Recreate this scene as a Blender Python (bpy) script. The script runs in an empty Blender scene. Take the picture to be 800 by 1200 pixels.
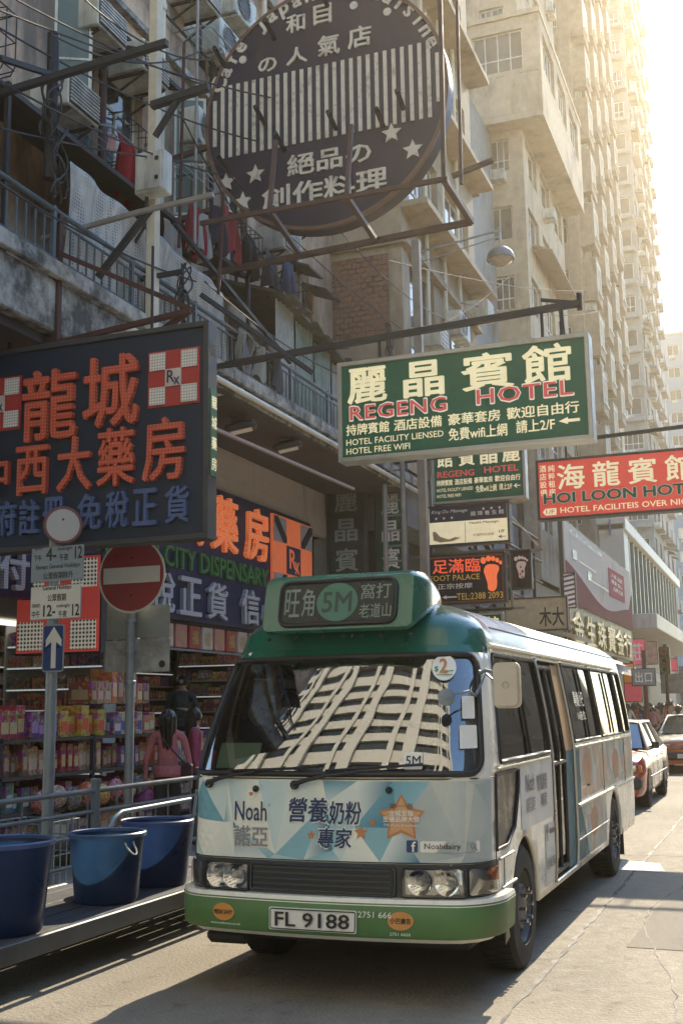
import bpy, bmesh, math, random, time
import numpy as np
from math import sin, cos, pi, radians, sqrt, atan2
from mathutils import Vector, Matrix, geometry
T0 = time.time()
random.seed(7)
R = random.random
def U(a, b): return a + (b - a) * random.random()
SC = bpy.context.scene
COL = SC.collection
# ---------------------------------------------------------------- camera
F_PX, PITCH, YAW, ROLL, CAM_H = 1350.0, .169, .360, -.015, 1.733
_cy, _sy = cos(YAW), sin(YAW)
_R0 = Vector((_cy, _sy, 0)); _F0 = Vector((-_sy, _cy, 0)); _U0 = Vector((0, 0, 1))
FWD = _F0 * cos(PITCH) + _U0 * sin(PITCH); _u = -_F0 * sin(PITCH) + _U0 * cos(PITCH)
RIG = _R0 * cos(ROLL) + _u * sin(ROLL); UPV = -_R0 * sin(ROLL) + _u * cos(ROLL)
CAM = Vector((0, 0, CAM_H))
cd = bpy.data.cameras.new('camera'); co = bpy.data.objects.new('camera', cd); COL.objects.link(co)
cd.sensor_fit = 'VERTICAL'; cd.sensor_height = 36; cd.lens = F_PX / 1200 * 36
cd.clip_start = .05; cd.clip_end = 2000
m = Matrix.Identity(4)
for i in range(3):
    m[i][0] = RIG[i]; m[i][1] = UPV[i]; m[i][2] = -FWD[i]; m[i][3] = CAM[i]
co.matrix_world = m; SC.camera = co
# ---------------------------------------------------------------- world, sun, exposure
SUN_EL, SUN_AZ = radians(34), radians(1.5)      # azimuth from +Y towards +X
w = bpy.data.worlds.new('World'); SC.world = w; w.use_nodes = True
nt = w.node_tree; nt.nodes.clear()
sky = nt.nodes.new('ShaderNodeTexSky'); sky.sky_type = 'NISHITA'; sky.sun_disc = False
sky.sun_elevation = SUN_EL; sky.sun_rotation = SUN_AZ; sky.dust_density = .1; sky.air_density = 1.4; sky.ozone_density = 4.0
bg = nt.nodes.new('ShaderNodeBackground'); bg.inputs[1].default_value = .15
wo = nt.nodes.new('ShaderNodeOutputWorld')
nt.links.new(sky.outputs[0], bg.inputs[0]); nt.links.new(bg.outputs[0], wo.inputs[0])
sl = bpy.data.lights.new('sun', 'SUN'); sl.energy = 3.0; sl.angle = radians(.5); sl.color = (1, .87, .66)
so = bpy.data.objects.new('sun', sl); COL.objects.link(so)
sdir = Vector((sin(SUN_AZ) * cos(SUN_EL), cos(SUN_AZ) * cos(SUN_EL), sin(SUN_EL)))
so.rotation_euler = sdir.to_track_quat('Z', 'Y').to_euler()
SC.view_settings.view_transform = 'Standard'; SC.view_settings.look = 'None'
SC.view_settings.exposure = 1.62; SC.view_settings.gamma = 1
SC.render.engine = 'CYCLES'; SC.cycles.use_denoising = True
SC.cycles.max_bounces = 8; SC.cycles.transparent_max_bounces = 12; SC.cycles.volume_bounces = 1
SC.cycles.sample_clamp_indirect = 6
# ---------------------------------------------------------------- measuring helpers: photograph pixel -> point on a real plane
def ray(u, v): return RIG * ((u - 400) / F_PX) + UPV * ((600 - v) / F_PX) + FWD
def at_x(u, v, x): d = ray(u, v); return CAM + d * (x / d.x)
def at_y(u, v, y): d = ray(u, v); return CAM + d * (y / d.y)
def at_z(u, v, z): d = ray(u, v); return CAM + d * ((z - CAM_H) / d.z)
def at_d(u, v, d): return CAM + ray(u, v) * d
# ---------------------------------------------------------------- materials
def lin(c): return tuple(((x / 255) / 12.92 if x / 255 <= .04045 else ((x / 255 + .055) / 1.055) ** 2.4) for x in c)
MATS = {}
def mat(name, rgb, rough=.6, metal=0., var=.12, dirt=0., dscale=1.2, streak=True, nscale=6., bump=0., emit=0.00, dots=0., dotcol=(1, .8, .6), attr=False, transl=0., coat=0., dirtcol=(.035, .03, .026), spec=.5, clutter=0., patches=0.):
    if name in MATS: return MATS[name]
    m = bpy.data.materials.new(name); m.use_nodes = True; nt = m.node_tree; N = nt.nodes; L = nt.links
    b = N['Principled BSDF']; out = N['Material Output']
    tc = N.new('ShaderNodeTexCoord')
    if attr:
        a = N.new('ShaderNodeAttribute'); a.attribute_name = 'Col'; base = a.outputs['Color']
    else:
        r_ = N.new('ShaderNodeRGB'); r_.outputs[0].default_value = (*rgb, 1); base = r_.outputs[0]
    no = N.new('ShaderNodeTexNoise'); no.inputs['Scale'].default_value = nscale; no.inputs['Detail'].default_value = 6; no.inputs['Roughness'].default_value = .65
    L.new(tc.outputs['Object'], no.inputs['Vector'])
    mr = N.new('ShaderNodeMapRange'); mr.inputs[1].default_value = .3; mr.inputs[2].default_value = .7; mr.inputs[3].default_value = 1 - var; mr.inputs[4].default_value = 1 + var
    L.new(no.outputs[0], mr.inputs[0])
    mx = N.new('ShaderNodeMix'); mx.data_type = 'RGBA'; mx.blend_type = 'MULTIPLY'; mx.inputs[0].default_value = 1
    L.new(base, mx.inputs[6]); L.new(mr.outputs[0], mx.inputs[7]); colr = mx.outputs[2]
    if clutter:      # printed packaging: small blocks of other ink colours
        for sc_, th in ((clutter, .55), (clutter * 2.7, .62)):
            v1 = N.new('ShaderNodeTexVoronoi'); v1.inputs['Scale'].default_value = sc_; v1.distance = 'CHEBYCHEV'; L.new(tc.outputs['Object'], v1.inputs['Vector'])
            sp = N.new('ShaderNodeSeparateColor'); L.new(v1.outputs['Color'], sp.inputs[0])
            g1 = N.new('ShaderNodeMath'); g1.operation = 'GREATER_THAN'; g1.inputs[1].default_value = th; L.new(sp.outputs[0], g1.inputs[0])
            g2 = N.new('ShaderNodeMath'); g2.operation = 'MULTIPLY'; g2.inputs[1].default_value = .6; L.new(g1.outputs[0], g2.inputs[0])
            hs = N.new('ShaderNodeMix'); hs.data_type = 'RGBA'; hs.blend_type = 'MULTIPLY'; hs.inputs[0].default_value = 1; gm = N.new('ShaderNodeGamma'); gm.inputs[1].default_value = 3.2; L.new(v1.outputs['Color'], gm.inputs[0]); L.new(gm.outputs[0], hs.inputs[6]); hs.inputs[7].default_value = (.62, .52, .45, 1)
            mm = N.new('ShaderNodeMix'); mm.data_type = 'RGBA'; L.new(g2.outputs[0], mm.inputs[0]); L.new(colr, mm.inputs[6]); L.new(hs.outputs[2], mm.inputs[7]); colr = mm.outputs[2]
    if patches:      # large blotches, fine aggregate and lengthwise tyre polish
        for sc_, lo, hi, a_, b_, stretch in ((.35, .42, .60, 1.0, .80, (1, 1, 1)), (1.7, .45, .75, 1.0, .72, (1, .12, 1)), (90, .40, .60, .80, 1.14, (1, 1, 1)), (5, .60, .72, 1, .62, (1, 1, 1))):
            mp_ = N.new('ShaderNodeMapping'); mp_.inputs['Scale'].default_value = stretch; L.new(tc.outputs['Object'], mp_.inputs[0])
            q_ = N.new('ShaderNodeTexNoise'); q_.inputs['Scale'].default_value = sc_; q_.inputs['Detail'].default_value = 5; L.new(mp_.outputs[0], q_.inputs['Vector'])
            r2 = N.new('ShaderNodeMapRange'); r2.inputs[1].default_value = lo; r2.inputs[2].default_value = hi; r2.inputs[3].default_value = a_; r2.inputs[4].default_value = b_; L.new(q_.outputs[0], r2.inputs[0])
            mm = N.new('ShaderNodeMix'); mm.data_type = 'RGBA'; mm.blend_type = 'MULTIPLY'; mm.inputs[0].default_value = 1; L.new(colr, mm.inputs[6]); L.new(r2.outputs[0], mm.inputs[7]); colr = mm.outputs[2]
    if dots:
        vo = N.new('ShaderNodeTexVoronoi'); vo.inputs['Scale'].default_value = dots; vo.inputs['Randomness'].default_value = 0
        L.new(tc.outputs['Object'], vo.inputs['Vector'])
        st = N.new('ShaderNodeMapRange'); st.inputs[1].default_value = .30; st.inputs[2].default_value = .42; st.inputs[3].default_value = 1; st.inputs[4].default_value = 0
        L.new(vo.outputs['Distance'], st.inputs[0])
        m2 = N.new('ShaderNodeMix'); m2.data_type = 'RGBA'; L.new(st.outputs[0], m2.inputs[0]); L.new(colr, m2.inputs[6]); m2.inputs[7].default_value = (*dotcol, 1); colr = m2.outputs[2]
    if dirt > 0:
        mp = N.new('ShaderNodeMapping'); mp.inputs['Scale'].default_value = (1, 1, .22 if streak else 1)
        L.new(tc.outputs['Object'], mp.inputs[0])
        n2 = N.new('ShaderNodeTexNoise'); n2.inputs['Scale'].default_value = dscale * 2.2; n2.inputs['Detail'].default_value = 9; n2.inputs['Roughness'].default_value = .7
        L.new(mp.outputs[0], n2.inputs['Vector'])
        n3 = N.new('ShaderNodeTexNoise'); n3.inputs['Scale'].default_value = dscale * .5; n3.inputs['Detail'].default_value = 4
        L.new(tc.outputs['Object'], n3.inputs['Vector'])
        ad = N.new('ShaderNodeMath'); ad.operation = 'ADD'; L.new(n2.outputs[0], ad.inputs[0]); L.new(n3.outputs[0], ad.inputs[1])
        m3 = N.new('ShaderNodeMapRange'); m3.inputs[1].default_value = 1.22 - .42 * dirt; m3.inputs[2].default_value = 1.42 - .3 * dirt; m3.inputs[3].default_value = 0; m3.inputs[4].default_value = min(1, .35 + .6 * dirt)
        L.new(ad.outputs[0], m3.inputs[0])
        m4 = N.new('ShaderNodeMix'); m4.data_type = 'RGBA'; L.new(m3.outputs[0], m4.inputs[0]); L.new(colr, m4.inputs[6]); m4.inputs[7].default_value = (*dirtcol, 1); colr = m4.outputs[2]
    L.new(colr, b.inputs['Base Color'])
    b.inputs['Metallic'].default_value = metal
    rr = N.new('ShaderNodeMapRange'); rr.inputs[1].default_value = .3; rr.inputs[2].default_value = .7; rr.inputs[3].default_value = max(.02, rough - .12 * (rough > .1)); rr.inputs[4].default_value = min(1, rough + .12 * (rough > .1))
    L.new(no.outputs[0], rr.inputs[0]); L.new(rr.outputs[0], b.inputs['Roughness'])
    b.inputs['Specular IOR Level'].default_value = spec
    if coat: b.inputs['Coat Weight'].default_value = coat; b.inputs['Coat Roughness'].default_value = .06
    if bump:
        bp = N.new('ShaderNodeBump'); bp.inputs['Strength'].default_value = min(1, bump); bp.inputs['Distance'].default_value = .02
        nb = N.new('ShaderNodeTexNoise'); nb.inputs['Scale'].default_value = nscale * 4; nb.inputs['Detail'].default_value = 8; L.new(tc.outputs['Object'], nb.inputs['Vector'])
        L.new(nb.outputs[0], bp.inputs['Height']); L.new(bp.outputs[0], b.inputs['Normal'])
    if emit:
        L.new(colr, b.inputs['Emission Color']); b.inputs['Emission Strength'].default_value = emit
    if transl:
        t = N.new('ShaderNodeBsdfTranslucent'); L.new(colr, t.inputs[0]); ms = N.new('ShaderNodeMixShader'); ms.inputs[0].default_value = transl
        L.new(b.outputs[0], ms.inputs[1]); L.new(t.outputs[0], ms.inputs[2]); L.new(ms.outputs[0], out.inputs[0])
    MATS[name] = m; return m
def glass(name, tint, refl=.12, rough=.02, wave=0.):
    if name in MATS: return MATS[name]
    m = bpy.data.materials.new(name); m.use_nodes = True; nt = m.node_tree; N = nt.nodes; L = nt.links
    N.remove(N['Principled BSDF']); out = N['Material Output']
    t = N.new('ShaderNodeBsdfTransparent'); t.inputs[0].default_value = (*tint, 1)
    g = N.new('ShaderNodeBsdfGlossy'); g.inputs['Roughness'].default_value = rough
    if wave:
        tc = N.new('ShaderNodeTexCoord'); nz = N.new('ShaderNodeTexNoise'); nz.inputs['Scale'].default_value = 2.2; nz.inputs['Detail'].default_value = 1; L.new(tc.outputs['Object'], nz.inputs['Vector'])
        bp = N.new('ShaderNodeBump'); bp.inputs['Strength'].default_value = 1; bp.inputs['Distance'].default_value = wave; L.new(nz.outputs[0], bp.inputs['Height']); L.new(bp.outputs[0], g.inputs['Normal'])
    lw = N.new('ShaderNodeLayerWeight'); lw.inputs[0].default_value = .35
    mr = N.new('ShaderNodeMapRange'); mr.inputs[3].default_value = refl; mr.inputs[4].default_value = 1
    L.new(lw.outputs['Fresnel'], mr.inputs[0])
    ms = N.new('ShaderNodeMixShader'); L.new(mr.outputs[0], ms.inputs[0]); L.new(t.outputs[0], ms.inputs[1]); L.new(g.outputs[0], ms.inputs[2]); L.new(ms.outputs[0], out.inputs[0])
    MATS[name] = m; return m
# ---------------------------------------------------------------- mesh building
class MB:
    def __init__(s): s.v = []; s.f = []; s.mi = []; s.c = []; s.m = 0; s.col = (1, 1, 1)
    def add(s, vs, fs):
        n = len(s.v); s.v += [tuple(p) for p in vs]
        for f in fs: s.f.append(tuple(i + n for i in f)); s.mi.append(s.m); s.c.append(s.col)
        return s
    def box(s, x0, x1, y0, y1, z0, z1, ch=0., M=None):
        if x0 > x1: x0, x1 = x1, x0
        if y0 > y1: y0, y1 = y1, y0
        if z0 > z1: z0, z1 = z1, z0
        c = min(ch, (x1 - x0) * .45, (y1 - y0) * .45, (z1 - z0) * .45)
        if c <= 0:
            vs = [(x, y, z) for x in (x0, x1) for y in (y0, y1) for z in (z0, z1)]
            fs = [(0, 1, 3, 2), (4, 6, 7, 5), (0, 4, 5, 1), (2, 3, 7, 6), (0, 2, 6, 4), (1, 5, 7, 3)]
        else:
            vs = []; idx = {}
            X = (x0, x1); Y = (y0, y1); Z = (z0, z1)
            for i in (0, 1):
                for j in (0, 1):
                    for k in (0, 1):
                        sx, sy, sz = (1 - 2 * i) * c, (1 - 2 * j) * c, (1 - 2 * k) * c
                        for a, p in enumerate(((X[i], Y[j] + sy, Z[k] + sz), (X[i] + sx, Y[j], Z[k] + sz), (X[i] + sx, Y[j] + sy, Z[k]))):
                            idx[i, j, k, a] = len(vs); vs.append(p)
            g = lambda *a: idx[a]; fs = []
            for i in (0, 1):
                q = (g(i, 0, 0, 0), g(i, 0, 1, 0), g(i, 1, 1, 0), g(i, 1, 0, 0)); fs.append(q if i == 0 else q[::-1])
                q = (g(0, i, 0, 1), g(1, i, 0, 1), g(1, i, 1, 1), g(0, i, 1, 1)); fs.append(q if i == 0 else q[::-1])
                q = (g(0, 0, i, 2), g(0, 1, i, 2), g(1, 1, i, 2), g(1, 0, i, 2)); fs.append(q if i == 0 else q[::-1])
                for j in (0, 1):
                    q = (g(i, j, 0, 0), g(i, j, 0, 1), g(i, j, 1, 1), g(i, j, 1, 0)); fs.append(q if i == j else q[::-1])
                    q = (g(i, 0, j, 0), g(i, 1, j, 0), g(i, 1, j, 2), g(i, 0, j, 2)); fs.append(q if i == j else q[::-1])
                    q = (g(0, i, j, 1), g(0, i, j, 2), g(1, i, j, 2), g(1, i, j, 1)); fs.append(q if i == j else q[::-1])
                    for k in (0, 1):
                        q = (g(i, j, k, 0), g(i, j, k, 1), g(i, j, k, 2)); fs.append(q if (i + j + k) % 2 == 0 else q[::-1])
        if M is not None: vs = [M @ Vector(p) for p in vs]
        return s.add(vs, fs)
    def bar(s, p, q, w, h=None, ch=0., up=(0, 0, 1)):
        p = Vector(p); q = Vector(q); d = q - p; L = d.length
        if L < 1e-6: return s
        y = d.normalized(); up = Vector(up)
        if abs(y.dot(up)) > .98: up = Vector((1, 0, 0))
        x = y.cross(up).normalized(); z = x.cross(y)
        M = Matrix(((x.x, y.x, z.x, p.x), (x.y, y.y, z.y, p.y), (x.z, y.z, z.z, p.z), (0, 0, 0, 1)))
        h = h or w
        return s.box(-w / 2, w / 2, 0, L, -h / 2, h / 2, ch, M)
    def tube(s, pts, r, n=8, cap=True):
        pts = [Vector(p) for p in pts]; rs = r if isinstance(r, (list, tuple)) else [r] * len(pts)
        vs = []; up = None
        for i, p in enumerate(pts):
            d = (pts[min(i + 1, len(pts) - 1)] - pts[max(i - 1, 0)])
            d = d.normalized() if d.length > 1e-9 else Vector((0, 0, 1))
            if up is None: up = d.orthogonal().normalized()
            else:
                up = (up - d * up.dot(d)); up = up.normalized() if up.length > 1e-6 else d.orthogonal().normalized()
            b = d.cross(up)
            for k in range(n):
                a = 2 * pi * k / n; vs.append(p + (up * cos(a) + b * sin(a)) * rs[i])
        fs = []
        for i in range(len(pts) - 1):
            for k in range(n):
                k2 = (k + 1) % n; fs.append((i * n + k, i * n + k2, (i + 1) * n + k2, (i + 1) * n + k))
        if cap: fs.append(tuple(range(n))[::-1]); fs.append(tuple((len(pts) - 1) * n + k for k in range(n)))
        return s.add(vs, fs)
    def lathe(s, prof, o=(0, 0, 0), axis=(0, 0, 1), n=24, a0=0., a1=2 * pi):
        ax = Vector(axis).normalized(); u = ax.orthogonal().normalized()
        if abs(ax.z) > .99: u = Vector((1, 0, 0))
        w = ax.cross(u); o = Vector(o); full = abs(a1 - a0 - 2 * pi) < 1e-6; m_ = n if full else n + 1
        vs = []
        for r, h in prof:
            for k in range(m_):
                a = a0 + (a1 - a0) * k / n; vs.append(o + ax * h + (u * cos(a) + w * sin(a)) * r)
        fs = []
        for i in range(len(prof) - 1):
            for k in range(n):
                k2 = (k + 1) % m_; fs.append((i * m_ + k, i * m_ + k2, (i + 1) * m_ + k2, (i + 1) * m_ + k))
        return s.add(vs, fs)
    def prism(s, poly, fn, d0, d1):
        """poly: 2-D outline; fn(x, y, d) -> 3-D point; extruded from depth d0 to d1"""
        n = len(poly); vs = [fn(x, y, d0) for x, y in poly] + [fn(x, y, d1) for x, y in poly]
        fs = [tuple(range(n)), tuple(range(n, 2 * n))[::-1]] + [(i, n + i, n + (i + 1) % n, (i + 1) % n) for i in range(n)]
        return s.add(vs, fs)
    def sheet(s, fn, nu, nv):
        vs = [fn(i / nu, j / nv) for j in range(nv + 1) for i in range(nu + 1)]
        fs = [(j * (nu + 1) + i, j * (nu + 1) + i + 1, (j + 1) * (nu + 1) + i + 1, (j + 1) * (nu + 1) + i) for j in range(nv) for i in range(nu)]
        return s.add(vs, fs)
    def build(s, name, mats, parent=None, smooth=None, local=False, base=None, fixn=False):
        me = bpy.data.meshes.new(name); ob = bpy.data.objects.new(name, me); COL.objects.link(ob)
        off = Vector((0, 0, 0))
        if parent is not None:
            ob.parent = parent
            if not local: off = wloc(parent)
        elif not local:
            if base is None:
                a = np.array(s.v); base = ((a[:, 0].min() + a[:, 0].max()) / 2, (a[:, 1].min() + a[:, 1].max()) / 2, a[:, 2].min())
            off = Vector(base); ob.location = off
        vs = (np.array([tuple(p) for p in s.v], dtype=float) - np.array(off)).tolist()
        me.from_pydata(vs, [], s.f)
        ms = mats if isinstance(mats, (list, tuple)) else [mats]
        for m_ in ms: me.materials.append(m_)
        if len(ms) > 1: me.polygons.foreach_set('material_index', s.mi)
        if any(m_ and m_.get('attr') for m_ in ms):
            ca = me.color_attributes.new('Col', 'BYTE_COLOR', 'CORNER'); buf = []
            for f, c in zip(s.f, s.c):
                if isinstance(c[0], (tuple, list)): 
                    for q in c: buf += [*q, 1]
                else: buf += [*c, 1] * len(f)
            ca.data.foreach_set('color', buf)
        if fixn:
            bm = bmesh.new(); bm.from_mesh(me); bmesh.ops.recalc_face_normals(bm, faces=bm.faces); bm.to_mesh(me); bm.free()
        if smooth is not None:
            me.shade_smooth(); me.set_sharp_from_angle(angle=radians(smooth))
        me.update(); return ob
def wloc(o):
    v = Vector(o.location)
    while o.parent: o = o.parent; v += Vector(o.location)
    return v
def tag(o, label=None, cat=None, group=None, kind=None):
    if label: o['label'] = label
    if cat: o['category'] = cat
    if group: o['group'] = group
    if kind: o['kind'] = kind
    return o
def thing(name, label, cat, loc=(0, 0, 0), group=None, rz=0.):
    o = bpy.data.objects.new(name, None); COL.objects.link(o); o.empty_display_size = .2
    o.location = loc; o.rotation_euler = (0, 0, rz); return tag(o, label, cat, group)
def copy_tree(o, parent=None):
    c = o.copy(); COL.objects.link(c); c.parent = parent
    for ch in o.children: copy_tree(ch, c)
    return c
def part_at(name, me, parent, loc, rot=None, mworld=True):
    ob = bpy.data.objects.new(name, me); COL.objects.link(ob); ob.parent = parent
    ob.location = Vector(loc) - (wloc(parent) if mworld else Vector((0, 0, 0)))
    if rot is not None: ob.rotation_euler = rot
    return ob
# ---------------------------------------------------------------- lettering
_TC = {}
def glyphs(body, offset=0., extrude=0., shear=0., spacing=1., res=2, line=1.):
    cjk = any(ord(c) > 0x2E00 for c in body); bold = (min(offset, .03) * .62 if cjk else offset * .5)
    offset = 0
    k = (body, offset, bold, extrude, shear, spacing, res, line)
    if k in _TC: return _TC[k]
    cu = bpy.data.curves.new('t', 'FONT'); cu.body = body; cu.offset = offset; cu.extrude = extrude; cu.shear = shear
    cu.space_character = spacing; cu.resolution_u = res; cu.space_line = line; cu.align_x = 'CENTER' if '\n' in body else 'LEFT'
    ob = bpy.data.objects.new('t', cu); me = bpy.data.meshes.new_from_object(ob)
    v = np.zeros(len(me.vertices) * 3); me.vertices.foreach_get('co', v); v = v.reshape(-1, 3)
    f = [tuple(p.vertices) for p in me.polygons]
    bpy.data.objects.remove(ob); bpy.data.curves.remove(cu); bpy.data.meshes.remove(me)
    if bold and len(v):      # heavier strokes: shifted copies, each a hair further out
        vs_, fs_ = [v], list(f); n0 = len(v)
        for i, (dx, dy) in enumerate(((1, 0), (-1, 0), (0, .8), (0, -.8), (.7, .55), (-.7, -.55), (.7, -.55), (-.7, .55))):
            q = v.copy(); q[:, 0] += dx * bold; q[:, 1] += dy * bold; q[:, 2] += (.004 * (i + 1)) if extrude else .0004 * (i + 1)
            vs_.append(q); fs_ += [tuple(j + n0 * (i + 1) for j in g) for g in f]
        v = np.concatenate(vs_); f = fs_
    _TC[k] = (v, f); return v, f
def lettering(body, rect, fn, material, parent, offset=.012, depth=0., shear=0., spacing=1., name='lettering', lift=.004, fit=True, line=1.):
    """rect = x0,y0,x1,y1 in the sign's own plane; fn(x, y, d) -> point, d = distance out of the face"""
    v, f = glyphs(body, offset, .5 if depth else 0, shear, spacing, 2, line)
    if not len(v): return None
    a = v.min(0); b = v.max(0); x0, y0, x1, y1 = rect
    sx = (x1 - x0) / max(1e-6, b[0] - a[0]); sy = (y1 - y0) / max(1e-6, b[1] - a[1])
    if not fit: sx = sy = min(sx, sy)
    mb = MB(); pts = []
    for p in v:
        d = lift + (depth * (p[2] + .5) if depth else p[2] * .3)
        pts.append(fn(x0 + (p[0] - a[0]) * sx, y0 + (p[1] - a[1]) * sy, d))
    mb.add(pts, f); o = mb.build(name, material, parent); return o
def plane_fn(O, Ux, N=None, Z=(0, 0, 1)):
    O = Vector(O); Ux = Vector(Ux).normalized(); Z = Vector(Z); N = Vector(N) if N else Ux.cross(Z)
    return lambda x, y, d=0.: O + Ux * x + Z * y + N * d
def poly_obj(poly, fn, lift, material, parent, name, depth=.002):
    mb = MB(); mb.prism(poly, fn, lift - depth, lift); return mb.build(name, material, parent, fixn=True)
ORD = ['first', 'second', 'third', 'fourth', 'fifth', 'sixth', 'seventh', 'eighth', 'ninth', 'tenth', 'eleventh', 'twelfth', 'thirteenth', 'fourteenth', 'fifteenth', 'sixteenth', 'seventeenth', 'eighteenth', 'nineteenth', 'twentieth'] + ['twenty-' + q for q in 'first second third fourth fifth sixth seventh eighth ninth'.split()] + ['thirtieth'] + ['thirty-' + q for q in 'first second third fourth fifth sixth seventh eighth ninth'.split()]
# common materials
def A(name, **k):
    m_ = mat(name, (1, 1, 1), attr=True, **k); m_['attr'] = 1; return m_
PRINT = A('printed_colours', rough=.45, var=.05, spec=.25)
GOODS = A('packaging_colours', rough=.4, var=.2, nscale=30, clutter=22)
steel = mat('galvanised_steel', (.24, .29, .32), .5, .4, .2, .35)
darkst = mat('dark_rusty_steel', (.026, .032, .042), .65, .3, .3, .4, dirtcol=(.09, .04, .02))
redox = mat('red_oxide_steel', (.075, .032, .028), .75, .1, .3, .5)
rubber = mat('black_rubber', (.02, .02, .021), .75, 0, .2, .3, dirtcol=(.08, .07, .06), streak=False)
blackp = mat('black_plastic', (.022, .023, .025), .4, 0, .1)
chrome = mat('chrome', (.75, .75, .75), .12, 1, .05)
winglass = mat('window_glass', (.05, .065, .07), .08, .0, .2, nscale=2)
winframe = mat('window_frame_paint', (.6, .6, .54), .5, 0, .15, .5)
curtain = mat('pale_curtain', (.55, .50, .40), .8, 0, .3, 0)
cable_m = mat('cable_sheath', (.03, .03, .032), .7)
white_l = mat('white_lettering', (.80, .78, .70), .5, 0, .08)
cream_l = mat('cream_lettering', (.80, .72, .46), .45, 0, .08, emit=0.16)  # faint emission stands in for sun passing through the hanging signs from behind
white_lit = mat('sun_glow_white_lettering', (.80, .78, .70), .45, 0, .08, emit=0.12)  # glow added to imitate sun behind the board, not a lamp inside
# ================================================================ GROUND
road_m = mat('worn_concrete_road', (.31, .268, .203), .85, 0, .15, .22, dscale=.5, streak=False, nscale=9, bump=.6, patches=1, dirtcol=(.11, .10, .09))
pave_m = mat('pavement_slabs', (.20, .19, .18), .8, 0, .2, .4, 1, False)
mb = MB(); mb.sheet(lambda a, b: (-400 + 800 * a, -400 + 900 * b, 0), 16, 18)
tag(mb.build('road', road_m, base=(0, 0, 0)), kind='structure')
mb = MB(); mb.box(-14.5, -6.2, -12, 170, .004, .12)
pv = tag(mb.build('pavement', pave_m, base=(0, 0, 0)), kind='structure')
me0 = None
for i in range(36):                                  # kerb stones
    mb = MB(); mb.box(-6.19, -5.98, 0, .97, .004, .135, .015)
    if me0 is None: o = mb.build('kerb_stone', mat('kerb_granite', (.28, .27, .25), .8, 0, .2, .4, streak=False), pv, local=True); me0 = o.data
    else: o = bpy.data.objects.new('kerb_stone', me0); COL.objects.link(o); o.parent = pv
    o.location = (0, 1 + i, 0)
mb = MB(); mb.box(-6.19, -5.98, 37, 170, .004, .135); mb.build('kerb', mat('kerb_granite', (.28, .27, .25)), pv)
# joints, cracks and worn paint
seal = mat('joint_sealant', (.04, .038, .036), .7)
def strip(pts, w, z, name, m_, jit=.0):
    mb = MB(); vs = []; n = len(pts)
    for i, p in enumerate(pts):
        q = pts[min(i + 1, n - 1)]; o_ = pts[max(i - 1, 0)]
        d = Vector((q[0] - o_[0], q[1] - o_[1], 0)).normalized(); s_ = Vector((d.y, -d.x, 0)) * (w / 2 * (1 + U(-jit, jit)))
        vs += [Vector((p[0], p[1], z)) + s_, Vector((p[0], p[1], z)) - s_]
    mb.add(vs, [(2 * i, 2 * i + 1, 2 * i + 3, 2 * i + 2) for i in range(n - 1)])
    return tag(mb.build(name, m_, base=(0, 0, 0)), kind='structure')
strip([(-1.60 + U(-.012, .012), 3 + i * .12) for i in range(400)], .03, .004, 'road_joint', seal, .7)
for yy in (14.2, 20.3, 26.4, 33, 40): strip([(-5.9 + i * .3, yy + U(-.012, .012)) for i in range(60)], .028, .0045, 'road_joint', seal, .6)
strip([(-.95 + U(-.02, .02) + .25 * sin(i * .13), 5 + i * .15) for i in range(60)], .008, .0042, 'road_crack', seal, .9)
paint = mat('worn_road_paint', (.62, .60, .54), .7, 0, .2, .55, 5, False, dirtcol=(.2, .19, .17))
mb = MB(); mb.add([at_z(u, v, .006) for u, v in ((728, 1008), (772, 1012), (779, 1022), (724, 1019))], [(0, 1, 2, 3)])
tag(mb.build('road_marking', paint), kind='structure')
strip([(.55, 3 + i) for i in range(40)], .10, .006, 'lane_line', paint, .1)
# manhole cover in the lane
mb = MB(); mb.lathe([(.001, .008), (.28, .008), (.30, .004)], (-.35, 8.1, 0)); tag(mb.build('manhole_cover', darkst, smooth=30), 'round iron manhole cover set in the sunlit lane beside the minibus', 'manhole cover')
# ================================================================ BUILDINGS
WIN = {}
def window_meshes(w, h, style):
    k = (round(w, 2), round(h, 2), style)
    if k in WIN: return WIN[k]
    f = MB(); t = .05; y0, y1 = .02, .09
    f.box(0, w, y0, y1, 0, t); f.box(0, w, y0, y1, h - t, h); f.box(0, t, y0, y1, t, h - t); f.box(w - t, w, y0, y1, t, h - t)
    p = MB(); g = [(t, w - t, t, h - t)]
    if style == 'double':
        f.box(w / 2 - .025, w / 2 + .025, y0 + .004, y1 - .004, t, h - t)
    elif style == 'grid':
        for i in range(1, 4): f.box(w * i / 4 - .018, w * i / 4 + .018, y0 + .004, y1 - .004, t, h - t)
        f.box(t, w - t, y0 + .008, y1 - .008, h * .35 - .02, h * .35 + .02)
    elif style == 'trans':
        f.box(w / 2 - .02, w / 2 + .02, y0 + .004, y1 - .004, t, h * .68); f.box(t, w - t, y0 + .008, y1 - .008, h * .68 - .02, h * .68 + .02)
    f.box(-.04, w + .04, -.06, .02, -.06, 0)
    p.box(t, w - t, .05, .06, t, h - t)
    a = f.build('window', winframe, local=True); b = p.build('pane', winglass, local=True)
    p2 = MB(); p2.m = 0; p2.box(t, w - t, .05, .06, t, h - t); p2.m = 1; e_ = w * (.3 + .4 * ((w * 7.3 + h * 3.1) % 1)); p2.box(t + .01, e_, .044, .049, t + .01, h - t - .01); b2_ = p2.build('pane', [winglass, curtain], local=True)
    WIN[k] = (a.data, [b.data, b.data, b2_.data]); bpy.data.objects.remove(b2_); bpy.data.objects.remove(a); bpy.data.objects.remove(b)
    return WIN[k]
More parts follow.
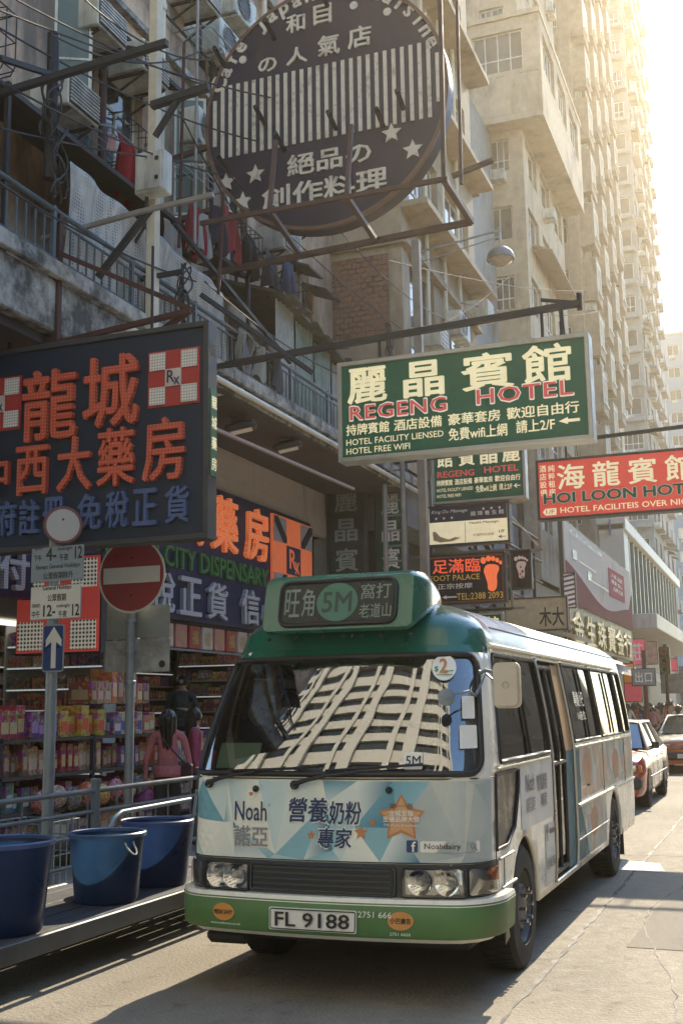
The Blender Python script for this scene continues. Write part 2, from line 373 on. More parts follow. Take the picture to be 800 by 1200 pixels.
def facade(b, O, Ux, z0, z1, width, openings, m_, dep=.16, name='wall', styles=('double', 'trans', 'grid'), panes=None):
    """wall with real openings; Ux horizontal direction, outward normal = Ux x Z"""
    O = Vector(O); Ux = Vector(Ux).normalized(); N = Ux.cross(Vector((0, 0, 1))); fn = plane_fn(O, Ux, N)
    ops = [o for o in openings if o[0] > 0 and o[2] < width and o[1] > z0 and o[3] < z1]
    xs = sorted({0., width, *[o[0] for o in ops], *[o[2] for o in ops]}); zs = sorted({z0, z1, *[o[1] for o in ops], *[o[3] for o in ops]})
    mb = MB(); gi = {}
    def vid(i, j):
        if (i, j) not in gi: gi[i, j] = len(mb.v); mb.v.append(tuple(fn(xs[i], zs[j])))
        return gi[i, j]
    for i in range(len(xs) - 1):
        for j in range(len(zs) - 1):
            cx = (xs[i] + xs[i + 1]) / 2; cz = (zs[j] + zs[j + 1]) / 2
            if any(o[0] < cx < o[2] and o[1] < cz < o[3] for o in ops): continue
            mb.f.append((vid(i, j), vid(i + 1, j), vid(i + 1, j + 1), vid(i, j + 1))); mb.mi.append(0); mb.c.append((1, 1, 1))
    for o in ops:
        a, c, b_, d = o[:4]; q = [(a, c), (b_, c), (b_, d), (a, d)]
        for k in range(4):
            p, r_ = q[k], q[(k + 1) % 4]; mb.add([fn(*p), fn(*r_), fn(*r_, -dep), fn(*p, -dep)], [(0, 1, 2, 3)])
    mb.build(name, m_, b)
    rz = atan2(Ux.y, Ux.x)
    for o in ops:
        st = o[4] if len(o) > 4 else random.choice(styles)
        if st == 'none': continue
        fm, pm = window_meshes(o[2] - o[0], o[3] - o[1], st)
        loc = fn(o[0], o[1], -dep * .75)
        wn = part_at('window', fm, b, loc, (0, 0, rz)); pn = bpy.data.objects.new('pane', random.choice(pm)); COL.objects.link(pn); pn.parent = wn
    return fn
def rand_wall(name, rgb, dirt=.5, dc=(.06, .052, .045)): return mat(name, rgb, .85, 0, .2, dirt, .9, True, 3, .3, dirtcol=dc)
peach = rand_wall('peeling_peach_render', (.60, .41, .28), .92, (.13, .105, .085))
creamw = rand_wall('cream_render', (.37, .295, .21), .5)
creamw2 = rand_wall('pale_cream_tiles', (.30, .24, .175), .45)
greyw = rand_wall('grey_render', (.19, .205, .21), .5)
stain = mat('black_stained_concrete', (.42, .41, .37), .9, 0, .3, .85, 2.4, False, 5, .5, dirtcol=(.025, .023, .022))
darkin = mat('dark_interior', (.015, .018, .023), .9)
whitew = mat('grey_painted_shop_wall', (.50, .44, .41), .7, 0, .08, .3)
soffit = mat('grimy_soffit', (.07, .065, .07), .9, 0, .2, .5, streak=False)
brickm = mat('old_brick', (.22, .12, .085), .9, 0, .4, .4, 4, False, 12)
acw = mat('aircon_casing', (.60, .60, .53), .5, 0, .1, .55)
# ---- air conditioner mesh (part mesh for far walls; whole thing for near ones)
def ac_mesh(w=.66, d=.5, h=.42, near=False):
    f = MB(); f.box(0, w, -d, .12, 0, h, .012 if near else 0)
    n = 9 if near else 4
    for i in range(n): f.box(.04, w - .04, -d - .012, -d - .002, h * (i + .7) / (n + .6), h * (i + .7) / (n + .6) + h * .45 / n)
    return f
_a = ac_mesh().build('air_conditioner', acw, local=True); AC_FAR = _a.data; bpy.data.objects.remove(_a)
_m = MB(); _m.box(0, .85, -.38, -.04, 0, .56, .02); _m.m = 1
_m.lathe([(.0, 0), (.2, 0), (.22, -.015), (.235, -.015)], (.33, -.385, .28), (0, 1, 0), 20)
for k in range(7): _m.box(.12, .54, -.405, -.395, .1 + k * .06, .112 + k * .06)
_m.m = 0; _m.bar((.1, -.4, -.03), (.1, 0, -.03), .04); _m.bar((.75, -.4, -.03), (.75, 0, -.03), .04)
_a = _m.build('condenser', [acw, blackp], local=True); COND = _a.data; bpy.data.objects.remove(_a)
def near_ac(loc, rz, label, cond=False):
    t = thing('air_conditioner', label, 'air conditioner', loc, 'window air conditioners on the tenement wall', rz)
    if cond:
        o = bpy.data.objects.new('casing', COND); COL.objects.link(o); o.parent = t; return t
    f = MB(); f.box(0, .68, -.52, .1, 0, .44, .015); f.build('casing', acw, t, local=True)
    g = MB(); g.box(.03, .65, -.531, -.521, .03, .41, 0); g.build('back_panel', blackp, t, local=True)
    for i in range(8):
        g = MB(); g.box(.03, .65, -.55, -.533, .05 + i * .046, .072 + i * .046); g.build('grille_slat', acw, t, local=True)
    b_ = MB()
    for x in (.08, .6): b_.bar((x, -.5, -.02), (x, .1, -.02), .035); b_.bar((x, -.48, -.03), (x, .1, -.32), .025)
    b_.build('bracket', darkst, t, local=True); return t
# ---------------- near tenement: wall x=-8, balcony front x=-6.5, y 3..20.9
mb = MB(); mb.add([(-1.2, 8.9, .0035), (.4, 8.8, .0035), (.5, 10.9, .0035), (-1.15, 11.0, .0035)], [(0, 1, 2, 3)]); tag(mb.build('road_patch', mat('patched_asphalt', (.27, .238, .19), .9, 0, .2, .3, streak=False, nscale=30, bump=.6)), kind='structure')
ten = thing('tenement_building', 'old tenement with peeling peach walls, railed balcony and stained concrete canopy above the dispensary', 'building', (-8, 12, 0))
XW, XB = -8.0, -6.5
ops = []
for (ya, yb, za, zb, st) in ((9.2, 10.1, 8.95, 10.7, 'double'), (11.25, 12.15, 8.75, 11.0, 'none'), (12.45, 13.4, 8.95, 10.5, 'trans'), (14.35, 15.0, 8.9, 11.0, 'none'), (16.1, 16.9, 8.9, 10.6, 'trans'),
    (18.42, 18.92, 9.0, 9.75, 'none'), (19.3, 19.82, 9.0, 9.6, 'none'),
    (10.6, 11.5, 12.3, 13.9, 'trans'), (12.6, 13.6, 12.5, 14.1, 'trans'), (14.6, 15.7, 11.9, 13.8, 'double'), (17.1, 18.1, 12.0, 13.8, 'trans'), (17.2, 17.9, 15.3, 16.8, 'double'), (14.4, 15.4, 15.3, 16.8, 'double')):
    ops.append((ya - 3, za, yb - 3, zb, st))
facade(ten, (XW, 3, 0), (0, 1, 0), 6.2, 18, 17.9, ops, peach)
mb = MB(); mb.box(-14, -8.45, 3, 20.9, 5.2, 17.95); mb.build('core', darkin, ten)
mb = MB(); mb.box(-14, -8.01, 2.7, 2.98, 0, 18); mb.box(-14, -8, 3, 20.9, 18, 18.3); mb.build('end_wall', peach, ten)
mb = MB(); mb.bar((-7.96, 3, 11.45), (-7.96, 20.9, 11.45), .12, .09); mb.bar((-7.95, 3, 14.6), (-7.95, 20.9, 14.6), .14, .10); mb.build('string_course', stain, ten)
for a, b_ in ((11.25, 12.15), (14.35, 15.0)):   # open casements in the near windows
    z0, z1 = (8.75, 11.0)
    mb = MB(); mb.box(-8.1, -8.05, a, b_, z0, z0 + .05); mb.box(-8.1, -8.05, a, b_, z1 - .05, z1); mb.box(-8.1, -8.05, (a + b_) / 2 - .03, (a + b_) / 2 + .03, z0, z1); mb.box(-8.1, -8.05, a, a + .05, z0, z1); mb.box(-8.1, -8.05, b_ - .05, b_, z0, z1)
    wn = mb.build('window', mat('teal_frame', (.10, .16, .16), .5, 0, .1, .4), ten)
    mb = MB(); mb.box(-8.085, -8.075, a + .05, b_ - .05, z0 + .05, z1 - .05); mb.build('pane', winglass, wn)
    mb = MB(); M = Matrix.Translation((-8.02, a, 0)) @ Matrix.Rotation(radians(-62), 4, 'Z')
    mb.box(0, .02, .0, .48, z0 + .3, z1 - .05, 0, M); mb.build('open_sash', mat('teal_frame', (.10, .16, .16)), wn)
    mb = MB()
    for (p_, q_, r_, s_) in ((0, .48, z0 + .3, z0 + .34), (0, .48, z1 - .09, z1 - .05), (0, .04, z0 + .34, z1 - .09), (.44, .48, z0 + .34, z1 - .09), (.04, .44, z0 + 1.1, z0 + 1.13)): mb.box(-.012, -.002, p_, q_, r_, s_, 0, M); mb.box(.022, .032, p_, q_, r_, s_, 0, M)
    mb.build('sash_frame', winframe, wn)
for ya, yb, za in ((18.42, 18.92, 9.75), (19.3, 19.82, 9.6), (16.1, 16.9, 10.65), (12.45, 13.4, 10.62)):
    mb = MB(); mb.prism([(-7.98, za + .12), (-7.45, za - .1), (-7.45, za - .14), (-7.98, za + .07)], lambda x, z, d: (x, d, z), ya - .1, yb + .1); mb.build('awning', darkst, ten, fixn=True)
# balcony slab, fascia, canopy
mb = MB(); mb.box(-8.0, -6.5, 3, 11.0, 5.46, 6.0, .02); mb.box(-8.0, -6.5, 11.003, 20.85, 5.84, 6.0, .015); mb.build('balcony_slab', stain, ten)
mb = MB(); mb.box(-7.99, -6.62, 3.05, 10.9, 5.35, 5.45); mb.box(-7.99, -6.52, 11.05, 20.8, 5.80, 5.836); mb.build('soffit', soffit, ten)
mb = MB(); mb.box(-6.5, -6.42, 3.0, 21.6, 6.003, 6.17, .01); mb.build('fascia', stain, ten)
mb = MB(); mb.tube([(-6.45, 10.5, 5.90), (-6.45, 21.9, 5.92)], .04, 10); mb.build('white_pipe', mat('white_pipe', (.7, .68, .6), .5, 0, .1, .3), ten, smooth=40)
wallm = MB(); wallm.box(-8.3, -8.0, 3, 21.2, 5.05, 5.34); wallm.box(-8.2, -8.01, 3, 21.2, 5.0, 6.4); wallm.box(-8.05, -7.985, 9, 21.2, 4.98, 5.36); wallm.build('shop_wall', whitew, ten)
# columns of the shopfront
for y_ in (8.6, 20.6):
    mb = MB(); mb.box(-8.35, -7.98, y_, y_ + .45, 0.12, 5.0, .02); mb.build('column', greyw, ten)
# eave over the balcony
mb = MB(); mb.prism([(-7.99, 8.62), (-7.0, 8.12), (-7.0, 8.06), (-7.99, 8.5)], lambda x, z, d: (x, d, z), 3, 14.9); mb.build('eave', mat('grey_eave_sheet', (.06, .065, .07), .7, .2, .2, .4), ten, fixn=True)
for y_ in (3.4, 6.2, 9.0, 11.8, 14.7): mb = MB(); mb.bar((-6.95, y_, 6), (-6.95, y_, 8.1), .05); mb.build('eave_post', darkst, ten)
# balcony enclosure panels further along (greenish corrugated sheets) and ridge scraps
for i in range(7):
    y0_ = 15.3 + i * .78
    mb = MB(); mb.sheet(lambda a, b, y0_=y0_, i=i: (-6.78 + .02 * sin(a * 30), y0_ + a * .74, 6.15 + b * (1.75 - .12 * i)), 24, 1); mb.build('balcony_panel', mat('faded_green_sheet' if i % 3 else 'faded_grey_sheet', (.26, .33, .28) if i % 3 else (.38, .38, .35), .7, 0, .2, .5), ten)
mb = MB(); mb.prism([(-6.6, 0), (-7.9, .45), (-7.9, .40), (-6.6, -.05)], lambda x, z, d: (x, 15.2 + d, 7.95 + z - d * .12), 0, 5.6); mb.build('lean_to_roof', mat('torn_roof_sheet', (.12, .13, .12), .8, 0, .4, .6, streak=False), ten, fixn=True)
rng = random.Random(3)
for i in range(11): # torn edge of the lean-to roof
    y_ = 15.3 + i * .5; z_ = 7.95 - (y_ - 15.2) * .12
    mb = MB(); M = Matrix.Translation((-6.6, y_, z_)) @ Matrix.Rotation(rng.uniform(-.4, .3), 4, 'X') @ Matrix.Rotation(rng.uniform(-.3, .5), 4, 'Y')
    mb.box(-.1, .12, 0, rng.uniform(.3, .5), 0, .015, 0, M); mb.build('roof_scrap', mat('torn_roof_sheet', (.12, .13, .12)), ten)
# railing
rl = MB(); rl.tube([(XB, 3, 6.72), (XB, 20.8, 6.72)], .028); rl.tube([(XB, 3, 6.62), (XB, 20.8, 6.62)], .015); rl.tube([(XB, 3, 6.22), (XB, 20.8, 6.22)], .016)
for i in range(12): rl.bar((XB, 3.2 + i * 1.5, 6.0), (XB, 3.2 + i * 1.5, 6.76), .045)
rl = rl.build('railing', mat('grey_railing_paint', (.10, .135, .16), .55, .2, .2, .5), ten)
bm0 = None
for i in range(118):
    y_ = 3.35 + i * .15
    if bm0 is None:
        o = MB().box(-.008, .008, -.008, .008, 0, .4).build('baluster', mat('grey_railing_paint', (.10, .135, .16)), rl, local=True); bm0 = o.data
    else: o = bpy.data.objects.new('baluster', bm0); COL.objects.link(o); o.parent = rl
    o.location = Vector((XB, y_, 6.22)) - wloc(rl)
# window grilles and extra ducts on the near wall
for (ya, yb, za, zb) in ((9.2, 10.1, 8.95, 10.7), (12.45, 13.4, 8.95, 10.5), (14.35, 15.0, 8.9, 11.0), (16.1, 16.9, 8.9, 10.6), (18.42, 18.92, 9.0, 9.75)):
    mb = MB()
    for k in range(6): y_ = ya + (yb - ya) * k / 5; mb.tube([(-7.97, y_, za), (-7.78, y_, za), (-7.72, y_, za + .1), (-7.72, y_, za + .75), (-7.97, y_, za + .78)], .009, 5)
    for z_ in (za + .05, za + .4, za + .75): mb.tube([(-7.97, ya, z_), (-7.73, ya, z_), (-7.73, yb, z_), (-7.97, yb, z_)], .009, 5)
    tag(mb.build('window_grille', darkst, ten), kind='stuff')
for (p_, q_, r_) in (((-7.93, 9.3, 11.0), (-7.93, 20.4, 11.15), .03), ((-7.93, 10.4, 8.75), (-7.93, 16, 8.8), .025), ((-7.9, 11.0, 11.9), (-7.9, 19, 12.2), .02), ((-7.92, 15.4, 6.3), (-7.92, 15.4, 17.5), .04), ((-7.92, 16.3, 8.3), (-7.92, 16.3, 17.5), .03), ((-7.92, 19.0, 8.3), (-7.92, 19.0, 17.5), .045)): mb = MB(); mb.tube([p_, q_], r_, 7); mb.build('service_pipe', [darkst, mat('cream_drain_pipe', (.60, .54, .42))][int(r_ * 1000) % 2], ten, smooth=50)
# pipes on the wall
pp = MB()
for y_, r_, m_ in ((13.72, .07, 0), (12.2, .05, 1), (17.4, .05, 0), (15.9, .035, 0)):
    q = MB(); q.tube([(-7.9, y_, 6.2), (-7.9, y_, 18)], r_, 10)
    for z_ in (8.2, 10.1, 12, 14): q.lathe([(r_ + .015, 0), (r_ + .015, .1)], (-7.9, y_, z_), (0, 0, 1), 10)
    q.build('drain_pipe', [mat('cream_drain_pipe', (.60, .54, .42), .5, 0, .1, .45), redox][m_], ten, smooth=40)
# ground floor recess (shop) built later ----------------
# ---------------- second building with brick infill, y 20.9..27.1, face x=-6.5
b2 = thing('walkup_building', 'cream walk-up with a brick-filled balcony corner and a row of air conditioners', 'building', (-6.5, 24, 0))
facade(b2, (-9.2, 20.9, 0), (1, 0, 0), 6.3, 30, 2.7, [(.25, 9.05, 2.42, 10.75, 'none'), (.3, 12.6, 2.3, 14.0, 'grid'), (.3, 15.5, 2.3, 17.0, 'grid')], creamw, .1)
facade(b2, (-6.5, 20.9, 0), (0, 1, 0), 6.3, 30, 6.2, [(.5, 8.6, 2.3, 10.9, 'double'), (3.2, 8.6, 5.2, 10.6, 'double')] + [(a, z, a + 2.3, z + 1.7, 'grid') for z in (12.0, 14.9, 17.8, 20.7, 23.6, 26.4) for a in (.5, 3.3)], creamw)
mb = MB(); mb.box(-9.0, -8.85, 20.99, 26, 6.3, 29.9); mb.box(-9.0, -6.7, 21.1, 26.9, 6.3, 29.8); mb.build('core', darkin, b2)
mb = MB()
n = 0
for j in range(15):                                       # brick infill, laid brick by brick
    for i in range(12):
        x0_ = -8.95 + i * .186 - (.09 if j % 2 else 0); x1_ = x0_ + .172
        x0_ = max(x0_, -8.95); x1_ = min(x1_, -6.79)
        if x1_ - x0_ < .03: continue
        dz = U(-.004, .004); mb.col = (1, 1, 1)
        mb.box(x0_, x1_, 20.905 + U(-.012, .01), 21.0, 9.055 + j * .1135 + dz, 9.055 + j * .1135 + .1, 0)
        n += 1
tag(mb.build('brick', brickm, b2), kind='stuff')
mb = MB(); mb.box(-8.95, -6.78, 20.93, 20.98, 9.05, 10.75); mb.build('mortar', mat('old_mortar', (.2, .18, .15), .9), b2)
mb = MB(); mb.bar((-9.2, 20.85, 10.95), (-6.42, 20.85, 10.95), .14, .12); mb.bar((-6.43, 20.85, 10.95), (-6.43, 27.1, 10.95), .14, .12)
for z_ in (11.7, 14.6, 17.5, 20.4, 23.3, 26.2): mb.box(-6.5, -5.95, 20.95, 27.05, z_, z_ + .13)
mb.build('ledge', creamw, b2)
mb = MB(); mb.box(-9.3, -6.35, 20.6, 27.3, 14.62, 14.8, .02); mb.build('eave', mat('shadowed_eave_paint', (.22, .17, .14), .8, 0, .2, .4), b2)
mb = MB(); mb.box(-8.1, -6.55, 20.86, 27, 5.2, 6.28); mb.build('lower_wall', greyw, b2)
mb = MB(); mb.box(-8.1, -7.2, 21.3, 27.05, .12, 5.18); mb.build('shop_front', mat('dark_shopfront', (.05, .05, .055), .6, 0, .3), b2)
for i, z_ in enumerate((9.3, 8.35, 7.6, 10.2, 9.0, 7.7, 11.3)):
    part_at('air_conditioner', COND if i % 2 else AC_FAR, b2, (-6.45, 21.6 + i * .72, z_ - .35), (0, 0, pi / 2))
mb = MB()
for y_ in (22.4, 23.8, 25.1): mb.tube([(-6.4, y_, 6.4), (-6.4, y_, 28)], .045)
mb.build('drain_pipe', mat('cream_drain_pipe', (.60, .54, .42)), b2, smooth=40)
# filler block behind
mb = MB(); mb.box(-14, -9.25, 21, 42, 0, 24); mb.box(-14, -8.8, 27.2, 41.9, 0, 13); mb.build('rear_block', greyw, b2)
# ---------------- cream tower y 42..51
def tower(name, label, x, y0, y1, z1, fl, m_, yf_w, base=6.3, xw=6, side_ops=None, street_w=1.4, gap=2.9, balc=False, ac=.35, zoff=0., seed=1, styles=('double', 'trans', 'grid')):
    rr = random.Random(seed); t = thing(name, label, 'building', (x, (y0 + y1) / 2, 0)); W_ = y1 - y0
    so_, st_ = [], []; k = 0; z = base + 1 + zoff
    while z + 1.6 < z1 - .5:
        for a, w_ in yf_w: so_.append((a, z, a + w_, z + 1.35))
        a = .55
        while a + street_w < W_ - .3: st_.append((a, z, a + street_w, z + 1.45)); a += gap
        z += fl
    facade(t, (x - xw, y0, 0), (1, 0, 0), base, z1, xw, so_, m_, styles=styles, name='end_wall')
    facade(t, (x, y0, 0), (0, 1, 0), base, z1, W_, st_, m_, styles=styles)
    mb = MB(); mb.box(x - xw + .1, x - .35, y0 + .35, y1 - .05, 0, z1 - .1); mb.build('core', darkin, t)
    mb = MB(); mb.box(x - xw - 1, x + .1, y0 - .1, y1, z1, z1 + .3); mb.build('roof', greyw, t)
    z = base + 1 + zoff; i = 0
    while z + 1.6 < z1 - .5:
        for a, w_ in yf_w:
            if rr.random() < ac: part_at('air_conditioner', AC_FAR, t, (x - xw + a + w_ * .2, y0 + .02, z - .55))
        a = .55
        while a + street_w < W_ - .3:
            if rr.random() < .22:
                mb = MB(); mb.prism([(0, 1.62), (.55, 1.42), (.55, 1.38), (0, 1.56)], lambda x_, z_, d: (x + x_, d, z + z_), y0 + a - .1, y0 + a + street_w + .1); mb.build('awning', random.choice((darkst, creamw, stain)), t, fixn=True)
            if rr.random() < .2:
                mb = MB(); mb.sheet(lambda q, r_: (x + .55 + .04 * sin(q * 25), y0 + a + .2 + q * (street_w - .4), z + .3 - r_ * .75), 14, 1); mb.build('laundry', mat('laundry_' + rr.choice('abc'), rr.choice(((.5, .5, .48), (.3, .08, .08), (.08, .12, .25))), .9), t)
            if rr.random() < ac + .2: part_at('air_conditioner', COND if rr.random() < .4 else AC_FAR, t, (x - .02, y0 + a + rr.uniform(0, .6), z - .6), (0, 0, pi / 2))
            a += gap
        z += fl
    return t
tA = tower('residential_tower', 'cream residential tower with a jutting upper storey, rising behind the round hanging sign', -8, 42, 51, 40, 2.85, creamw, [(.6, 1.0), (4.45, 1.0)], zoff=.95, seed=2, street_w=2.1)
mb = MB(); mb.box(-14, -7.0, 41.2, 51, 24.1, 24.35); mb.box(-14, -7.0, 41.2, 51, 24.36, 26.0); mb.build('jutting_parapet', creamw, tA)
facade(tA, (-11.6, 41.2, 0), (1, 0, 0), 26.02, 28.4, 4.6, [(.2, 26.2, 1.5, 27.9, 'grid'), (1.9, 26.2, 3.9, 27.9, 'grid')], creamw, name='jutting_wall')
facade(tA, (-7.0, 41.2, 0), (0, 1, 0), 26.02, 28.4, 9.8, [(.6, 26.2, 3.0, 27.9, 'grid'), (3.8, 26.2, 5.8, 27.9, 'grid'), (6.6, 26.2, 8.9, 27.9, 'grid')], creamw, name='jutting_wall')
mb = MB(); mb.box(-14, -6.95, 41.1, 51.1, 28.4, 28.6); mb.build('jutting_roof', creamw, tA)
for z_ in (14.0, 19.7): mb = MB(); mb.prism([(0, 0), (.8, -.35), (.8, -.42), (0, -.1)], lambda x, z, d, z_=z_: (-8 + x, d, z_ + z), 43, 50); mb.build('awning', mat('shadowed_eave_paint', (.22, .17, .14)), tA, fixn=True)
tB = tower('residential_tower', 'tall pale tower with stacked bay windows and air conditioners, middle of the row', -7.7, 54, 68, 62, 2.8, creamw2, [(4.9, .5)], seed=5, street_w=1.8, gap=2.6, ac=.5)
for k in range(4):
    y_ = 54.3 + k * 3.6; pass
    for z_ in range(16):
        mb = MB(); mb.box(-7.7, -7.02, y_, y_ + 1.7, 12.7 + 2 * k + z_ * 2.8, 14.9 + 2 * k + z_ * 2.8); mb.build('bay', creamw2, tB)
        fm, pm = window_meshes(1.3, 1.45, 'double'); wn = part_at('window', fm, tB, (-6.99, y_ + .2, 13.2 + 2 * k + z_ * 2.8), (0, 0, pi / 2)); pn = bpy.data.objects.new('pane', random.choice(pm)); COL.objects.link(pn); pn.parent = wn
tC = tower('residential_tower', 'tallest grey tower at the end of the row, with ledges stacked up its street side', -8.3, 89, 108, 68, 2.75, greyw, [(4.0, 1.65), (1.2, 1.65)], seed=9, street_w=1.7, gap=3.4, ac=.4, styles=('grid', 'double'))
z = 7.; k = 0
while z < 67:
    mb = MB(); mb.box(-10.7, -8.4, 88.35, 88.99, z - .35, z - .05); mb.build('ledge', greyw, tC)
    for j in range(4):
        y_ = 89.5 + j * 4.1 + (k % 2) * .7; mb = MB(); mb.box(-8.3, -7.7, y_, y_ + 2.3, z - .3, z - .1); mb.box(-7.75, -7.69, y_, y_ + 2.3, z - .1, z + .75); mb.build('balcony', greyw, tC)
    z += 2.75; k += 1
tD = tower('residential_tower', 'distant blue-grey tower block at the far right end of the street', -6.0, 150, 175, 49, 3.0, mat('blue_grey_tiles', (.14, .20, .26), .7, 0, .1, .2), [(a, 1.5) for a in (2, 5, 8, 11, 14, 17)], xw=22, seed=4, styles=('double',))
# lower infill between towers
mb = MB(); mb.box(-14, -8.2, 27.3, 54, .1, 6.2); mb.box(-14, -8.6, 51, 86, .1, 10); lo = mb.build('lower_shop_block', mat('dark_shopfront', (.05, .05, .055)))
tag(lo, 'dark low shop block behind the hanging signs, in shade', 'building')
# glazed podium building y 55.5..86, x -6.5
gp = thing('podium_building', 'modern podium with dark glazing, pale fins and a flat projecting canopy', 'building', (-6.5, 70, 0))
mb = MB(); mb.box(-12, -6.9, 55.5, 86, 5.9, 9.9); mb.build('glazing', mat('dark_curtain_glass', (.012, .02, .028), .5, 0, .1, spec=.12), gp)
mb = MB(); mb.box(-12, -6.55, 55.2, 55.5, 5.9, 10.2); mb.box(-12, -6.45, 55.2, 86, 9.92, 10.5, .03); mb.box(-12, -6.6, 55.5, 57.3, 5.9, 9.9); mb.build('wall', mat('pale_cladding', (.55, .53, .47), .5, 0, .06, .2), gp)
fm_ = None
for i in range(15):
    mb = MB(); mb.box(-.05, .22, -.09, .09, 0, 4.0)
    if fm_ is None: o = mb.build('fin', mat('teal_fin', (.16, .22, .23), .4, .3), gp, local=True); fm_ = o.data
    else: o = bpy.data.objects.new('fin', fm_); COL.objects.link(o); o.parent = gp
    o.location = Vector((-6.88, 58.2 + i * 1.9, 5.9)) - wloc(gp)
mb = MB(); mb.box(-8.5, -5.2, 54.5, 88, 5.15, 5.85, .03); mb.build('canopy', mat('pale_cladding', (.55, .53, .47)), gp)
mb = MB(); mb.box(-12, -7.2, 55.5, 86, .12, 5.14); mb.build('shop_front', mat('dark_shopfront', (.05, .05, .055)), gp)
# ---------------- blocks across the street and behind the viewpoint (seen in the bus glass)
def plain_block(name, label, x0, y0, x1, y1, z1, m_, face, fl=3.1, ww=1.7, gap=2.6, band=None):
    t = thing(name, label, 'building', ((x0 + x1) / 2, (y0 + y1) / 2, 0))
    mb = MB(); mb.box(x0 + .3, x1 - .3, y0 + .3, y1 - .3, 0, z1 - .1); mb.build('core', darkin if band is None else mat('dark_curtain_glass', (.012, .02, .025)), t)
    for fc in face:
        O, Ux, W_ = {'-x': ((x0, y1, 0), (0, -1, 0), y1 - y0), '+y': ((x1, y1, 0), (-1, 0, 0), x1 - x0), '-y': ((x0, y0, 0), (1, 0, 0), x1 - x0), '+x': ((x1, y0, 0), (0, 1, 0), y1 - y0)}[fc]
        if band is None:
            o_ = []; z = 4.5
            while z + 1.8 < z1:
                a = .8
                while a + ww < W_ - .5: o_.append((a, z, a + ww, z + 1.5, 'double')); a += gap
                z += fl
            facade(t, O, Ux, 0, z1, W_, o_, m_)
        else:
            fn = plane_fn(O, Ux, Vector(Ux).cross(Vector((0, 0, 1))))
            z = 3.; k = 0
            while z < z1:
                mb = MB(); M_ = [fn(0, z, .25), fn(W_, z, .25), fn(W_, z + 2.6, .25), fn(0, z + 2.6, .25), fn(0, z, -.3), fn(W_, z, -.3), fn(W_, z + 2.6, -.3), fn(0, z + 2.6, -.3)]
                mb.add(M_, [(0, 1, 2, 3), (4, 7, 6, 5), (0, 4, 5, 1), (3, 2, 6, 7), (0, 3, 7, 4), (1, 5, 6, 2)]); mb.build('parapet_band', m_, t); z += fl
            a = 1.
            while a < W_:
                mb = MB(); mb.bar(fn(a, 0, .9), fn(a, z1, .9), .5, 1.5, up=Ux); mb.bar(fn(a + 2.3, 0, .6), fn(a + 2.3, z1, .6), .3, .7, up=Ux); mb.build('pier', m_, t); a += band
    mb = MB(); mb.box(x0, x1, y0, y1, z1, z1 + .3); mb.build('roof', greyw, t)
band_m = mat('cream_cladding', (.46, .42, .34), .6, 0, .05, .15)
plain_block('office_block', 'tall cream banded office block behind the viewpoint, seen in the windscreen', -34, -26, 10, -20, 66, band_m, ['+y'], fl=5.2, band=7.5)
plain_block('street_block', 'grey walk-up on the opposite pavement, nearest the viewpoint', 9.5, -14, 16, 12, 12, rand_wall('opposite_grey_render', (.16, .18, .20), .4), ['-x'])
plain_block('street_block', 'weathered walk-up on the opposite pavement, middle of its row', 9.5, 12.1, 16, 40, 15, greyw, ['-x'])
plain_block('street_block', 'grey rendered block on the opposite pavement, farthest of its row', 9.5, 40.1, 16, 90, 18, greyw, ['-x'], gap=4.0)
# ================================================================ MINIBUS (local frame: x across, y back from the nose, z up)
BX, BY = -2.726, 6.789
bus = thing('minibus', 'white minibus with a green roof front, route board and blue faceted nose print', 'minibus', (BX, BY, 0))
BL = 7.62
def hw(z): return (1.0 - .02 * max(0, .6 - z) / .3) if z < 1.35 else 1.0 - .11 * ((z - 1.35) / .75) ** 1.25
def fr(z): return .05 * (z - .4) / .85 if z < 1.26 else .05 + .42 * ((z - 1.26) / .85) ** 1.3
TC_, TS_ = .72, 1.14
S_END = BL - .34 - .25
def P(t, z, off=0.):
    """t runs round the plan outline from the centre of the nose, positive on the door side"""
    s = 1 if t >= 0 else -1; t = abs(t); W_ = hw(z); F_ = fr(z)
    def q(t):
        if t < TC_: return Vector((t / TC_ * .74 * W_, F_ + .06 * (t / TC_) ** 2))
        if t < TS_:
            a = (t - TC_) / (TS_ - TC_) * pi / 2; return Vector((.74 * W_ + .26 * W_ * sin(a), F_ + .06 + .28 * (1 - cos(a))))
        y = .34 + (t - TS_)
        if t - TS_ <= S_END: return Vector((W_, y + F_ * max(0, 1 - (t - TS_) / 1.2)))
        a = min(1, (t - TS_ - S_END) / .39) * pi / 2
        if t - TS_ - S_END <= .39: return Vector((W_ - .25 + .25 * cos(a), BL - .25 + .25 * sin(a) ** 1))
        return Vector((max(0, W_ - .25 - (t - TS_ - S_END - .39)), BL))
    p = q(t)
    if off:
        e = q(t + .01) - q(max(t - .01, 0)); n = Vector((e.y, -e.x)).normalized(); p = p + n * off
    return Vector((p.x * s, p.y, z))
def yt(y, z=1.): return TS_ + (y - .34)      # t on the side for a given y (approx. behind the nose)
T_END = TS_ + S_END + .39 + .76
def inside(p, poly):
    x, y = p; c = False; n = len(poly); j = n - 1
    for i in range(n):
        xi, yi = poly[i]; xj, yj = poly[j]
        if (yi > y) != (yj > y) and x < (xj - xi) * (y - yi) / (yj - yi) + xi: c = not c
        j = i
    return c
def dens(poly, d):
    o = []; n = len(poly)
    for i in range(n):
        a = Vector(poly[i]); b = Vector(poly[(i + 1) % n]); k = max(1, int((b - a).length / d))
        o += [tuple(a.lerp(b, j / k)) for j in range(k)]
    return o
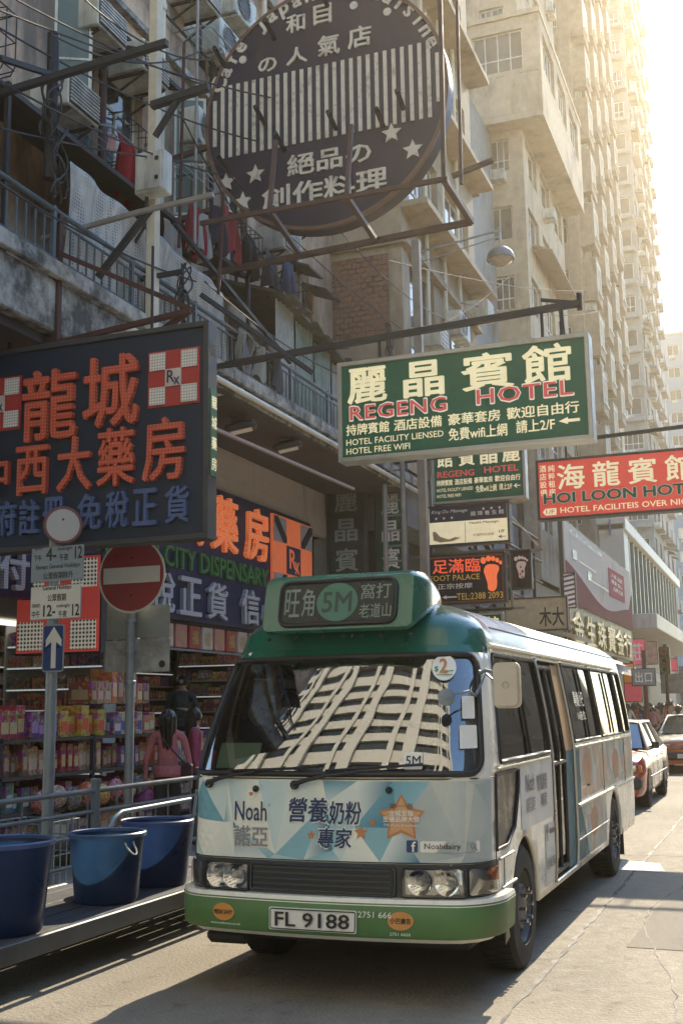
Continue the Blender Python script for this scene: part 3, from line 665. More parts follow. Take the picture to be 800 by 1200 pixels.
def rrect(x0, z0, x1, z1, r=.05, n=4):
    o = []
    for cx, cz, a0 in ((x1 - r, z0 + r, -90), (x1 - r, z1 - r, 0), (x0 + r, z1 - r, 90), (x0 + r, z0 + r, 180)):
        for k in range(n + 1):
            a = radians(a0 + 90 * k / n); o.append((cx + r * cos(a), cz + r * sin(a)))
    return o
def patch(outer, holes, off=0., dx=.1, dz=.12, surf=P):
    outer = dens(outer, .12); holes = [dens(h, .12) for h in holes]
    vs = []; ed = []
    for lp in [outer] + holes:
        n0 = len(vs); vs += lp; ed += [(n0 + i, n0 + (i + 1) % len(lp)) for i in range(len(lp))]
    xs = [p[0] for p in outer]; zs = [p[1] for p in outer]
    x = min(xs) + dx
    while x < max(xs):
        z = min(zs) + dz * .7
        while z < max(zs):
            if inside((x, z), outer) and not any(inside((x, z), h) for h in holes): vs.append((x, z))
            z += dz
        x += dx
    r = geometry.delaunay_2d_cdt([Vector(v) for v in vs], ed, [], 0, 1e-5)
    V, F = r[0], r[2]; fs = []
    for f in F:
        c = sum((V[i] for i in f), Vector((0, 0))) / len(f)
        if inside(c, outer) and not any(inside(c, h) for h in holes): fs.append(tuple(f))
    return [(v.x, v.y) for v in V], fs, off, surf
def add_patch(mb, pt):
    V, F, off, surf = pt; mb.add([surf(x, z, off) for x, z in V], F); return mb
def tube_on(mb, loop, r, off=0., closed=True, n=6, surf=P):
    pts = [surf(x, z, off) for x, z in dens(loop, .08)]
    if closed: pts.append(pts[0]); pts.append(pts[1])
    return mb.tube(pts, r, n, cap=False)
busw = mat('minibus_white_paint', (.82, .79, .68), .3, 0, .05, .34, 2.0, True, 3, 0, coat=.25, dirtcol=(.30, .26, .19))
busg = mat('minibus_green_paint', (.010, .118, .075), .25, 0, .06, .25, 1.5, True, 3, coat=.6, dirtcol=(.03, .08, .06))
buml = mat('bumper_green_paint', (.085, .19, .06), .5, 0, .1, .5, 4, True, 6, dirtcol=(.10, .11, .05))
tint = glass('tinted_window_glass', (.34, .38, .38), .07)
wsg = glass('windscreen_glass', (.72, .76, .74), .27, .012, wave=.0035)
seal_m = mat('window_seal', (.018, .018, .018), .5)
Z0, Z1 = .36, 2.13
ws = rrect(-.99, 1.33, .99, 2.07, .09)
side_w = {'r': [(.47 + .04, 1.38, 2.30, 2.08), (3.42, 1.42, 4.98, 2.09), (5.06, 1.42, 6.62, 2.09), (6.70, 1.42, 7.22, 2.09)], 'l': [(.51, 1.38, 2.30, 2.08), (2.38, 1.42, 3.9, 2.09), (3.98, 1.42, 5.5, 2.09), (5.58, 1.42, 7.2, 2.09)]}
qw = [(TS_ + .05, 1.31), (TS_ + .75, 1.31), (TS_ + .72, 1.16), (TS_ + .58, .95), (TS_ + .36, .86), (TS_ + .05, .86)]
door = rrect(yt(2.36), .40, yt(3.36), 2.10, .04)
def wpoly(y0, z0, y1, z1, s): return [(s * x, z) for x, z in rrect(yt(y0), z0, yt(y1), z1, .05)]
WB1, WB2 = 1.24, 5.72
def arch(yc, s=1): return [(s * (yt(yc) + .47 * cos(a)), .40 + .45 * sin(a)) for a in [pi * k / 14 for k in range(15)]]
out = [(T_END, Z0)] + [(T_END, Z1), (-T_END, Z1), (-T_END, Z0)]
def arch_notch(yc, s):
    pts = [(s * (yt(yc) + .47 * cos(pi * k / 14)), Z0 + .50 * sin(pi * k / 14)) for k in range(15)]
    return pts if s < 0 else pts
bot = []
bot += arch_notch(WB2, -1)[::1] if False else []
left = sorted(arch_notch(WB2, -1), key=lambda p: p[0]) + sorted(arch_notch(WB1, -1), key=lambda p: p[0])
right = sorted(arch_notch(WB1, 1), key=lambda p: p[0]) + sorted(arch_notch(WB2, 1), key=lambda p: p[0])
outer = [(-T_END, Z0)] + left + right + [(T_END, Z0), (T_END, Z1), (-T_END, Z1)]
holes = [ws, door, qw, [(-x, z) for x, z in qw]] + [wpoly(*w_, 1) for w_ in side_w['r']] + [wpoly(*w_, -1) for w_ in side_w['l']]
mb = MB(); add_patch(mb, patch(outer, holes))
body = mb.build('body', busw, bus, smooth=50, local=True)
md = body.modifiers.new('thickness', 'SOLIDIFY'); md.thickness = .035; md.offset = -1
# window panes and seals (sub-parts: seal)
def pane(poly, name, m_, off=-.012, seal_r=.014, par=bus):
    mb = MB(); add_patch(mb, patch(poly, [], off, .12, .2)); o = mb.build(name, m_, par, smooth=60, local=True)
    mb = MB(); tube_on(mb, poly, seal_r, .002); mb.build('seal', seal_m, o, smooth=60, local=True); return o
pane(ws, 'windscreen', wsg, -.010, .02)
for i, w_ in enumerate(side_w['r']):
    o = pane(wpoly(*w_, 1), 'side_window', tint)
    if w_[2] - w_[0] > 1.2:
        mb = MB(); ym = (w_[0] + w_[2]) / 2 + (.1 if i else .15); mb.tube([P(yt(ym), w_[1] + .02, .004), P(yt(ym), 1.75, .004), P(yt(ym), w_[3] - .02, .004)], .011, 6); mb.build('divider_bar', seal_m, o, local=True)
for w_ in side_w['l']: pane(wpoly(*w_, -1), 'side_window', tint)
for s in (1, -1): pane([(s * x, z) for x, z in qw], 'quarter_panel', mat('gloss_black_panel', (.008, .010, .012), .3, 0, .05, spec=.2), -.004, .012)
# black pillars between rear side windows
for y_ in (5.02, 6.66):
    mb = MB(); add_patch(mb, patch([(yt(y_) - .045, 1.42), (yt(y_) + .045, 1.42), (yt(y_) + .045, 2.09), (yt(y_) - .045, 2.09)], [], .004, .05, .2)); mb.build('black_pillar', seal_m, bus, local=True)
# door: folded glass leaves, tan and teal panel
dr = MB(); dr.box(.93, .95, 2.4, 2.42, .45, 2.05)
mb = MB(); add_patch(mb, patch([(yt(2.98), .42), (yt(3.34), .42), (yt(3.34), 1.36), (yt(2.98), 1.36)], [], -.004, .1, .2)); dpar = mb.build('door', mat('teal_door_paint', (.03, .13, .17), .5, 0, .1, .3, spec=.2), bus, local=True)
mb = MB(); add_patch(mb, patch([(yt(3.0), 1.36), (yt(3.34), 1.36), (yt(3.34), 2.07), (yt(3.0), 2.07)], [], -.006, .1, .2)); mb.build('tan_panel', mat('tan_panel_paint', (.42, .26, .13), .5, 0, .08, .2, spec=.2), dpar, local=True)
mb = MB(); add_patch(mb, patch([(yt(2.40), .55), (yt(2.96), .55), (yt(2.96), 2.06), (yt(2.40), 2.06)], [], -.018, .1, .3)); mb.build('door_glass', tint, dpar, local=True)
mb = MB()
for y_ in (2.40, 2.68, 2.96): mb.tube([P(yt(y_), .44, -.014), P(yt(y_), 1.35, -.014), P(yt(y_), 2.07, -.014)], .02, 6)
for z_ in (.46, 1.28, 2.04): mb.tube([P(yt(2.40), z_, -.014), P(yt(2.96), z_, -.014)], .022, 6)
mb.build('door_frame', seal_m, dpar, local=True)
mb = MB(); mb.box(.3, .97, 2.38, 3.34, .38, .42); mb.build('step', darkst, dpar, local=True)
mb = MB(); tube_on(mb, door, .012, .004); mb.build('door_seal', mat('dull_aluminium', (.5, .48, .42), .35, .7), dpar, smooth=50, local=True)
# mouldings
mb = MB()
for s in (1, -1):
    mb.tube([P(s * (TS_ + .1 + i * .1), .80, .008) for i in range(5)] , .010, 6); mb.tube([P(s * yt(3.45 + i * .2), .88, .006) for i in range(21)], .016, 6); mb.tube([P(s * yt(.5 + i * .2), .62, .006) for i in range(3)], .010, 6)
    mb.tube([P(s * yt(3.4 + i * .2), .60, .006) for i in range(10)], .009, 6); mb.tube([P(s * (TS_ + .1 + .2 * i), 1.345, .006) for i in range(10)], .010, 6); mb.tube([P(s * yt(3.4 + i * .2), 1.375, .006) for i in range(20)], .010, 6)
mb.build('moulding', mat('dull_aluminium', (.5, .48, .42)), bus, smooth=50, local=True)
for s in (1, -1): mb = MB(); mb.tube([P(s * (1.16 + i * .15), 2.14, .012) for i in range(44)], .017, 8); mb.build('drip_rail', busw, bus, smooth=50, local=True)
# roof: dome lofted from the plan outline
def roof_pt(t, s, off=0.):
    p = P(t, 2.13); yc = min(max(p.y, 1.5), BL - .9); cx = 0.
    k = 1 - s; x = p.x * (1 - s) + cx * s; y = p.y * (1 - s) + yc * s
    e = (1 - (1 - s) ** 2.6) ** (1 / 2.2)
    return Vector((x, y, 2.13 + .36 * e + off))
def roof_part(cond, name, m_, off=0.):
    mb = MB(); nt_ = 150; ns = 14; g = {}
    for i in range(nt_):
        for j in range(ns):
            t0 = -T_END + 2 * T_END * i / nt_; t1 = -T_END + 2 * T_END * (i + 1) / nt_
            q = [roof_pt(t0, (j / ns) ** 1.3, off), roof_pt(t1, (j / ns) ** 1.3, off), roof_pt(t1, ((j + 1) / ns) ** 1.3, off), roof_pt(t0, ((j + 1) / ns) ** 1.3, off)]
            c = sum(q, Vector()) / 4
            if not cond(c): continue
            ids = []
            for p in q:
                k = (round(p.x, 4), round(p.y, 4), round(p.z, 4))
                if k not in g: g[k] = len(mb.v); mb.v.append(tuple(p))
                if g[k] not in ids: ids.append(g[k])
            if len(ids) > 2: mb.f.append(tuple(ids)); mb.mi.append(0); mb.c.append((1, 1, 1))
    return mb.build(name, m_, bus, smooth=50, local=True)
roof_part(lambda c: not (c.y < 1.05), 'roof', busw)
roof_part(lambda c: c.y < 1.05, 'roof_cap', busg)
# green header above the windscreen
mb = MB(); add_patch(mb, patch([(-1.13, 2.085), (1.13, 2.085), (1.13, 2.135), (-1.13, 2.135)], [], .006, .08, .1)); mb.build('header_panel', busg, bus, smooth=60, local=True)
# roof ribs / rear fairing of the cap
# destination box
def dbx(x, y, z): return Vector((x, y, z))
db = MB(); prof = []
secs = [(.30, .525, 2.25, 2.60, .04), (.33, .545, 2.23, 2.625, .07), (.70, .545, 2.32, 2.645, .09), (1.0, .52, 2.38, 2.62, .12), (1.3, .45, 2.43, 2.55, .06), (1.5, .38, 2.46, 2.50, .02)]
ring = []
for (y, w_, za, zb, r_) in secs:
    pts = rrect(-w_, za, w_, zb, r_, 5); ring.append([(x, y + (.10 * (z - 2.25) / .4 if y < .5 else 0), z) for x, z in pts])
n = len(ring[0]); db.v = [p for r_ in ring for p in r_]
for i in range(len(ring) - 1):
    for k in range(n): db.f.append((i * n + k, i * n + (k + 1) % n, (i + 1) * n + (k + 1) % n, (i + 1) * n + k)); db.mi.append(0); db.c.append((1, 1, 1))
for fc in (tuple(range(n))[::-1], tuple((len(ring) - 1) * n + k for k in range(n))): db.f.append(fc); db.mi.append(0); db.c.append((1, 1, 1))
dbox = db.build('route_board_box', busg, bus, smooth=35, local=True)
def dfn(x, z, d=0.): return Vector((x, .30 + .10 * (z - 2.25) / .4 - d, z))
mb = MB(); mb.prism(rrect(-.40, 2.285, .41, 2.575, .06, 5), dfn, .002, .012); mb.build('display', mat('route_board_black', (.012, .02, .018), .25, 0, .1, spec=.35), dbox, local=True, fixn=True)
mb = MB(); tube_on(mb, rrect(-.40, 2.285, .41, 2.575, .06, 5), .016, .01, surf=dfn); mb.build('display_seal', seal_m, dbox, smooth=50, local=True)
mb = MB(); mb.prism([(.005 + .145 * cos(a), 2.43 + .130 * sin(a)) for a in [2 * pi * k / 32 for k in range(32)]], dfn, .012, .0145); mb.build('route_disc', mat('route_disc_green', (.09, .20, .14), .4, spec=.2), dbox, local=True, fixn=True)
rb = mat('route_board_lettering', (.22, .27, .23), .4, spec=.2)
kw = dict(parent=dbox)
def blet(s_, rect, fn, m_, par, **k):
    f2 = lambda x, y, d: wloc(par) + fn(x, y, d); return lettering(s_, rect, f2, m_, par, **k)
blet('5M', (-.10, 2.36, .11, 2.50), dfn, mat('route_number_dark', (.02, .05, .035), .4), dbox, lift=.0165, offset=.03)
blet('旺', (-.37, 2.34, -.26, 2.53), dfn, rb, dbox, lift=.0145); blet('角', (-.245, 2.34, -.155, 2.53), dfn, rb, dbox, lift=.0145)
blet('窩打', (.17, 2.44, .38, 2.545), dfn, rb, dbox, lift=.0145); blet('老道山', (.165, 2.315, .385, 2.41), dfn, rb, dbox, lift=.0145)
for i in range(6): mb = MB(); mb.lathe([(.0, .02), (.012, .018), (.014, 0)], (-.5 + .2 * i, .36, 2.20), (0, -1, .4), 8); mb.build('bolt', blackp, dbox, local=True)
# front decal: faceted shards
rng = random.Random(11)
def shards(poly_t, npts, pal, off, name, cols=None, seed=1):
    rg = random.Random(seed); x0 = min(p[0] for p in poly_t); x1 = max(p[0] for p in poly_t); z0 = min(p[1] for p in poly_t); z1 = max(p[1] for p in poly_t)
    out_ = dens(poly_t, .22); pts = list(out_); ed = [(i, (i + 1) % len(out_)) for i in range(len(out_))]
    for _ in range(npts):
        p = (rg.uniform(x0, x1), rg.uniform(z0, z1))
        if inside(p, out_): pts.append(p)
    V, _, F, *_r = geometry.delaunay_2d_cdt([Vector(p) for p in pts], ed, [], 0, 1e-4)
    mb = MB()
    for f in F:
        c = sum((V[i] for i in f), Vector((0, 0))) / 3
        if not inside(c, out_): continue
        a, b_, cc = [V[i] for i in f]; base = pal(c.x, c.y, rg); c2 = pal(c.x, c.y, rg); N_ = 5
        grd = rg.randrange(3)
        def pt(i, j): return a + (b_ - a) * (i / N_) + (cc - a) * (j / N_)
        def cl(i, j):
            w_ = (i, j, N_ - i - j)[grd] / N_; return tuple(base[k] * (1 - w_) + c2[k] * w_ for k in range(3))
        for i in range(N_):
            for j in range(N_ - i):
                tri = [(i, j), (i + 1, j), (i, j + 1)]; mb.col = [cl(*q) for q in tri]; mb.add([P(*pt(*q), off) for q in tri], [(0, 1, 2)])
                if i + j < N_ - 1:
                    tri = [(i + 1, j), (i + 1, j + 1), (i, j + 1)]; mb.col = [cl(*q) for q in tri]; mb.add([P(*pt(*q), off) for q in tri], [(0, 1, 2)])
    return mb.build(name, PRINT, bus, local=True)
palf = [(.68, .74, .68), (.45, .60, .62), (.16, .36, .44), (.05, .19, .29), (.78, .79, .68), (.58, .68, .66), (.26, .47, .53), (.80, .80, .70), (.66, .72, .68)]
def pf(x, z, rg):
    if x > .62: return rg.choice([(.45, .50, .48), (.36, .42, .42), (.55, .57, .50)])
    return rg.choice(palf)
shards([(-1.08, .815), (1.08, .815), (1.10, 1.29), (-1.10, 1.29)], 10, pf, .004, 'front_decal', seed=23)
# side decal, door side and rear
def ps(x, z, rg):
    y = x - TS_ + .34
    if y < 2.4: return rg.choice([(.66, .68, .65), (.72, .72, .66), (.60, .62, .60), (.68, .66, .60)])
    if y < 3.6: return rg.choice([(.05, .2, .26), (.08, .25, .3), (.05, .16, .24)])
    if z < .6: return rg.choice([(.55, .5, .4), (.5, .42, .33), (.3, .42, .45)])
    return rg.choice([(.55, .47, .36), (.68, .60, .47), (.46, .35, .26), (.40, .44, .40), (.62, .46, .37), (.26, .40, .43), (.70, .66, .55)])
def sdec(y0, y1, z0, z1, n, seed, nm='side_decal'):
    shards([(yt(y0), z0), (yt(y1), z0), (yt(y1), z1), (yt(y0), z1)], n, ps, .003, nm, seed=seed)
sdec(1.15, 2.34, .90, 1.335, 4, 3); sdec(3.40, 7.3, .92, 1.36, 30, 4); sdec(3.40, 5.1, .42, .86, 14, 6); sdec(1.95, 2.34, .42, .86, 3, 8)
mb = MB(); add_patch(mb, patch([(yt(3.38), .42), (yt(4.0), .42), (yt(3.62), .84), (yt(3.62), 1.34), (yt(3.38), 1.34)], [], .0045, .1, .2)); mb.build('teal_flash', mat('teal_door_paint', (.05, .17, .21)), bus, local=True)
# lettering on the nose
navy = mat('navy_print', (.018, .04, .12), .35, 0, .03); greyp = mat('grey_print', (.26, .26, .27), .4, 0, .03); wprint = mat('white_print', (.78, .77, .70), .35, 0, .03); orp = mat('orange_print', (.52, .20, .07), .4, 0, .05); blk = mat('black_print', (.02, .02, .02), .4)
L = lambda s_, r_, m_, off=.012, lift=.009, **k: blet(s_, r_, lambda x, y, d: P(x, y, d), m_, bus, offset=off, lift=lift, **k)
def outlined(s_, r_, m_, off=.02, **k):
    L(s_, (r_[0] - .008, r_[1] - .008, r_[2] + .008, r_[3] + .008), wprint, off + .06, .006, **k); L(s_, r_, m_, off, .009, **k)
outlined('Noah', (-.60, 1.04, -.37, 1.16), navy, .025); L('®', (-.36, 1.13, -.345, 1.145), navy, 0)
outlined('諾亞', (-.60, .88, -.36, 1.01), greyp, .035)
mb = MB(); mb.prism([(-.485 + .032 * cos(a), 1.205 + .032 * sin(a)) for a in [pi * k / 10 for k in range(20)]], lambda x, z, d: P(x, z, d), .005, .008); mb.build('badge', wprint, bus, local=True, fixn=True)
mb = MB(); mb.prism([(-.50, 1.215), (-.47, 1.215), (-.475, 1.195), (-.495, 1.195)], lambda x, z, d: P(x, z, d), .008, .010); mb.build('badge_mark', orp, bus, local=True, fixn=True)
outlined('營養', (-.22, 1.04, .035, 1.19), navy, .03, shear=.12); outlined('奶粉', (.04, 1.03, .25, 1.17), navy, .03, shear=.12); outlined('專家', (-.03, .89, .19, 1.01), navy, .03, shear=.12)
def star(cx, cz, r_, m_, name, fn=None, par=bus, ri=.45, l0=.005, l1=.008, rot=0., asp=1.):
    pts = [(cx + asp * (r_ if k % 2 == 0 else r_ * ri) * sin(rot + k * pi / 5), cz + (r_ if k % 2 == 0 else r_ * ri) * cos(rot + k * pi / 5)) for k in range(10)]
    mb = MB(); mb.prism(pts, fn or (lambda x, z, d: P(x, z, d)), l0, l1); return mb.build(name, m_, par, local=True, fixn=True)
star(.49, 1.07, .145, orp, 'star_emblem', ri=.55); star(.49, 1.07, .125, mat('gold_print', (.60, .34, .16), .4, 0, .15), 'star_emblem', ri=.5, l0=.008, l1=.0095)
star(.245, .985, .045, orp, 'star_emblem'); star(.315, 1.045, .026, orp, 'star_emblem'); star(-.07, .965, .028, orp, 'star_emblem')
L('全城至強\n至優品牌大獎', (.38, 1.05, .60, 1.12), wprint, .03, .0125); L('TVB Weekly Brand Award', (.385, 1.02, .595, 1.04), wprint, .01, .0125)
L('第一名', (.42, 1.13, .56, 1.16), mat('dark_gold_print', (.2, .09, .03), .4), .01, .0125)
fbm = mat('social_badge_blue', (.02, .045, .16), .35)
mb = MB(); mb.prism(rrect(.52, .875, .585, .945, .006, 2), lambda x, z, d: P(x, z, d), .005, .008); mb.build('social_badge', fbm, bus, local=True, fixn=True)
L('f', (.548, .878, .576, .938), wprint, .03, .0095)
mb = MB(); mb.prism(dens(rrect(.60, .875, .965, .94, .012, 3), .06), lambda x, z, d: P(x, z, d), .005, .008); mb.build('search_bar', wprint, bus, local=True, fixn=True)
L('Noahdairy', (.625, .885, .84, .928), blk, .01, .0095)
mb = MB(); tube_on(mb, [(.915 + .014 * cos(a), .912 + .014 * sin(a)) for a in [pi * k / 6 for k in range(12)]], .0025, .009); mb.tube([P(.925, .902, .009), P(.942, .885, .009)], .003, 5); mb.tube([P(.88, .88, .009), P(.88, .935, .009)], .0015, 4); mb.build('search_icon', greyp, bus, local=True)
# pale figures of the side artwork, flat print
for (cy_, cz_, ry, rz_, c_) in ((4.05, 1.16, .20, .17, 'a'), (4.05, .98, .30, .05, 'b'), (5.0, 1.14, .24, .20, 'b'), (5.9, 1.12, .22, .17, 'a'), (6.6, 1.08, .18, .13, 'b'), (4.3, .68, .20, .14, 'a')):
    m_ = mat('artwork_warm_' + c_, (.55, .30, .18) if c_ == 'a' else (.66, .47, .33), .5, 0, .3, nscale=5, spec=.2)
    mb = MB(); mb.prism([(yt(cy_ + ry * cos(a) * (1 + .15 * sin(3 * a))), cz_ + rz_ * sin(a) * (1 + .1 * cos(2 * a))) for a in [2 * pi * k / 24 for k in range(24)]], lambda x, z, d: P(x, z, d), .0032, .0045); mb.build('side_artwork', m_, bus, local=True, fixn=True)
# lettering on the side
def Ls(s_, y0, z0, y1, z1, m_, off=.012, **k): return L(s_, (yt(y0), z0, yt(y1), z1), m_, off, .009, **k)
Ls('Noah', 1.32, 1.14, 1.62, 1.26, navy, .03); Ls('諾亞', 1.32, 1.0, 1.62, 1.1, greyp, .03); Ls('營養奶粉', 1.72, 1.12, 2.08, 1.24, navy, .03); Ls('專家', 1.84, 1.0, 2.05, 1.1, navy, .03)
Ls('f', 1.99, .74, 2.05, .86, fbm, .06); Ls('Noahdairy', 2.09, .77, 2.30, .83, blk, .01); Ls('全城至優', 1.98, .54, 2.30, .62, greyp, .01)
Ls('專線小巴', 3.75, 1.72, 4.3, 1.86, mat('white_print', (.78, .77, .70)), .02); Ls('16座位', 3.8, 1.6, 4.25, 1.68, wprint, .01)
# bumper
def bump_pt(t, z, off=0.): 
    p = P(t, z, off + .07); return p
mb = MB(); nb = 60; ring = []
TB = 1.36
prof = [(-.05, .40), (.0, .392), (.012, .41), (.012, .585), (.0, .60), (-.03, .605)]
for i in range(nb + 1):
    t = -TB + 2 * TB * i / nb; ring.append([P(t, z, .065 + o_) for o_, z in prof])
vs = [p for r_ in ring for p in r_]; k_ = len(prof)
mb.add(vs, [(i * k_ + j, (i + 1) * k_ + j, (i + 1) * k_ + j + 1, i * k_ + j + 1) for i in range(nb) for j in range(k_ - 1)])
bmp = mb.build('bumper', buml, bus, smooth=40, local=True)
mb = MB(); mb.add([P(-TB + 2 * TB * i / nb, z, .065 + o_) for i in range(nb + 1) for o_, z in ((.0135, .575), (.002, .612), (-.09, .615))], [(i * 3 + j, (i + 1) * 3 + j, (i + 1) * 3 + j + 1, i * 3 + j + 1) for i in range(nb) for j in range(2)]); mb.build('bumper_lip', busw, bmp, smooth=60, local=True)
BF = lambda x, z, d=0.: P(x, z, .078 + d)
# number plate
mb = MB(); mb.prism(rrect(-.30, .415, .245, .545, .008, 2), BF, .004, .014); npl = mb.build('number_plate', mat('plate_white', (.74, .73, .66), .35, 0, .06, .2), bmp, local=True, fixn=True)
mb = MB(); tube_on(mb, rrect(-.292, .423, .237, .537, .008, 2), .0035, .015, surf=BF, n=4); mb.build('plate_border', blk, npl, local=True)
B = lambda s_, r_, m_, off=.02, lift=.006, **k: blet(s_, r_, lambda x, y, d: BF(x, y, d), m_, bmp, offset=off, lift=lift, **k)
blet('FL 9188', (-.262, .438, .205, .522), BF, blk, npl, offset=.035, lift=.0175)
B('2751 666', (.255, .51, .45, .545), wprint, .01, .018); 
for cx in (-.62, .50):
    mb = MB(); mb.prism([(cx + .075 * cos(a), .495 + .052 * sin(a)) for a in [pi * k / 14 for k in range(28)]], BF, .002, .006); mb.build('round_sticker', mat('orange_sticker', (.60, .27, .07), .4, 0, .08), bmp, local=True, fixn=True)
B('MEDIA SAVVY', (-.685, .480, -.555, .508), blk, .03, .008); B('小巴廣告', (.44, .478, .56, .512), blk, .03, .008)
B('www.mediasavvy.com.hk', (-.71, .418, -.50, .435), wprint, .01); B('2751 6666', (.44, .412, .56, .43), wprint, .01)
# dark lamp and grille panel
mb = MB(); add_patch(mb, patch([(-1.22, .60), (1.22, .60), (1.22, .805), (-1.22, .805)], [], .006, .08, .1)); gp_ = mb.build('lamp_panel', mat('lamp_panel_grey', (.035, .04, .045), .4, 0, .1, .2), bus, smooth=60, local=True)
mb = MB(); tube_on(mb, rrect(-.47, .622, .45, .785, .02, 2), .012, .012); gr = mb.build('grille', mat('lamp_panel_grey', (.035, .04, .045)), bus, local=True)
for i in range(5):
    z_ = .638 + i * .033; mb = MB()
    for k in range(12): mb.bar(P(-.45 + .88 * k / 12, z_, .02), P(-.45 + .88 * (k + 1) / 12, z_, .02), .018, .009)
    mb.build('grille_slat', mat('grille_grey', (.06, .065, .07), .4, 0, .1, .2), gr, local=True)
lens = glass('lamp_lens', (.9, .9, .88), .10); refl = mat('lamp_reflector', (.62, .62, .60), .18, .85, .1)
amber = mat('amber_lens', (.55, .17, .03), .2, 0, .1)
for s in (1, -1):
    a, b_ = (.50, .86) if s > 0 else (-.80, -.48)
    mb = MB(); add_patch(mb, patch(rrect(a, .625, b_, .785, .015, 2), [], .010, .06, .08)); hl = mb.build('headlight', refl, bus, local=True)
    for cx in (a + .1, b_ - .1):
        mb = MB(); c0 = P(cx, .705, .012); mb.lathe([(.0, .002), (.03, .004), (.068, .026), (.074, .028)], c0, (0, -1, 0), 24); mb.build('reflector', chrome, hl, smooth=50, local=True)
        mb = MB(); mb.lathe([(.0, .035), (.014, .03), (.016, .0)], c0, (0, -1, 0), 12); mb.build('bulb', wprint, hl, smooth=50, local=True)
    mb = MB(); add_patch(mb, patch(rrect(a, .625, b_, .785, .015, 2), [], .046, .06, .08)); mb.build('lens', lens, hl, smooth=60, local=True)
    mb = MB(); tube_on(mb, rrect(a, .625, b_, .785, .015, 2), .009, .03); mb.build('bezel', blackp, hl, local=True)
    ia, ib = (.885, 1.14) if s > 0 else (-1.12, -.83)
    mb = MB(); add_patch(mb, patch(rrect(ia, .63, ib, .78, .015, 2), [], .02, .05, .06)); il = mb.build('indicator', refl, bus, smooth=60, local=True)
    mb = MB(); add_patch(mb, patch(rrect(ib - .1, .70, ib - .01, .775, .01, 2) if s > 0 else rrect(ia + .01, .70, ia + .1, .775, .01, 2), [], .026, .05, .06)); mb.build('amber_lens', amber, il, local=True)
    mb = MB(); add_patch(mb, patch(rrect(ia, .63, ib, .78, .015, 2), [], .034, .05, .06)); mb.build('lens', lens, il, smooth=60, local=True)
# small side marker and tow shroud
mb = MB(); mb.box(-.85, .85, .30, .6, .28, .42, .02); mb.box(-.85, -.55, .12, .35, .27, .36, .03); mb.build('underrun', mat('grimy_black', (.03, .028, .026), .8, 0, .3, .3, streak=False), bus, local=True)
mb = MB(); mb.box(-.8, .8, .5, 7.3, .38, .44); mb.tube([(-.3, .6, .3), (-.3, 6.8, .33)], .06); mb.tube([(.4, 3, .3), (.4, 5.4, .3)], .11); mb.tube([(-.85, WB1, .40), (.85, WB1, .40)], .05); mb.tube([(-.85, WB2, .40), (.85, WB2, .40)], .06); mb.build('chassis', mat('grimy_black', (.03, .028, .026)), bus, local=True)
mb = MB(); mb.add([(.93, .78, .5), (1.0, .62, .5), (1.0, .70, .30), (.96, .74, .24), (.93, .82, .3)], [(0, 1, 2, 3, 4)]); mb.build('skirt_flap', busw, bus, local=True)
# panel seams and rivets
for sm in ([(-1.13, .81), (-.6, .812), (0, .812), (.6, .812), (1.13, .81)], [(-1.13, 1.302), (0, 1.302), (1.13, 1.302)], [(1.16, .62), (1.16, 1.0), (1.16, 1.30)], [(-1.16, .62), (-1.16, 1.0), (-1.16, 1.30)], [(yt(3.37), .40), (yt(3.37), 1.3), (yt(3.37), 2.1)], [(yt(5.0), .9), (yt(5.0), 1.36)], [(yt(6.6), .9), (yt(6.6), 1.36)], [(yt(2.33), .4), (yt(2.33), 1.36)], [(yt(.55), .45), (yt(.58), .8)]):
    mb = MB(); pts = []
    for a, b_ in zip(sm, sm[1:]): pts += [P(a[0] + (b_[0] - a[0]) * k / 6, a[1] + (b_[1] - a[1]) * k / 6, .0055) for k in range(6)]
    pts.append(P(*sm[-1], .0055)); mb.tube(pts, .0035, 5); mb.build('panel_seam', seal_m, bus, local=True)
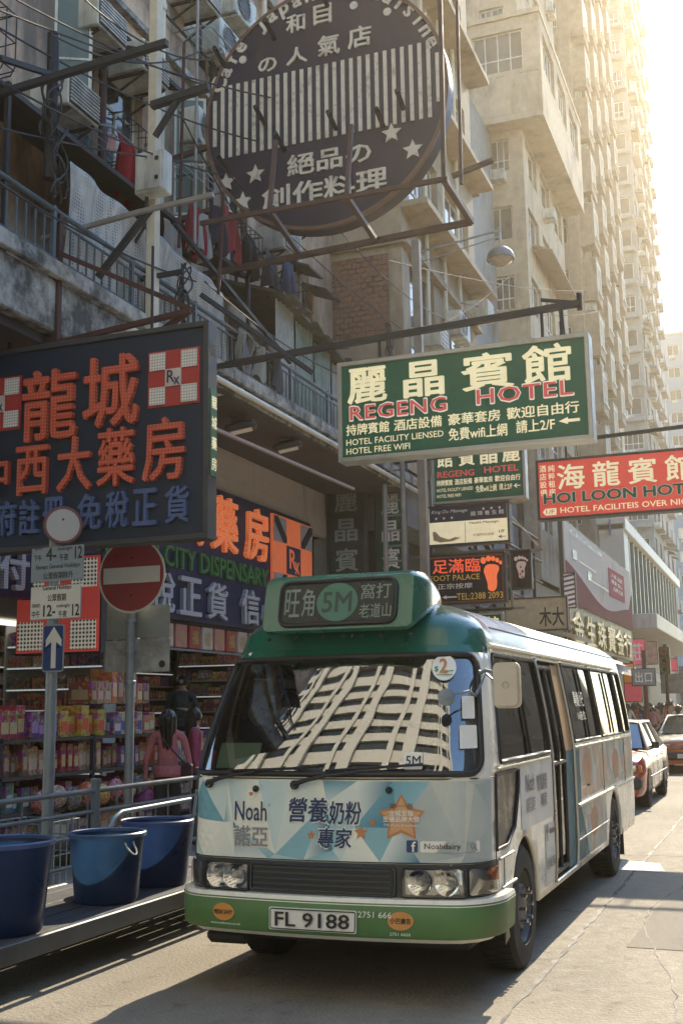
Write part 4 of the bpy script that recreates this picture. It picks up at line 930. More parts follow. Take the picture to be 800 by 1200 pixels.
# wheels
def wheel(par, x, y, r_, w_, s, rimm, name='wheel'):
    mb = MB(); ax = (s, 0, 0); o_ = (x - s * w_, y, r_)
    mb.lathe([(r_ * .56, 0), (r_ * .93, .0), (r_ * .985, .02), (r_, .045), (r_, w_ - .045), (r_ * .985, w_ - .02), (r_ * .93, w_), (r_ * .62, w_ + .004), (r_ * .60, w_ - .02)], o_, ax, 36)
    for k in range(36):
        a = 2 * pi * k / 36
    t = mb.build(name, rubber, par, smooth=35, local=True)
    mb = MB()
    mb.lathe([(r_ * .60, w_ - .03), (r_ * .58, w_ - .01), (r_ * .54, w_ - .05), (r_ * .42, w_ - .07), (r_ * .36, w_ - .02), (r_ * .2, w_ - .005), (.0, w_ + .0)], o_, ax, 30)
    mb.build('rim', rimm, t, smooth=35, local=True)
    mb = MB()
    for k in range(8):
        a = 2 * pi * k / 8; c = Vector(o_) + Vector((0, cos(a) * r_ * .28, sin(a) * r_ * .28)); mb.lathe([(.014, w_ - .02), (.014, w_ + .03), (0, w_ + .035)], c, ax, 6)
    mb.build('wheel_nut', chrome, t, local=True)
    mb = MB()
    for k in range(10):
        a = 2 * pi * (k + .5) / 10; c = Vector(o_) + Vector((0, cos(a) * r_ * .48, sin(a) * r_ * .48)); mb.lathe([(.0, w_ - .052), (.022, w_ - .053), (.024, w_ - .062)], c, ax, 10)
    mb.build('rim_hole', blackp, t, local=True)
    mb = MB()
    for k in range(44):
        a = 2 * pi * k / 44
        for q in (0, 1):
            c = Vector((x - s * w_ * (.30 + .4 * q), y + cos(a + q * .07) * r_, r_ + sin(a + q * .07) * r_)); tg = Vector((0, -sin(a), cos(a))); mb.bar(c - tg * .018, c + tg * .018, w_ * .34, .012, up=(0, cos(a), sin(a)))
    mb.build('tread', rubber, t, local=True)
    return t
rimg = mat('dusty_wheel_rim', (.09, .09, .088), .5, .4, .25, .4, 3, False)
for s in (1, -1):
    for y_ in (WB1, WB2): wheel(bus, s * .985, y_, .40, .24, s, rimg)
    for y_ in (WB1, WB2):
        mb = MB(); pr_ = [(yy, zz) for yy, zz in [(y_ + .50 * cos(pi * k / 14), Z0 + .52 * sin(pi * k / 14)) for k in range(15)]]
        mb.add([(s * .97, a, b_) for a, b_ in pr_] + [(s * .60, a, b_) for a, b_ in pr_], [(i, i + 1, 16 + i, 15 + i) for i in range(14)] + [tuple(range(15, 30))]); mb.build('wheel_well', mat('grimy_black', (.03, .028, .026)), bus, local=True)
mb = MB(); mb.box(.75, .99, 6.30, 6.32, .14, .42); mb.build('mud_flap', rubber, bus, local=True)
# mirrors
def mirror(s):
    mb = MB(); c = Vector((s * 1.135, .30, 1.86))
    for (a, b_, d_, r_) in ((.10, .155, 0, .04),):
        pl = rrect(-.085, -.14, .085, .14, .04, 4)
    fn = lambda x, z, d: c + Vector((x, -d, z))
    mb.prism(pl, fn, .0, .03); mb.prism([(x * .85, z * .9) for x, z in pl], fn, .03, .055)
    o = mb.build('mirror', mat('mirror_back_cream', (.56, .50, .40), .4, 0, .08, .3), bus, smooth=30, local=True, fixn=True)
    mb = MB(); mb.prism([(x * .92, z * .94) for x, z in pl], fn, -.008, -.002); mb.build('mirror_glass', chrome, o, local=True)
    mb = MB(); a0 = P(s * 1.0, 1.94, .0); a1 = P(s * .98, 1.83, .0)
    mb.tube([a0, a0 + Vector((s * .07, -.09, .02)), c + Vector((0, .03, .06))], .011, 8); mb.tube([a1, a1 + Vector((s * .03, -.13, -.02)), a0 + Vector((s * .07, -.09, .0)), c + Vector((0, .03, -.05))], .009, 8)
    mb.lathe([(.02, 0), (.02, .04)], c + Vector((0, -.06, 0)), (0, 1, 0), 10); mb.lathe([(.03, 0), (.026, .02)], a0, (0, -1, 0), 10); mb.build('mirror_arm', steel, o, smooth=50, local=True)
mirror(1)
mb = MB(); a1 = P(.97, 1.80, .0); mb.tube([a1, a1 + Vector((.0, -.16, .03)), a1 + Vector((-.12, -.26, .0))], .008, 6); mb.lathe([(0, -.02), (.05, -.008), (.055, .01), (0, .02)], a1 + Vector((-.12, -.27, -.01)), (.3, -1, .2), 16); mb.build('blind_spot_mirror', steel, bus, smooth=50, local=True)
# wipers
def wiper(t0, t1, z1, sp):
    mb = MB(); p0 = P(t0, 1.27, .03)
    mb.lathe([(.028, 0), (.028, .03), (.018, .04)], P(t0, 1.265, 0), (0, -1, 0), 12)
    mb.tube([p0, P(t0 + sp * .10, 1.30, .05), P(t0 + sp * .22, 1.325, .05), P((t0 + t1) / 2, 1.345, .045)], [.016, .014, .010, .008], 8)
    mb.tube([P(t0 + (t1 - t0) * k / 8, 1.34 + (z1 - 1.34) * k / 8, .03) for k in range(2, 9)], .009, 6)
    mb.build('wiper', blackp, bus, smooth=50, local=True)
wiper(-.80, -.10, 1.37, 1); wiper(-.18, .62, 1.39, 1)
for t in (-.45, .42):
    mb = MB(); mb.lathe([(.018, 0), (.022, .02), (.010, .035)], P(t, 1.235, 0), (0, -1, .2), 10); mb.build('washer_jet', blackp, bus, smooth=50, local=True)
# windscreen stickers and cards (inside the glass)
def card(rect, m_, off, name):
    mb = MB(); mb.prism(rect, lambda x, z, d: P(x, z, d), off - .003, off); return mb.build(name, m_, bus, local=True, fixn=True)
card([(.74 + .085 * cos(a), 1.985 + .085 * sin(a)) for a in [pi * k / 16 for k in range(32)]], wprint, .006, 'fare_sticker')
L('2', (.705, 1.95, .765, 2.045), orp, .05, .0085); L('$', (.672, 1.955, .70, 1.995), mat('green_print', (.05, .25, .10), .4), .04, .0085)
mb = MB(); mb.tube([P(.69 + .012 * k, 1.938, .008) for k in range(10)], .003, 4); mb.tube([P(.755 + .01 * k, 1.96 + .001 * k, .008) for k in range(6)], .003, 4); mb.build('fare_sticker_line', mat('green_print', (.05, .25, .10)), bus, local=True)
card(rrect(.50, 1.36, .61, 1.46, .005, 1), wprint, .003, 'route_card'); L('5M', (.51, 1.385, .60, 1.44), blk, .02, .0055)
card(rrect(.86, 1.66, .95, 1.80, .005, 1), wprint, -.001 + .004, 'notice_paper'); card(rrect(.84, 1.48, .96, 1.62, .005, 1), wprint, -.001 + .004, 'notice_paper')
card(rrect(-.80, 1.36, -.48, 1.52, .005, 1), mat('dash_card_green', (.25, .38, .30), .5), -.03, 'dash_card')
card(rrect(-.94, 1.35, -.83, 1.47, .005, 1), mat('dash_card_red', (.38, .06, .06), .5), -.03, 'dash_card')
# interior
inm = mat('bus_interior_trim', (.10, .115, .12), .7)
seatm = mat('bus_seat_vinyl', (.035, .065, .14), .6, 0, .15)
mb = MB(); mb.box(-.95, .95, .5, 7.4, .42, .50); mb.build('floor', inm, bus, local=True)
mb = MB(); mb.box(-.86, .86, .38, .74, 1.0, 1.30, .06); mb.box(-.7, -.2, .42, .74, 1.30, 1.40, .04); mb.prism([(-.62, 1.28), (.50, 1.28), (.50, 1.60), (.2, 1.57), (-.62, 1.44)], lambda x, z, d: (x, .50 + d, z), 0, .08); mb.build('dashboard', mat('dash_grey', (.05, .055, .06), .6), bus, local=True)
mb = MB(); mb.lathe([(.20, -.01), (.215, 0), (.20, .01)], (-.45, .92, 1.30), (0, -.75, .65), 24); mb.bar((-.65, .92, 1.30), (-.25, .92, 1.30), .03); mb.build('steering_wheel', blackp, bus, local=True)
st0 = None
for k, y_ in enumerate((1.35, 2.2, 3.6, 4.4, 5.2, 6.0, 6.8)):
    for x_ in ((-.45, .45) if k not in (1,) else (-.45,)):
        if st0 is None:
            mb = MB(); mb.box(-.38, .38, 0, .45, .45, .58, .04); mb.box(-.38, .38, .40, .52, .55, 1.12, .05); mb.box(-.34, .34, .41, .50, 1.13, 1.28, .04); st = mb.build('seat', seatm, bus, local=True); st0 = st.data
        else: st = bpy.data.objects.new('seat', st0); COL.objects.link(st); st.parent = bus
        st.location = (x_, y_, .1)
mb = MB()
for y_ in (1.9, 3.3, 5.0): mb.tube([(.2, y_, .5), (.2, y_, 2.2)], .017)
mb.tube([(.2, 1.6, 2.12), (.2, 6.5, 2.12)], .015); mb.build('grab_rail', mat('yellow_rail', (.45, .35, .05), .4), bus, smooth=50, local=True)
mb = MB(); mb.box(-.84, .84, 1.1, 7.2, 2.26, 2.28); mb.box(-.9, -.86, 1.3, 7, .5, 1.3); mb.build('lining', mat('lining_grey', (.3, .3, .28), .8), bus, local=True)
mb = MB(); mb.box(-.50, -.28, .56, .60, 1.86, 1.95, .02); mb.bar((-.39, .58, 1.95), (-.39, .62, 2.1), .015); mb.build('rear_view_mirror', blackp, bus, local=True)
# ================================================================ HANGING SIGNS
def signbox(name, label, x0, x1, z0, z1, y, depth, face_m, frame_m, fw=.05, group=None, yaw=0.):
    t = thing(name, label, 'sign', ((x0 + x1) / 2, y, z0), group)
    W_, H_ = x1 - x0, z1 - z0
    fn = lambda x, z, d=0.: Vector((x0 + x, y - d, z0 + z))
    mb = MB(); mb.box(x0 + .01, x1 - .01, y, y + depth, z0 + .01, z1 - .01); mb.build('panel', face_m, t)
    mb = MB()
    for a in ((x0 - .0, x1, z0 - fw, z0 + .012), (x0, x1, z1 - .012, z1 + fw), (x0 - fw, x0 + .012, z0 - fw, z1 + fw), (x1 - .012, x1 + fw, z0 - fw, z1 + fw)): mb.box(a[0], a[1], y - .025 - (.003 if a[1] - a[0] < .2 else 0), y + depth + .02, a[2], a[3], .006)
    mb.build('frame', frame_m, t)
    LT = lambda s_, fx0, fy0, fx1, fy1, m_, off=.02, dep=.0, **k: lettering(s_, (fx0 * W_, (1 - fy1) * H_, fx1 * W_, (1 - fy0) * H_), fn, m_, t, offset=off, depth=dep, **k)
    return t, fn, LT, W_, H_
def frame2(mb, x0, x1, z0, z1, y, w_=.05):
    for a, b_ in (((x0, y, z0), (x1, y, z0)), ((x0, y, z1), (x1, y, z1)), ((x0, y, z0), (x0, y, z1)), ((x1, y, z0), (x1, y, z1))): mb.bar(a, b_, w_)
silver = mat('sign_frame_silver', (.42, .42, .38), .4, .5, .1, .4)
darkfr = mat('sign_frame_dark', (.06, .065, .07), .5, .3, .2, .4)
# --- dispensary board at upper left
led_red = mat('red_bulb_lettering', (.50, .085, .045), .5, 0, .12, 0, dots=30, dotcol=(.88, .32, .20))
led_blue = mat('blue_bulb_lettering', (.07, .11, .24), .5, 0, .1, 0, dots=34, dotcol=(.20, .30, .52))
led_white = mat('white_bulb_lettering', (.36, .36, .40), .5, 0, .1, 0, dots=34, dotcol=(.62, .62, .68))
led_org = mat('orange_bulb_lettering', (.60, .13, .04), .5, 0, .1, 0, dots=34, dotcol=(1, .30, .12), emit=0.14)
led_grn = mat('green_bulb_lettering', (.05, .20, .06), .5, 0, .1, 0, dots=40, dotcol=(.16, .42, .12))
navyp = mat('dark_navy_sheet', (.007, .021, .048), .5, 0, .2, .3, dirtcol=(.03, .04, .05))
t, fn, LT, W_, H_ = signbox('dispensary_sign', 'huge dark navy hanging board with red bulb characters and a red checkered emblem', -8.0, -4.68, 3.27, 5.20, 9.0, .13, navyp, darkfr, .04)
LT('龍', .415, .12, .60, .48, led_red, .028, .05); LT('城', .62, .09, .80, .45, led_red, .028, .05)
kai = [('中', .315, .50, .425, .72), ('西', .445, .47, .555, .74), ('大', .60, .46, .70, .73), ('藥', .74, .44, .855, .73), ('房', .885, .42, .985, .73)]
kai = [('中', .28, .52, .375, .745), ('西', .40, .50, .51, .745), ('大', .54, .475, .65, .745), ('藥', .67, .455, .79, .74), ('房', .815, .43, .945, .735)]
for c_, a, b_, c2, d_ in kai: LT(c_, a, b_, c2, d_, led_red, .028, .05)
for c_, a, c2 in (('政', .26, .325), ('府', .335, .402), ('註', .415, .482), ('冊', .495, .565), ('免', .61, .685), ('稅', .70, .77), ('正', .785, .86), ('貨', .885, .958)): LT(c_, a, .765, c2, .94, led_blue, .04, .04)
def checker(fn, x, z, s_, par, wmat, rmat, name='emblem'):
    q = s_ / 3; mb = MB(); mb.prism([(x - .02, z - .02), (x + s_ + .02, z - .02), (x + s_ + .02, z + s_ + .02), (x - .02, z + s_ + .02)], fn, .0, .015); e = mb.build(name, rmat, par, fixn=True)
    for i in (0, 2):
        for j in (0, 2): mb = MB(); mb.prism([(x + i * q, z + j * q), (x + i * q + q, z + j * q), (x + i * q + q, z + j * q + q), (x + i * q, z + j * q + q)], fn, .016, .03); mb.build('white_square', wmat, e, fixn=True)
    mb = MB(); mb.prism([(x + q, z + q), (x + 2 * q, z + q), (x + 2 * q, z + 2 * q), (x + q, z + 2 * q)], fn, .016, .028); mb.build('centre_square', mat('emblem_pale', (.55, .5, .45), .5), e, fixn=True)
    lettering('R', (x + q * 1.12, z + q * 1.2, x + q * 1.62, z + q * 1.92), fn, mat('emblem_navy', (.02, .035, .09), .5), e, offset=.03, lift=.032)
    lettering('x', (x + q * 1.55, z + q * 1.05, x + q * 1.92, z + q * 1.48), fn, mat('emblem_navy', (.02, .035, .09), .5), e, offset=.03, lift=.032)
    return e
emb_w = mat('emblem_white_bulbs', (.45, .43, .40), .5, 0, .1, 0, dots=36, dotcol=(.78, .75, .68)); emb_r = mat('emblem_red_bulbs', (.40, .04, .035), .5, 0, .1, 0, dots=36, dotcol=(.7, .14, .10))
checker(fn, .83 * W_, .635 * H_, .49, t, emb_w, emb_r); checker(fn, .25 * W_, .61 * H_, .49, t, emb_w, emb_r)
mb = MB(); mb.box(-4.636, -4.625, 9.0, 9.12, 3.8, 4.6); e = mb.build('side_panel', mat('sign_green', (.015, .12, .07), .4), t)
fs = plane_fn((-4.625, 9.0, 0), (0, 1, 0)); 
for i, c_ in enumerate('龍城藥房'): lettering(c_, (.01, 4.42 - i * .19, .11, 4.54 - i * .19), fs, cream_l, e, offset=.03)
mb = MB()
for i in range(6): mb.bar((-4.63, 9.01, 5.02 - i * .02), (-4.63, 9.11, 5.02 - i * .02), .006)
mb.tube([(-6.9, 9.1, 5.2), (-6.9, 9.1, 5.46)], .02); mb.tube([(-5.3, 9.1, 5.2), (-5.3, 9.1, 6.1)], .014); mb.build('hanger', darkst, t)
# red oxide frame carrying it
t = thing('sign_bracket', 'rusty red frame of beams above the dark navy dispensary board', 'bracket', (-6.5, 9.3, 5.4))
mb = MB(); mb.bar((-6.5, 9.3, 5.0), (-6.5, 9.3, 6.7), .065); mb.bar((-6.5, 9.3, 5.35), (-5.0, 9.3, 5.48), .05); mb.bar((-6.5, 9.3, 6.3), (-5.0, 9.3, 5.5), .045); mb.bar((-6.5, 10.6, 5.6), (-5.0, 9.32, 5.5), .045); mb.bar((-8.0, 9.3, 5.38), (-6.5, 9.3, 5.38), .07); mb.bar((-6.5, 9.3, 5.3), (-6.5, 11.5, 5.3), .06); mb.build('beam', redox, t)
# --- Regeng board (near)
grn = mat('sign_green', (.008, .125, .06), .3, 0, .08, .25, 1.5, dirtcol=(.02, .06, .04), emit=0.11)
red_l = mat('coral_red_lettering', (.60, .10, .09), .45, 0, .05, emit=0.11)  # slight self-glow replaces sunlight coming through the acrylic letters
t, fn, LT, W_, H_ = signbox('hotel_sign', 'large green hanging hotel sign with cream characters, nearest above the minibus', -4.65, -1.767, 4.622, 5.753, 12.4, .22, grn, silver, .04)
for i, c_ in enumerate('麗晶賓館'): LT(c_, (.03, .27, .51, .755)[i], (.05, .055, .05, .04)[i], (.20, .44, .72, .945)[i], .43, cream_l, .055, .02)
for rect, s_ in (((.035, .44, .45, .615), 'REGENG'), ((.565, .41, .95, .59), 'HOTEL')): 
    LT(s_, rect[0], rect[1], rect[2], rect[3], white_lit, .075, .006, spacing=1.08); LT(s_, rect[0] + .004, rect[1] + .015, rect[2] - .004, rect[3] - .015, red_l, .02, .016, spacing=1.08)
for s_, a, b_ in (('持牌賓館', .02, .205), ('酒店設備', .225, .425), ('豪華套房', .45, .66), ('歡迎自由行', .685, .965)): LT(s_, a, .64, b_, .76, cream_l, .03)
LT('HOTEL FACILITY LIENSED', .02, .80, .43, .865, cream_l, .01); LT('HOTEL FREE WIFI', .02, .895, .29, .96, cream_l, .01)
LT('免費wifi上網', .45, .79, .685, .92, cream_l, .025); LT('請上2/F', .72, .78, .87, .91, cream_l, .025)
aw = [(.885, .83), (.92, .795), (.92, .815), (.965, .815), (.965, .845), (.92, .845), (.92, .865)]
mb = MB(); mb.prism([(a * W_, (1 - b_) * H_) for a, b_ in aw], fn, .002, .006); mb.build('arrow', cream_l, t, fixn=True)
mb = MB(); mb.tube([(-4.185, 12.478, 5.776), (-4.185, 12.478, 6.047)], .018); mb.tube([(-2.248, 12.478, 5.776), (-2.248, 12.478, 6.125)], .018); mb.tube([(-2.015, 12.478, 5.776), (-2.030, 12.478, 6.125)], .025); mb.build('chain', darkst, t)
t = thing('sign_bracket', 'long dark pole reaching over the street above the large green hotel sign', 'bracket', (-3.875, 12.478, 6.047))
mb = MB(); mb.bar((-8.0, 12.478, 5.90), (-6.2, 12.478, 5.98), .06); mb.bar((-6.200, 12.478, 5.985), (-1.821, 12.478, 6.164), .07); mb.bar((-5.038, 12.478, 5.737), (-6.200, 11.780, 6.667), .05); mb.bar((-1.821, 12.478, 6.164), (-2.248, 12.478, 6.264), .035); mb.tube([(-1.821, 12.478, 6.086), (-1.821, 12.478, 6.280)], .03); mb.build('beam', darkst, t)
mb = MB()
for i in range(10): mb.lathe([(.018, 0), (.025, .02), (.018, .04)], (-2.03 + .004 * (i % 2), 12.48, 5.81 + i * .035), (0, 0, 1), 6)
mb.build('chain', darkst, t)
# --- second Regeng board further off
def regeng2(x0, x1, z0, z1, y):
    t, fn, LT, W_, H_ = signbox('hotel_sign', 'smaller green hotel sign hanging lower and farther, behind the large green one', x0, x1, z0, z1, y, .22, grn, silver, .04)
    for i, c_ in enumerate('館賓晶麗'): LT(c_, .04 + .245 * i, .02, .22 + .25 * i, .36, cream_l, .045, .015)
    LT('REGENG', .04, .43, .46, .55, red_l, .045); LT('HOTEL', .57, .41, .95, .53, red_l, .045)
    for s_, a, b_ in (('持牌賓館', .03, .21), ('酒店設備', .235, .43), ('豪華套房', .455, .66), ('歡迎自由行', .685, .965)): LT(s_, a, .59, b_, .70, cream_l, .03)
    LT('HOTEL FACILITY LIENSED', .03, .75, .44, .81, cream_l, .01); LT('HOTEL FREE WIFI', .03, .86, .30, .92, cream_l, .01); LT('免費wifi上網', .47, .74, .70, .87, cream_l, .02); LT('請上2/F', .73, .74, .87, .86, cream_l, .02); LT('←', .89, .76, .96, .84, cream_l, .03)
regeng2(-6.28, -4.46, 5.78, 6.88, 22.0)
# frame around the lower signs
t = thing('sign_bracket', 'pale steel frame holding the smaller green sign and the massage signs', 'bracket', (-5.4, 22.3, 4))
mb = MB(); frame2(mb, -6.45, -4.25, 4.72, 7.0, 22.3, .06); mb.bar((-6.45, 22.3, 5.72), (-4.25, 22.3, 5.72), .05); mb.bar((-4.25, 22.3, 4.75), (-5.0, 22.3, 5.7), .03); frame2(mb, -6.5, -4.85, 3.6, 4.78, 22.3, .05); mb.bar((-8, 22.3, 6.9), (-4.2, 22.3, 7.0), .06); mb.bar((-8, 22.3, 3.62), (-4.6, 22.3, 3.62), .05); mb.bar((-8, 22.3, 4.74), (-4.2, 22.3, 4.74), .05); mb.build('beam', mat('pale_steel', (.28, .27, .25), .5, .3, .2, .4), t)
# --- massage sign
t, fn, LT, W_, H_ = signbox('massage_sign', 'cream and dark blue massage sign between the small green sign and the foot sign', -6.42, -4.80, 4.92, 5.68, 22.0, .2, cream_l, darkfr, .03)
mb = MB(); mb.prism([(0.02, H_ * .60), (W_ - .02, H_ * .60), (W_ - .02, H_ - .01), (.02, H_ - .01)], fn, .001, .004); mb.build('title_band', mat('slate_band', (.045, .05, .075), .4), t, fixn=True)
LT('King Du Massage', .04, .08, .50, .19, white_l, .01, shear=.3, lift=.006); LT('國 瑋 養 生 館', .54, .17, .95, .29, white_l, .02, lift=.006)
LT('Health Massage', .52, .44, .88, .52, navy, .02); LT('中國特色按摩', .56, .76, .82, .83, mat('gold_lettering', (.45, .33, .12), .4), .01); LT('1/F', .88, .70, .95, .78, navy, .03); LT('←', .87, .84, .96, .92, navy, .05)
for a in (.10, .20, .30, .70, .80, .90): star(a * W_, H_ * (.70 if a < .5 else .88), .035, white_l, 'star', lambda x, z, d: fn(x, z, d) - wloc(t) , t, l0=.005, l1=.008)
mb = MB(); mb.prism([(.46 * W_, .03), (.465 * W_, .03), (.465 * W_, .42), (.46 * W_, .42)], fn, .001, .003); mb.build('divider', darkfr, t, fixn=True)
mb = MB(); mb.prism([(.06 * W_, .1), (.14 * W_, .05), (.3 * W_, .06), (.40 * W_, .12), (.33 * W_, .14), (.26 * W_, .10), (.15 * W_, .16), (.08 * W_, .28), (.05 * W_, .26)], fn, .001, .004); mb.build('reclining_figure', mat('skin_print', (.5, .36, .22), .5), t, fixn=True)
# --- foot massage sign
t, fn, LT, W_, H_ = signbox('foot_massage_sign', 'dark bulb-lettered foot massage sign with a big orange foot, lowest over the minibus roof', -6.42, -4.93, 3.75, 4.68, 22.0, .18, mat('very_dark_panel', (.016, .014, .022), .5, 0, .2), darkfr, .035)
redn = mat('neon_red_lettering', (.85, .12, .05), .5, emit=0.19); yeln = mat('yellow_lettering', (.60, .42, .08), .5, emit=0.06)
LT('足滿臨', .04, .06, .69, .36, redn, .02); LT('FOOT PALACE', .0, .40, .68, .52, yeln, .01); LT('正宗按摩', .10, .58, .58, .70, white_l, .015); LT('TEL:2388 2093', .36, .80, .98, .94, yeln, .01)
mb = MB(); mb.prism([(.16 * W_, .12), (.22 * W_, .16), (.22 * W_, .135), (.36 * W_, .135), (.36 * W_, .105), (.22 * W_, .105), (.22 * W_, .08)], fn, .001, .005); mb.build('arrow', white_l, t, fixn=True)
def foot(fn, cx, cz, h, par, m_, l0=.002, l1=.012):
    pl = [(-.16, .30), (-.26, .12), (-.20, -.06), (-.13, -.28), (-.14, -.46), (0, -.52), (.13, -.46), (.17, -.25), (.15, -.05), (.24, .12), (.24, .24), (.10, .30)]
    q = []; n = len(pl)
    for i in range(n):
        a = Vector(pl[i]); b_ = Vector(pl[(i + 1) % n]); c_ = Vector(pl[i - 1]); q += [tuple(a * .75 + c_ * .25), tuple(a * .75 + b_ * .25)]
    mb = MB(); mb.prism([(cx + x * h * .95, cz + z * h) for x, z in q], fn, l0, l1)
    for x, z, r_ in ((-.24, .42, .085), (-.08, .47, .075), (.06, .46, .065), (.18, .41, .06), (.28, .33, .05)): mb.prism([(cx + (x + r_ * cos(a)) * h, cz + (z + r_ * 1.2 * sin(a)) * h) for a in [pi * k / 7 for k in range(14)]], fn, l0, l1)
    return mb.build('foot_emblem', m_, par, fixn=True)
foot(fn, .84 * W_, H_ * .57, .66, t, mat('neon_orange_foot', (.85, .17, .06), .5, emit=0.19))
mb = MB()
for i in range(34):
    for z_ in (.025, H_ - .025): mb.prism([(.03 + i * .043 - .006, z_ - .006), (.03 + i * .043 + .006, z_ - .006), (.03 + i * .043 + .006, z_ + .006), (.03 + i * .043 - .006, z_ + .006)], fn, .001, .012)
for i in range(20): mb.prism([(W_ - .03, .03 + i * .045 - .006), (W_ - .018, .03 + i * .045 - .006), (W_ - .018, .03 + i * .045 + .006), (W_ - .03, .03 + i * .045 + .006)], fn, .001, .012)
tag(mb.build('bulb', led_org, t, fixn=True), kind='stuff')
t, fn, LT, W_, H_ = signbox('foot_massage_sign', 'narrow black sign with a small patterned foot, right of the foot massage sign', -4.78, -4.42, 3.98, 4.72, 22.1, .12, mat('very_dark_panel', (.016, .014, .022)), darkfr, .02)
foot(fn, .5 * W_, H_ * .55, .42, t, white_l)
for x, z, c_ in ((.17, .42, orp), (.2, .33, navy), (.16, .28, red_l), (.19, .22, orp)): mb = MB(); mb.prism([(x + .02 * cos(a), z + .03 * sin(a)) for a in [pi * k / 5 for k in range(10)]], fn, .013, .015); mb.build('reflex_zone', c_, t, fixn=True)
# small green sign low, over the bus roof, and beige posters
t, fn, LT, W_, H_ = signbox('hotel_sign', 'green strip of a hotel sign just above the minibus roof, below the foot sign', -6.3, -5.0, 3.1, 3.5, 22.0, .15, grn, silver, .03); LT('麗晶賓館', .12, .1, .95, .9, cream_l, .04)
t, fn, LT, W_, H_ = signbox('poster_board', 'cream poster board with a dark painted mark beside the purple striped strip', -5.6, -4.25, 3.35, 4.05, 25.0, .1, mat('aged_poster', (.42, .38, .28), .7, 0, .2, .5), darkfr, .02); LT('木大', .55, .3, .95, .9, darkst, .05)
t, fn, LT, W_, H_ = signbox('striped_sign', 'narrow purple and white striped strip sign left of the big billboard', -4.9, -4.62, 4.1, 4.95, 28.5, .1, white_l, darkfr, .02)
for i in range(7): mb = MB(); mb.prism([(0.01, .02 + i * .12), (W_ - .01, .07 + i * .12), (W_ - .01, .12 + i * .12), (.01, .07 + i * .12)], fn, .001, .004); mb.build('stripe', mat('purple_print', (.10, .05, .22), .4), t, fixn=True)
# --- vertical green banners
for (x0, x1, z0, z1, y, lab, dim) in ((-8.95 + .98, -7.22, 3.6, 6.2, 20.4, 'dark green vertical hotel banner on the shop column, left of its pair', .5), (-7.12, -6.55, 3.7, 6.1, 20.8, 'brighter green narrow vertical hotel banner, right of its pair', 1)):
    t, fn, LT, W_, H_ = signbox('hotel_banner', lab, x0, x1, z0, z1, y, .14, mat('banner_green_%s' % ('dull' if dim < 1 else 'bright'), (.012 * dim * 1.2, .09 * dim * .55 if dim < 1 else .10, .06 * dim), .5, 0, .1, .3), darkfr, .02)
    for i, c_ in enumerate('麗晶賓館'): LT(c_, .2, .12 + i * .22, .82, .29 + i * .22, white_l if dim == 1 else mat('faded_lettering', (.26, .3, .3), .5), .03)
    LT('一', .4, .03, .7, .06, mat('faded_lettering', (.26, .3, .3)), .03)
# --- Hoi Loon sign
redp = mat('coral_red_panel', (.55, .06, .045), .35, 0, .06, .2, dirtcol=(.3, .06, .05), emit=0.19)  # panel emission imitates sun shining through from its back
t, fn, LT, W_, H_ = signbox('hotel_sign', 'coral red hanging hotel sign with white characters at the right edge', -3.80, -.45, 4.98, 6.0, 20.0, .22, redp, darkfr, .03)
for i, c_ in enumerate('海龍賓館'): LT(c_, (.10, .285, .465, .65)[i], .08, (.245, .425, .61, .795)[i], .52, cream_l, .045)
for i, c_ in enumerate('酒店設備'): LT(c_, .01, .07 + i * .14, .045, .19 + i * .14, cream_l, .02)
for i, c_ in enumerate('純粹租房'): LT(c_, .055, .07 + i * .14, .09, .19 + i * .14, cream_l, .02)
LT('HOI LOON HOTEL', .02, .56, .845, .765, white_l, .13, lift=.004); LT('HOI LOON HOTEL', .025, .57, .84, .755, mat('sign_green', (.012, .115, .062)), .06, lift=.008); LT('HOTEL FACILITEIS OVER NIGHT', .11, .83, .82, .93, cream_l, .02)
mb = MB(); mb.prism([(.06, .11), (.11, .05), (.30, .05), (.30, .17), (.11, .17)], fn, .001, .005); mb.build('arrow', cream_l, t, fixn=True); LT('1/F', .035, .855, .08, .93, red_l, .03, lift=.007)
t = thing('sign_bracket', 'thin dark bar above the coral red hotel sign', 'bracket', (-3, 20.1, 6)); mb = MB(); mb.bar((-8, 20.1, 6.2), (-.3, 20.1, 6.45), .06); mb.bar((-3.3, 20.1, 6.0), (-3.3, 20.1, 6.35), .03); mb.bar((-1.2, 20.1, 6.0), (-1.2, 20.1, 6.4), .03); mb.build('beam', darkst, t)
# --- billboard (parallel to the street, x = -5.6)
t = thing('billboard', 'big white and mauve billboard facing the street, with a pink square', 'billboard', (-5.6, 38, 4.5))
y0_, y1_ = at_x(661, 640, -5.6).y, at_x(738, 690, -5.6).y; z1_ = at_x(661, 610, -5.6).z; z0_ = at_x(661, 702, -5.6).z
W_, H_ = y1_ - y0_, z1_ - z0_; fn = plane_fn((-5.6, y0_, z0_), (0, 1, 0))
mb = MB(); mb.box(-5.8, -5.6, y0_, y1_, z0_, z1_); mb.build('panel', mat('billboard_white', (.62, .58, .52), .8, 0, .06, .2, spec=.05), t)
wv = [(0, 0), (W_, 0), (W_, .62 * H_)] + [(W_ * (1 - k / 16), H_ * (.22 + .12 * cos(k / 16 * 6.2) + .16 * (k / 16) ** 2)) for k in range(1, 17)]
mb = MB(); mb.prism(wv, fn, .004, .02); mb.build('wave', mat('mauve_print', (.20, .07, .085), .85, spec=.04), t, fixn=True)
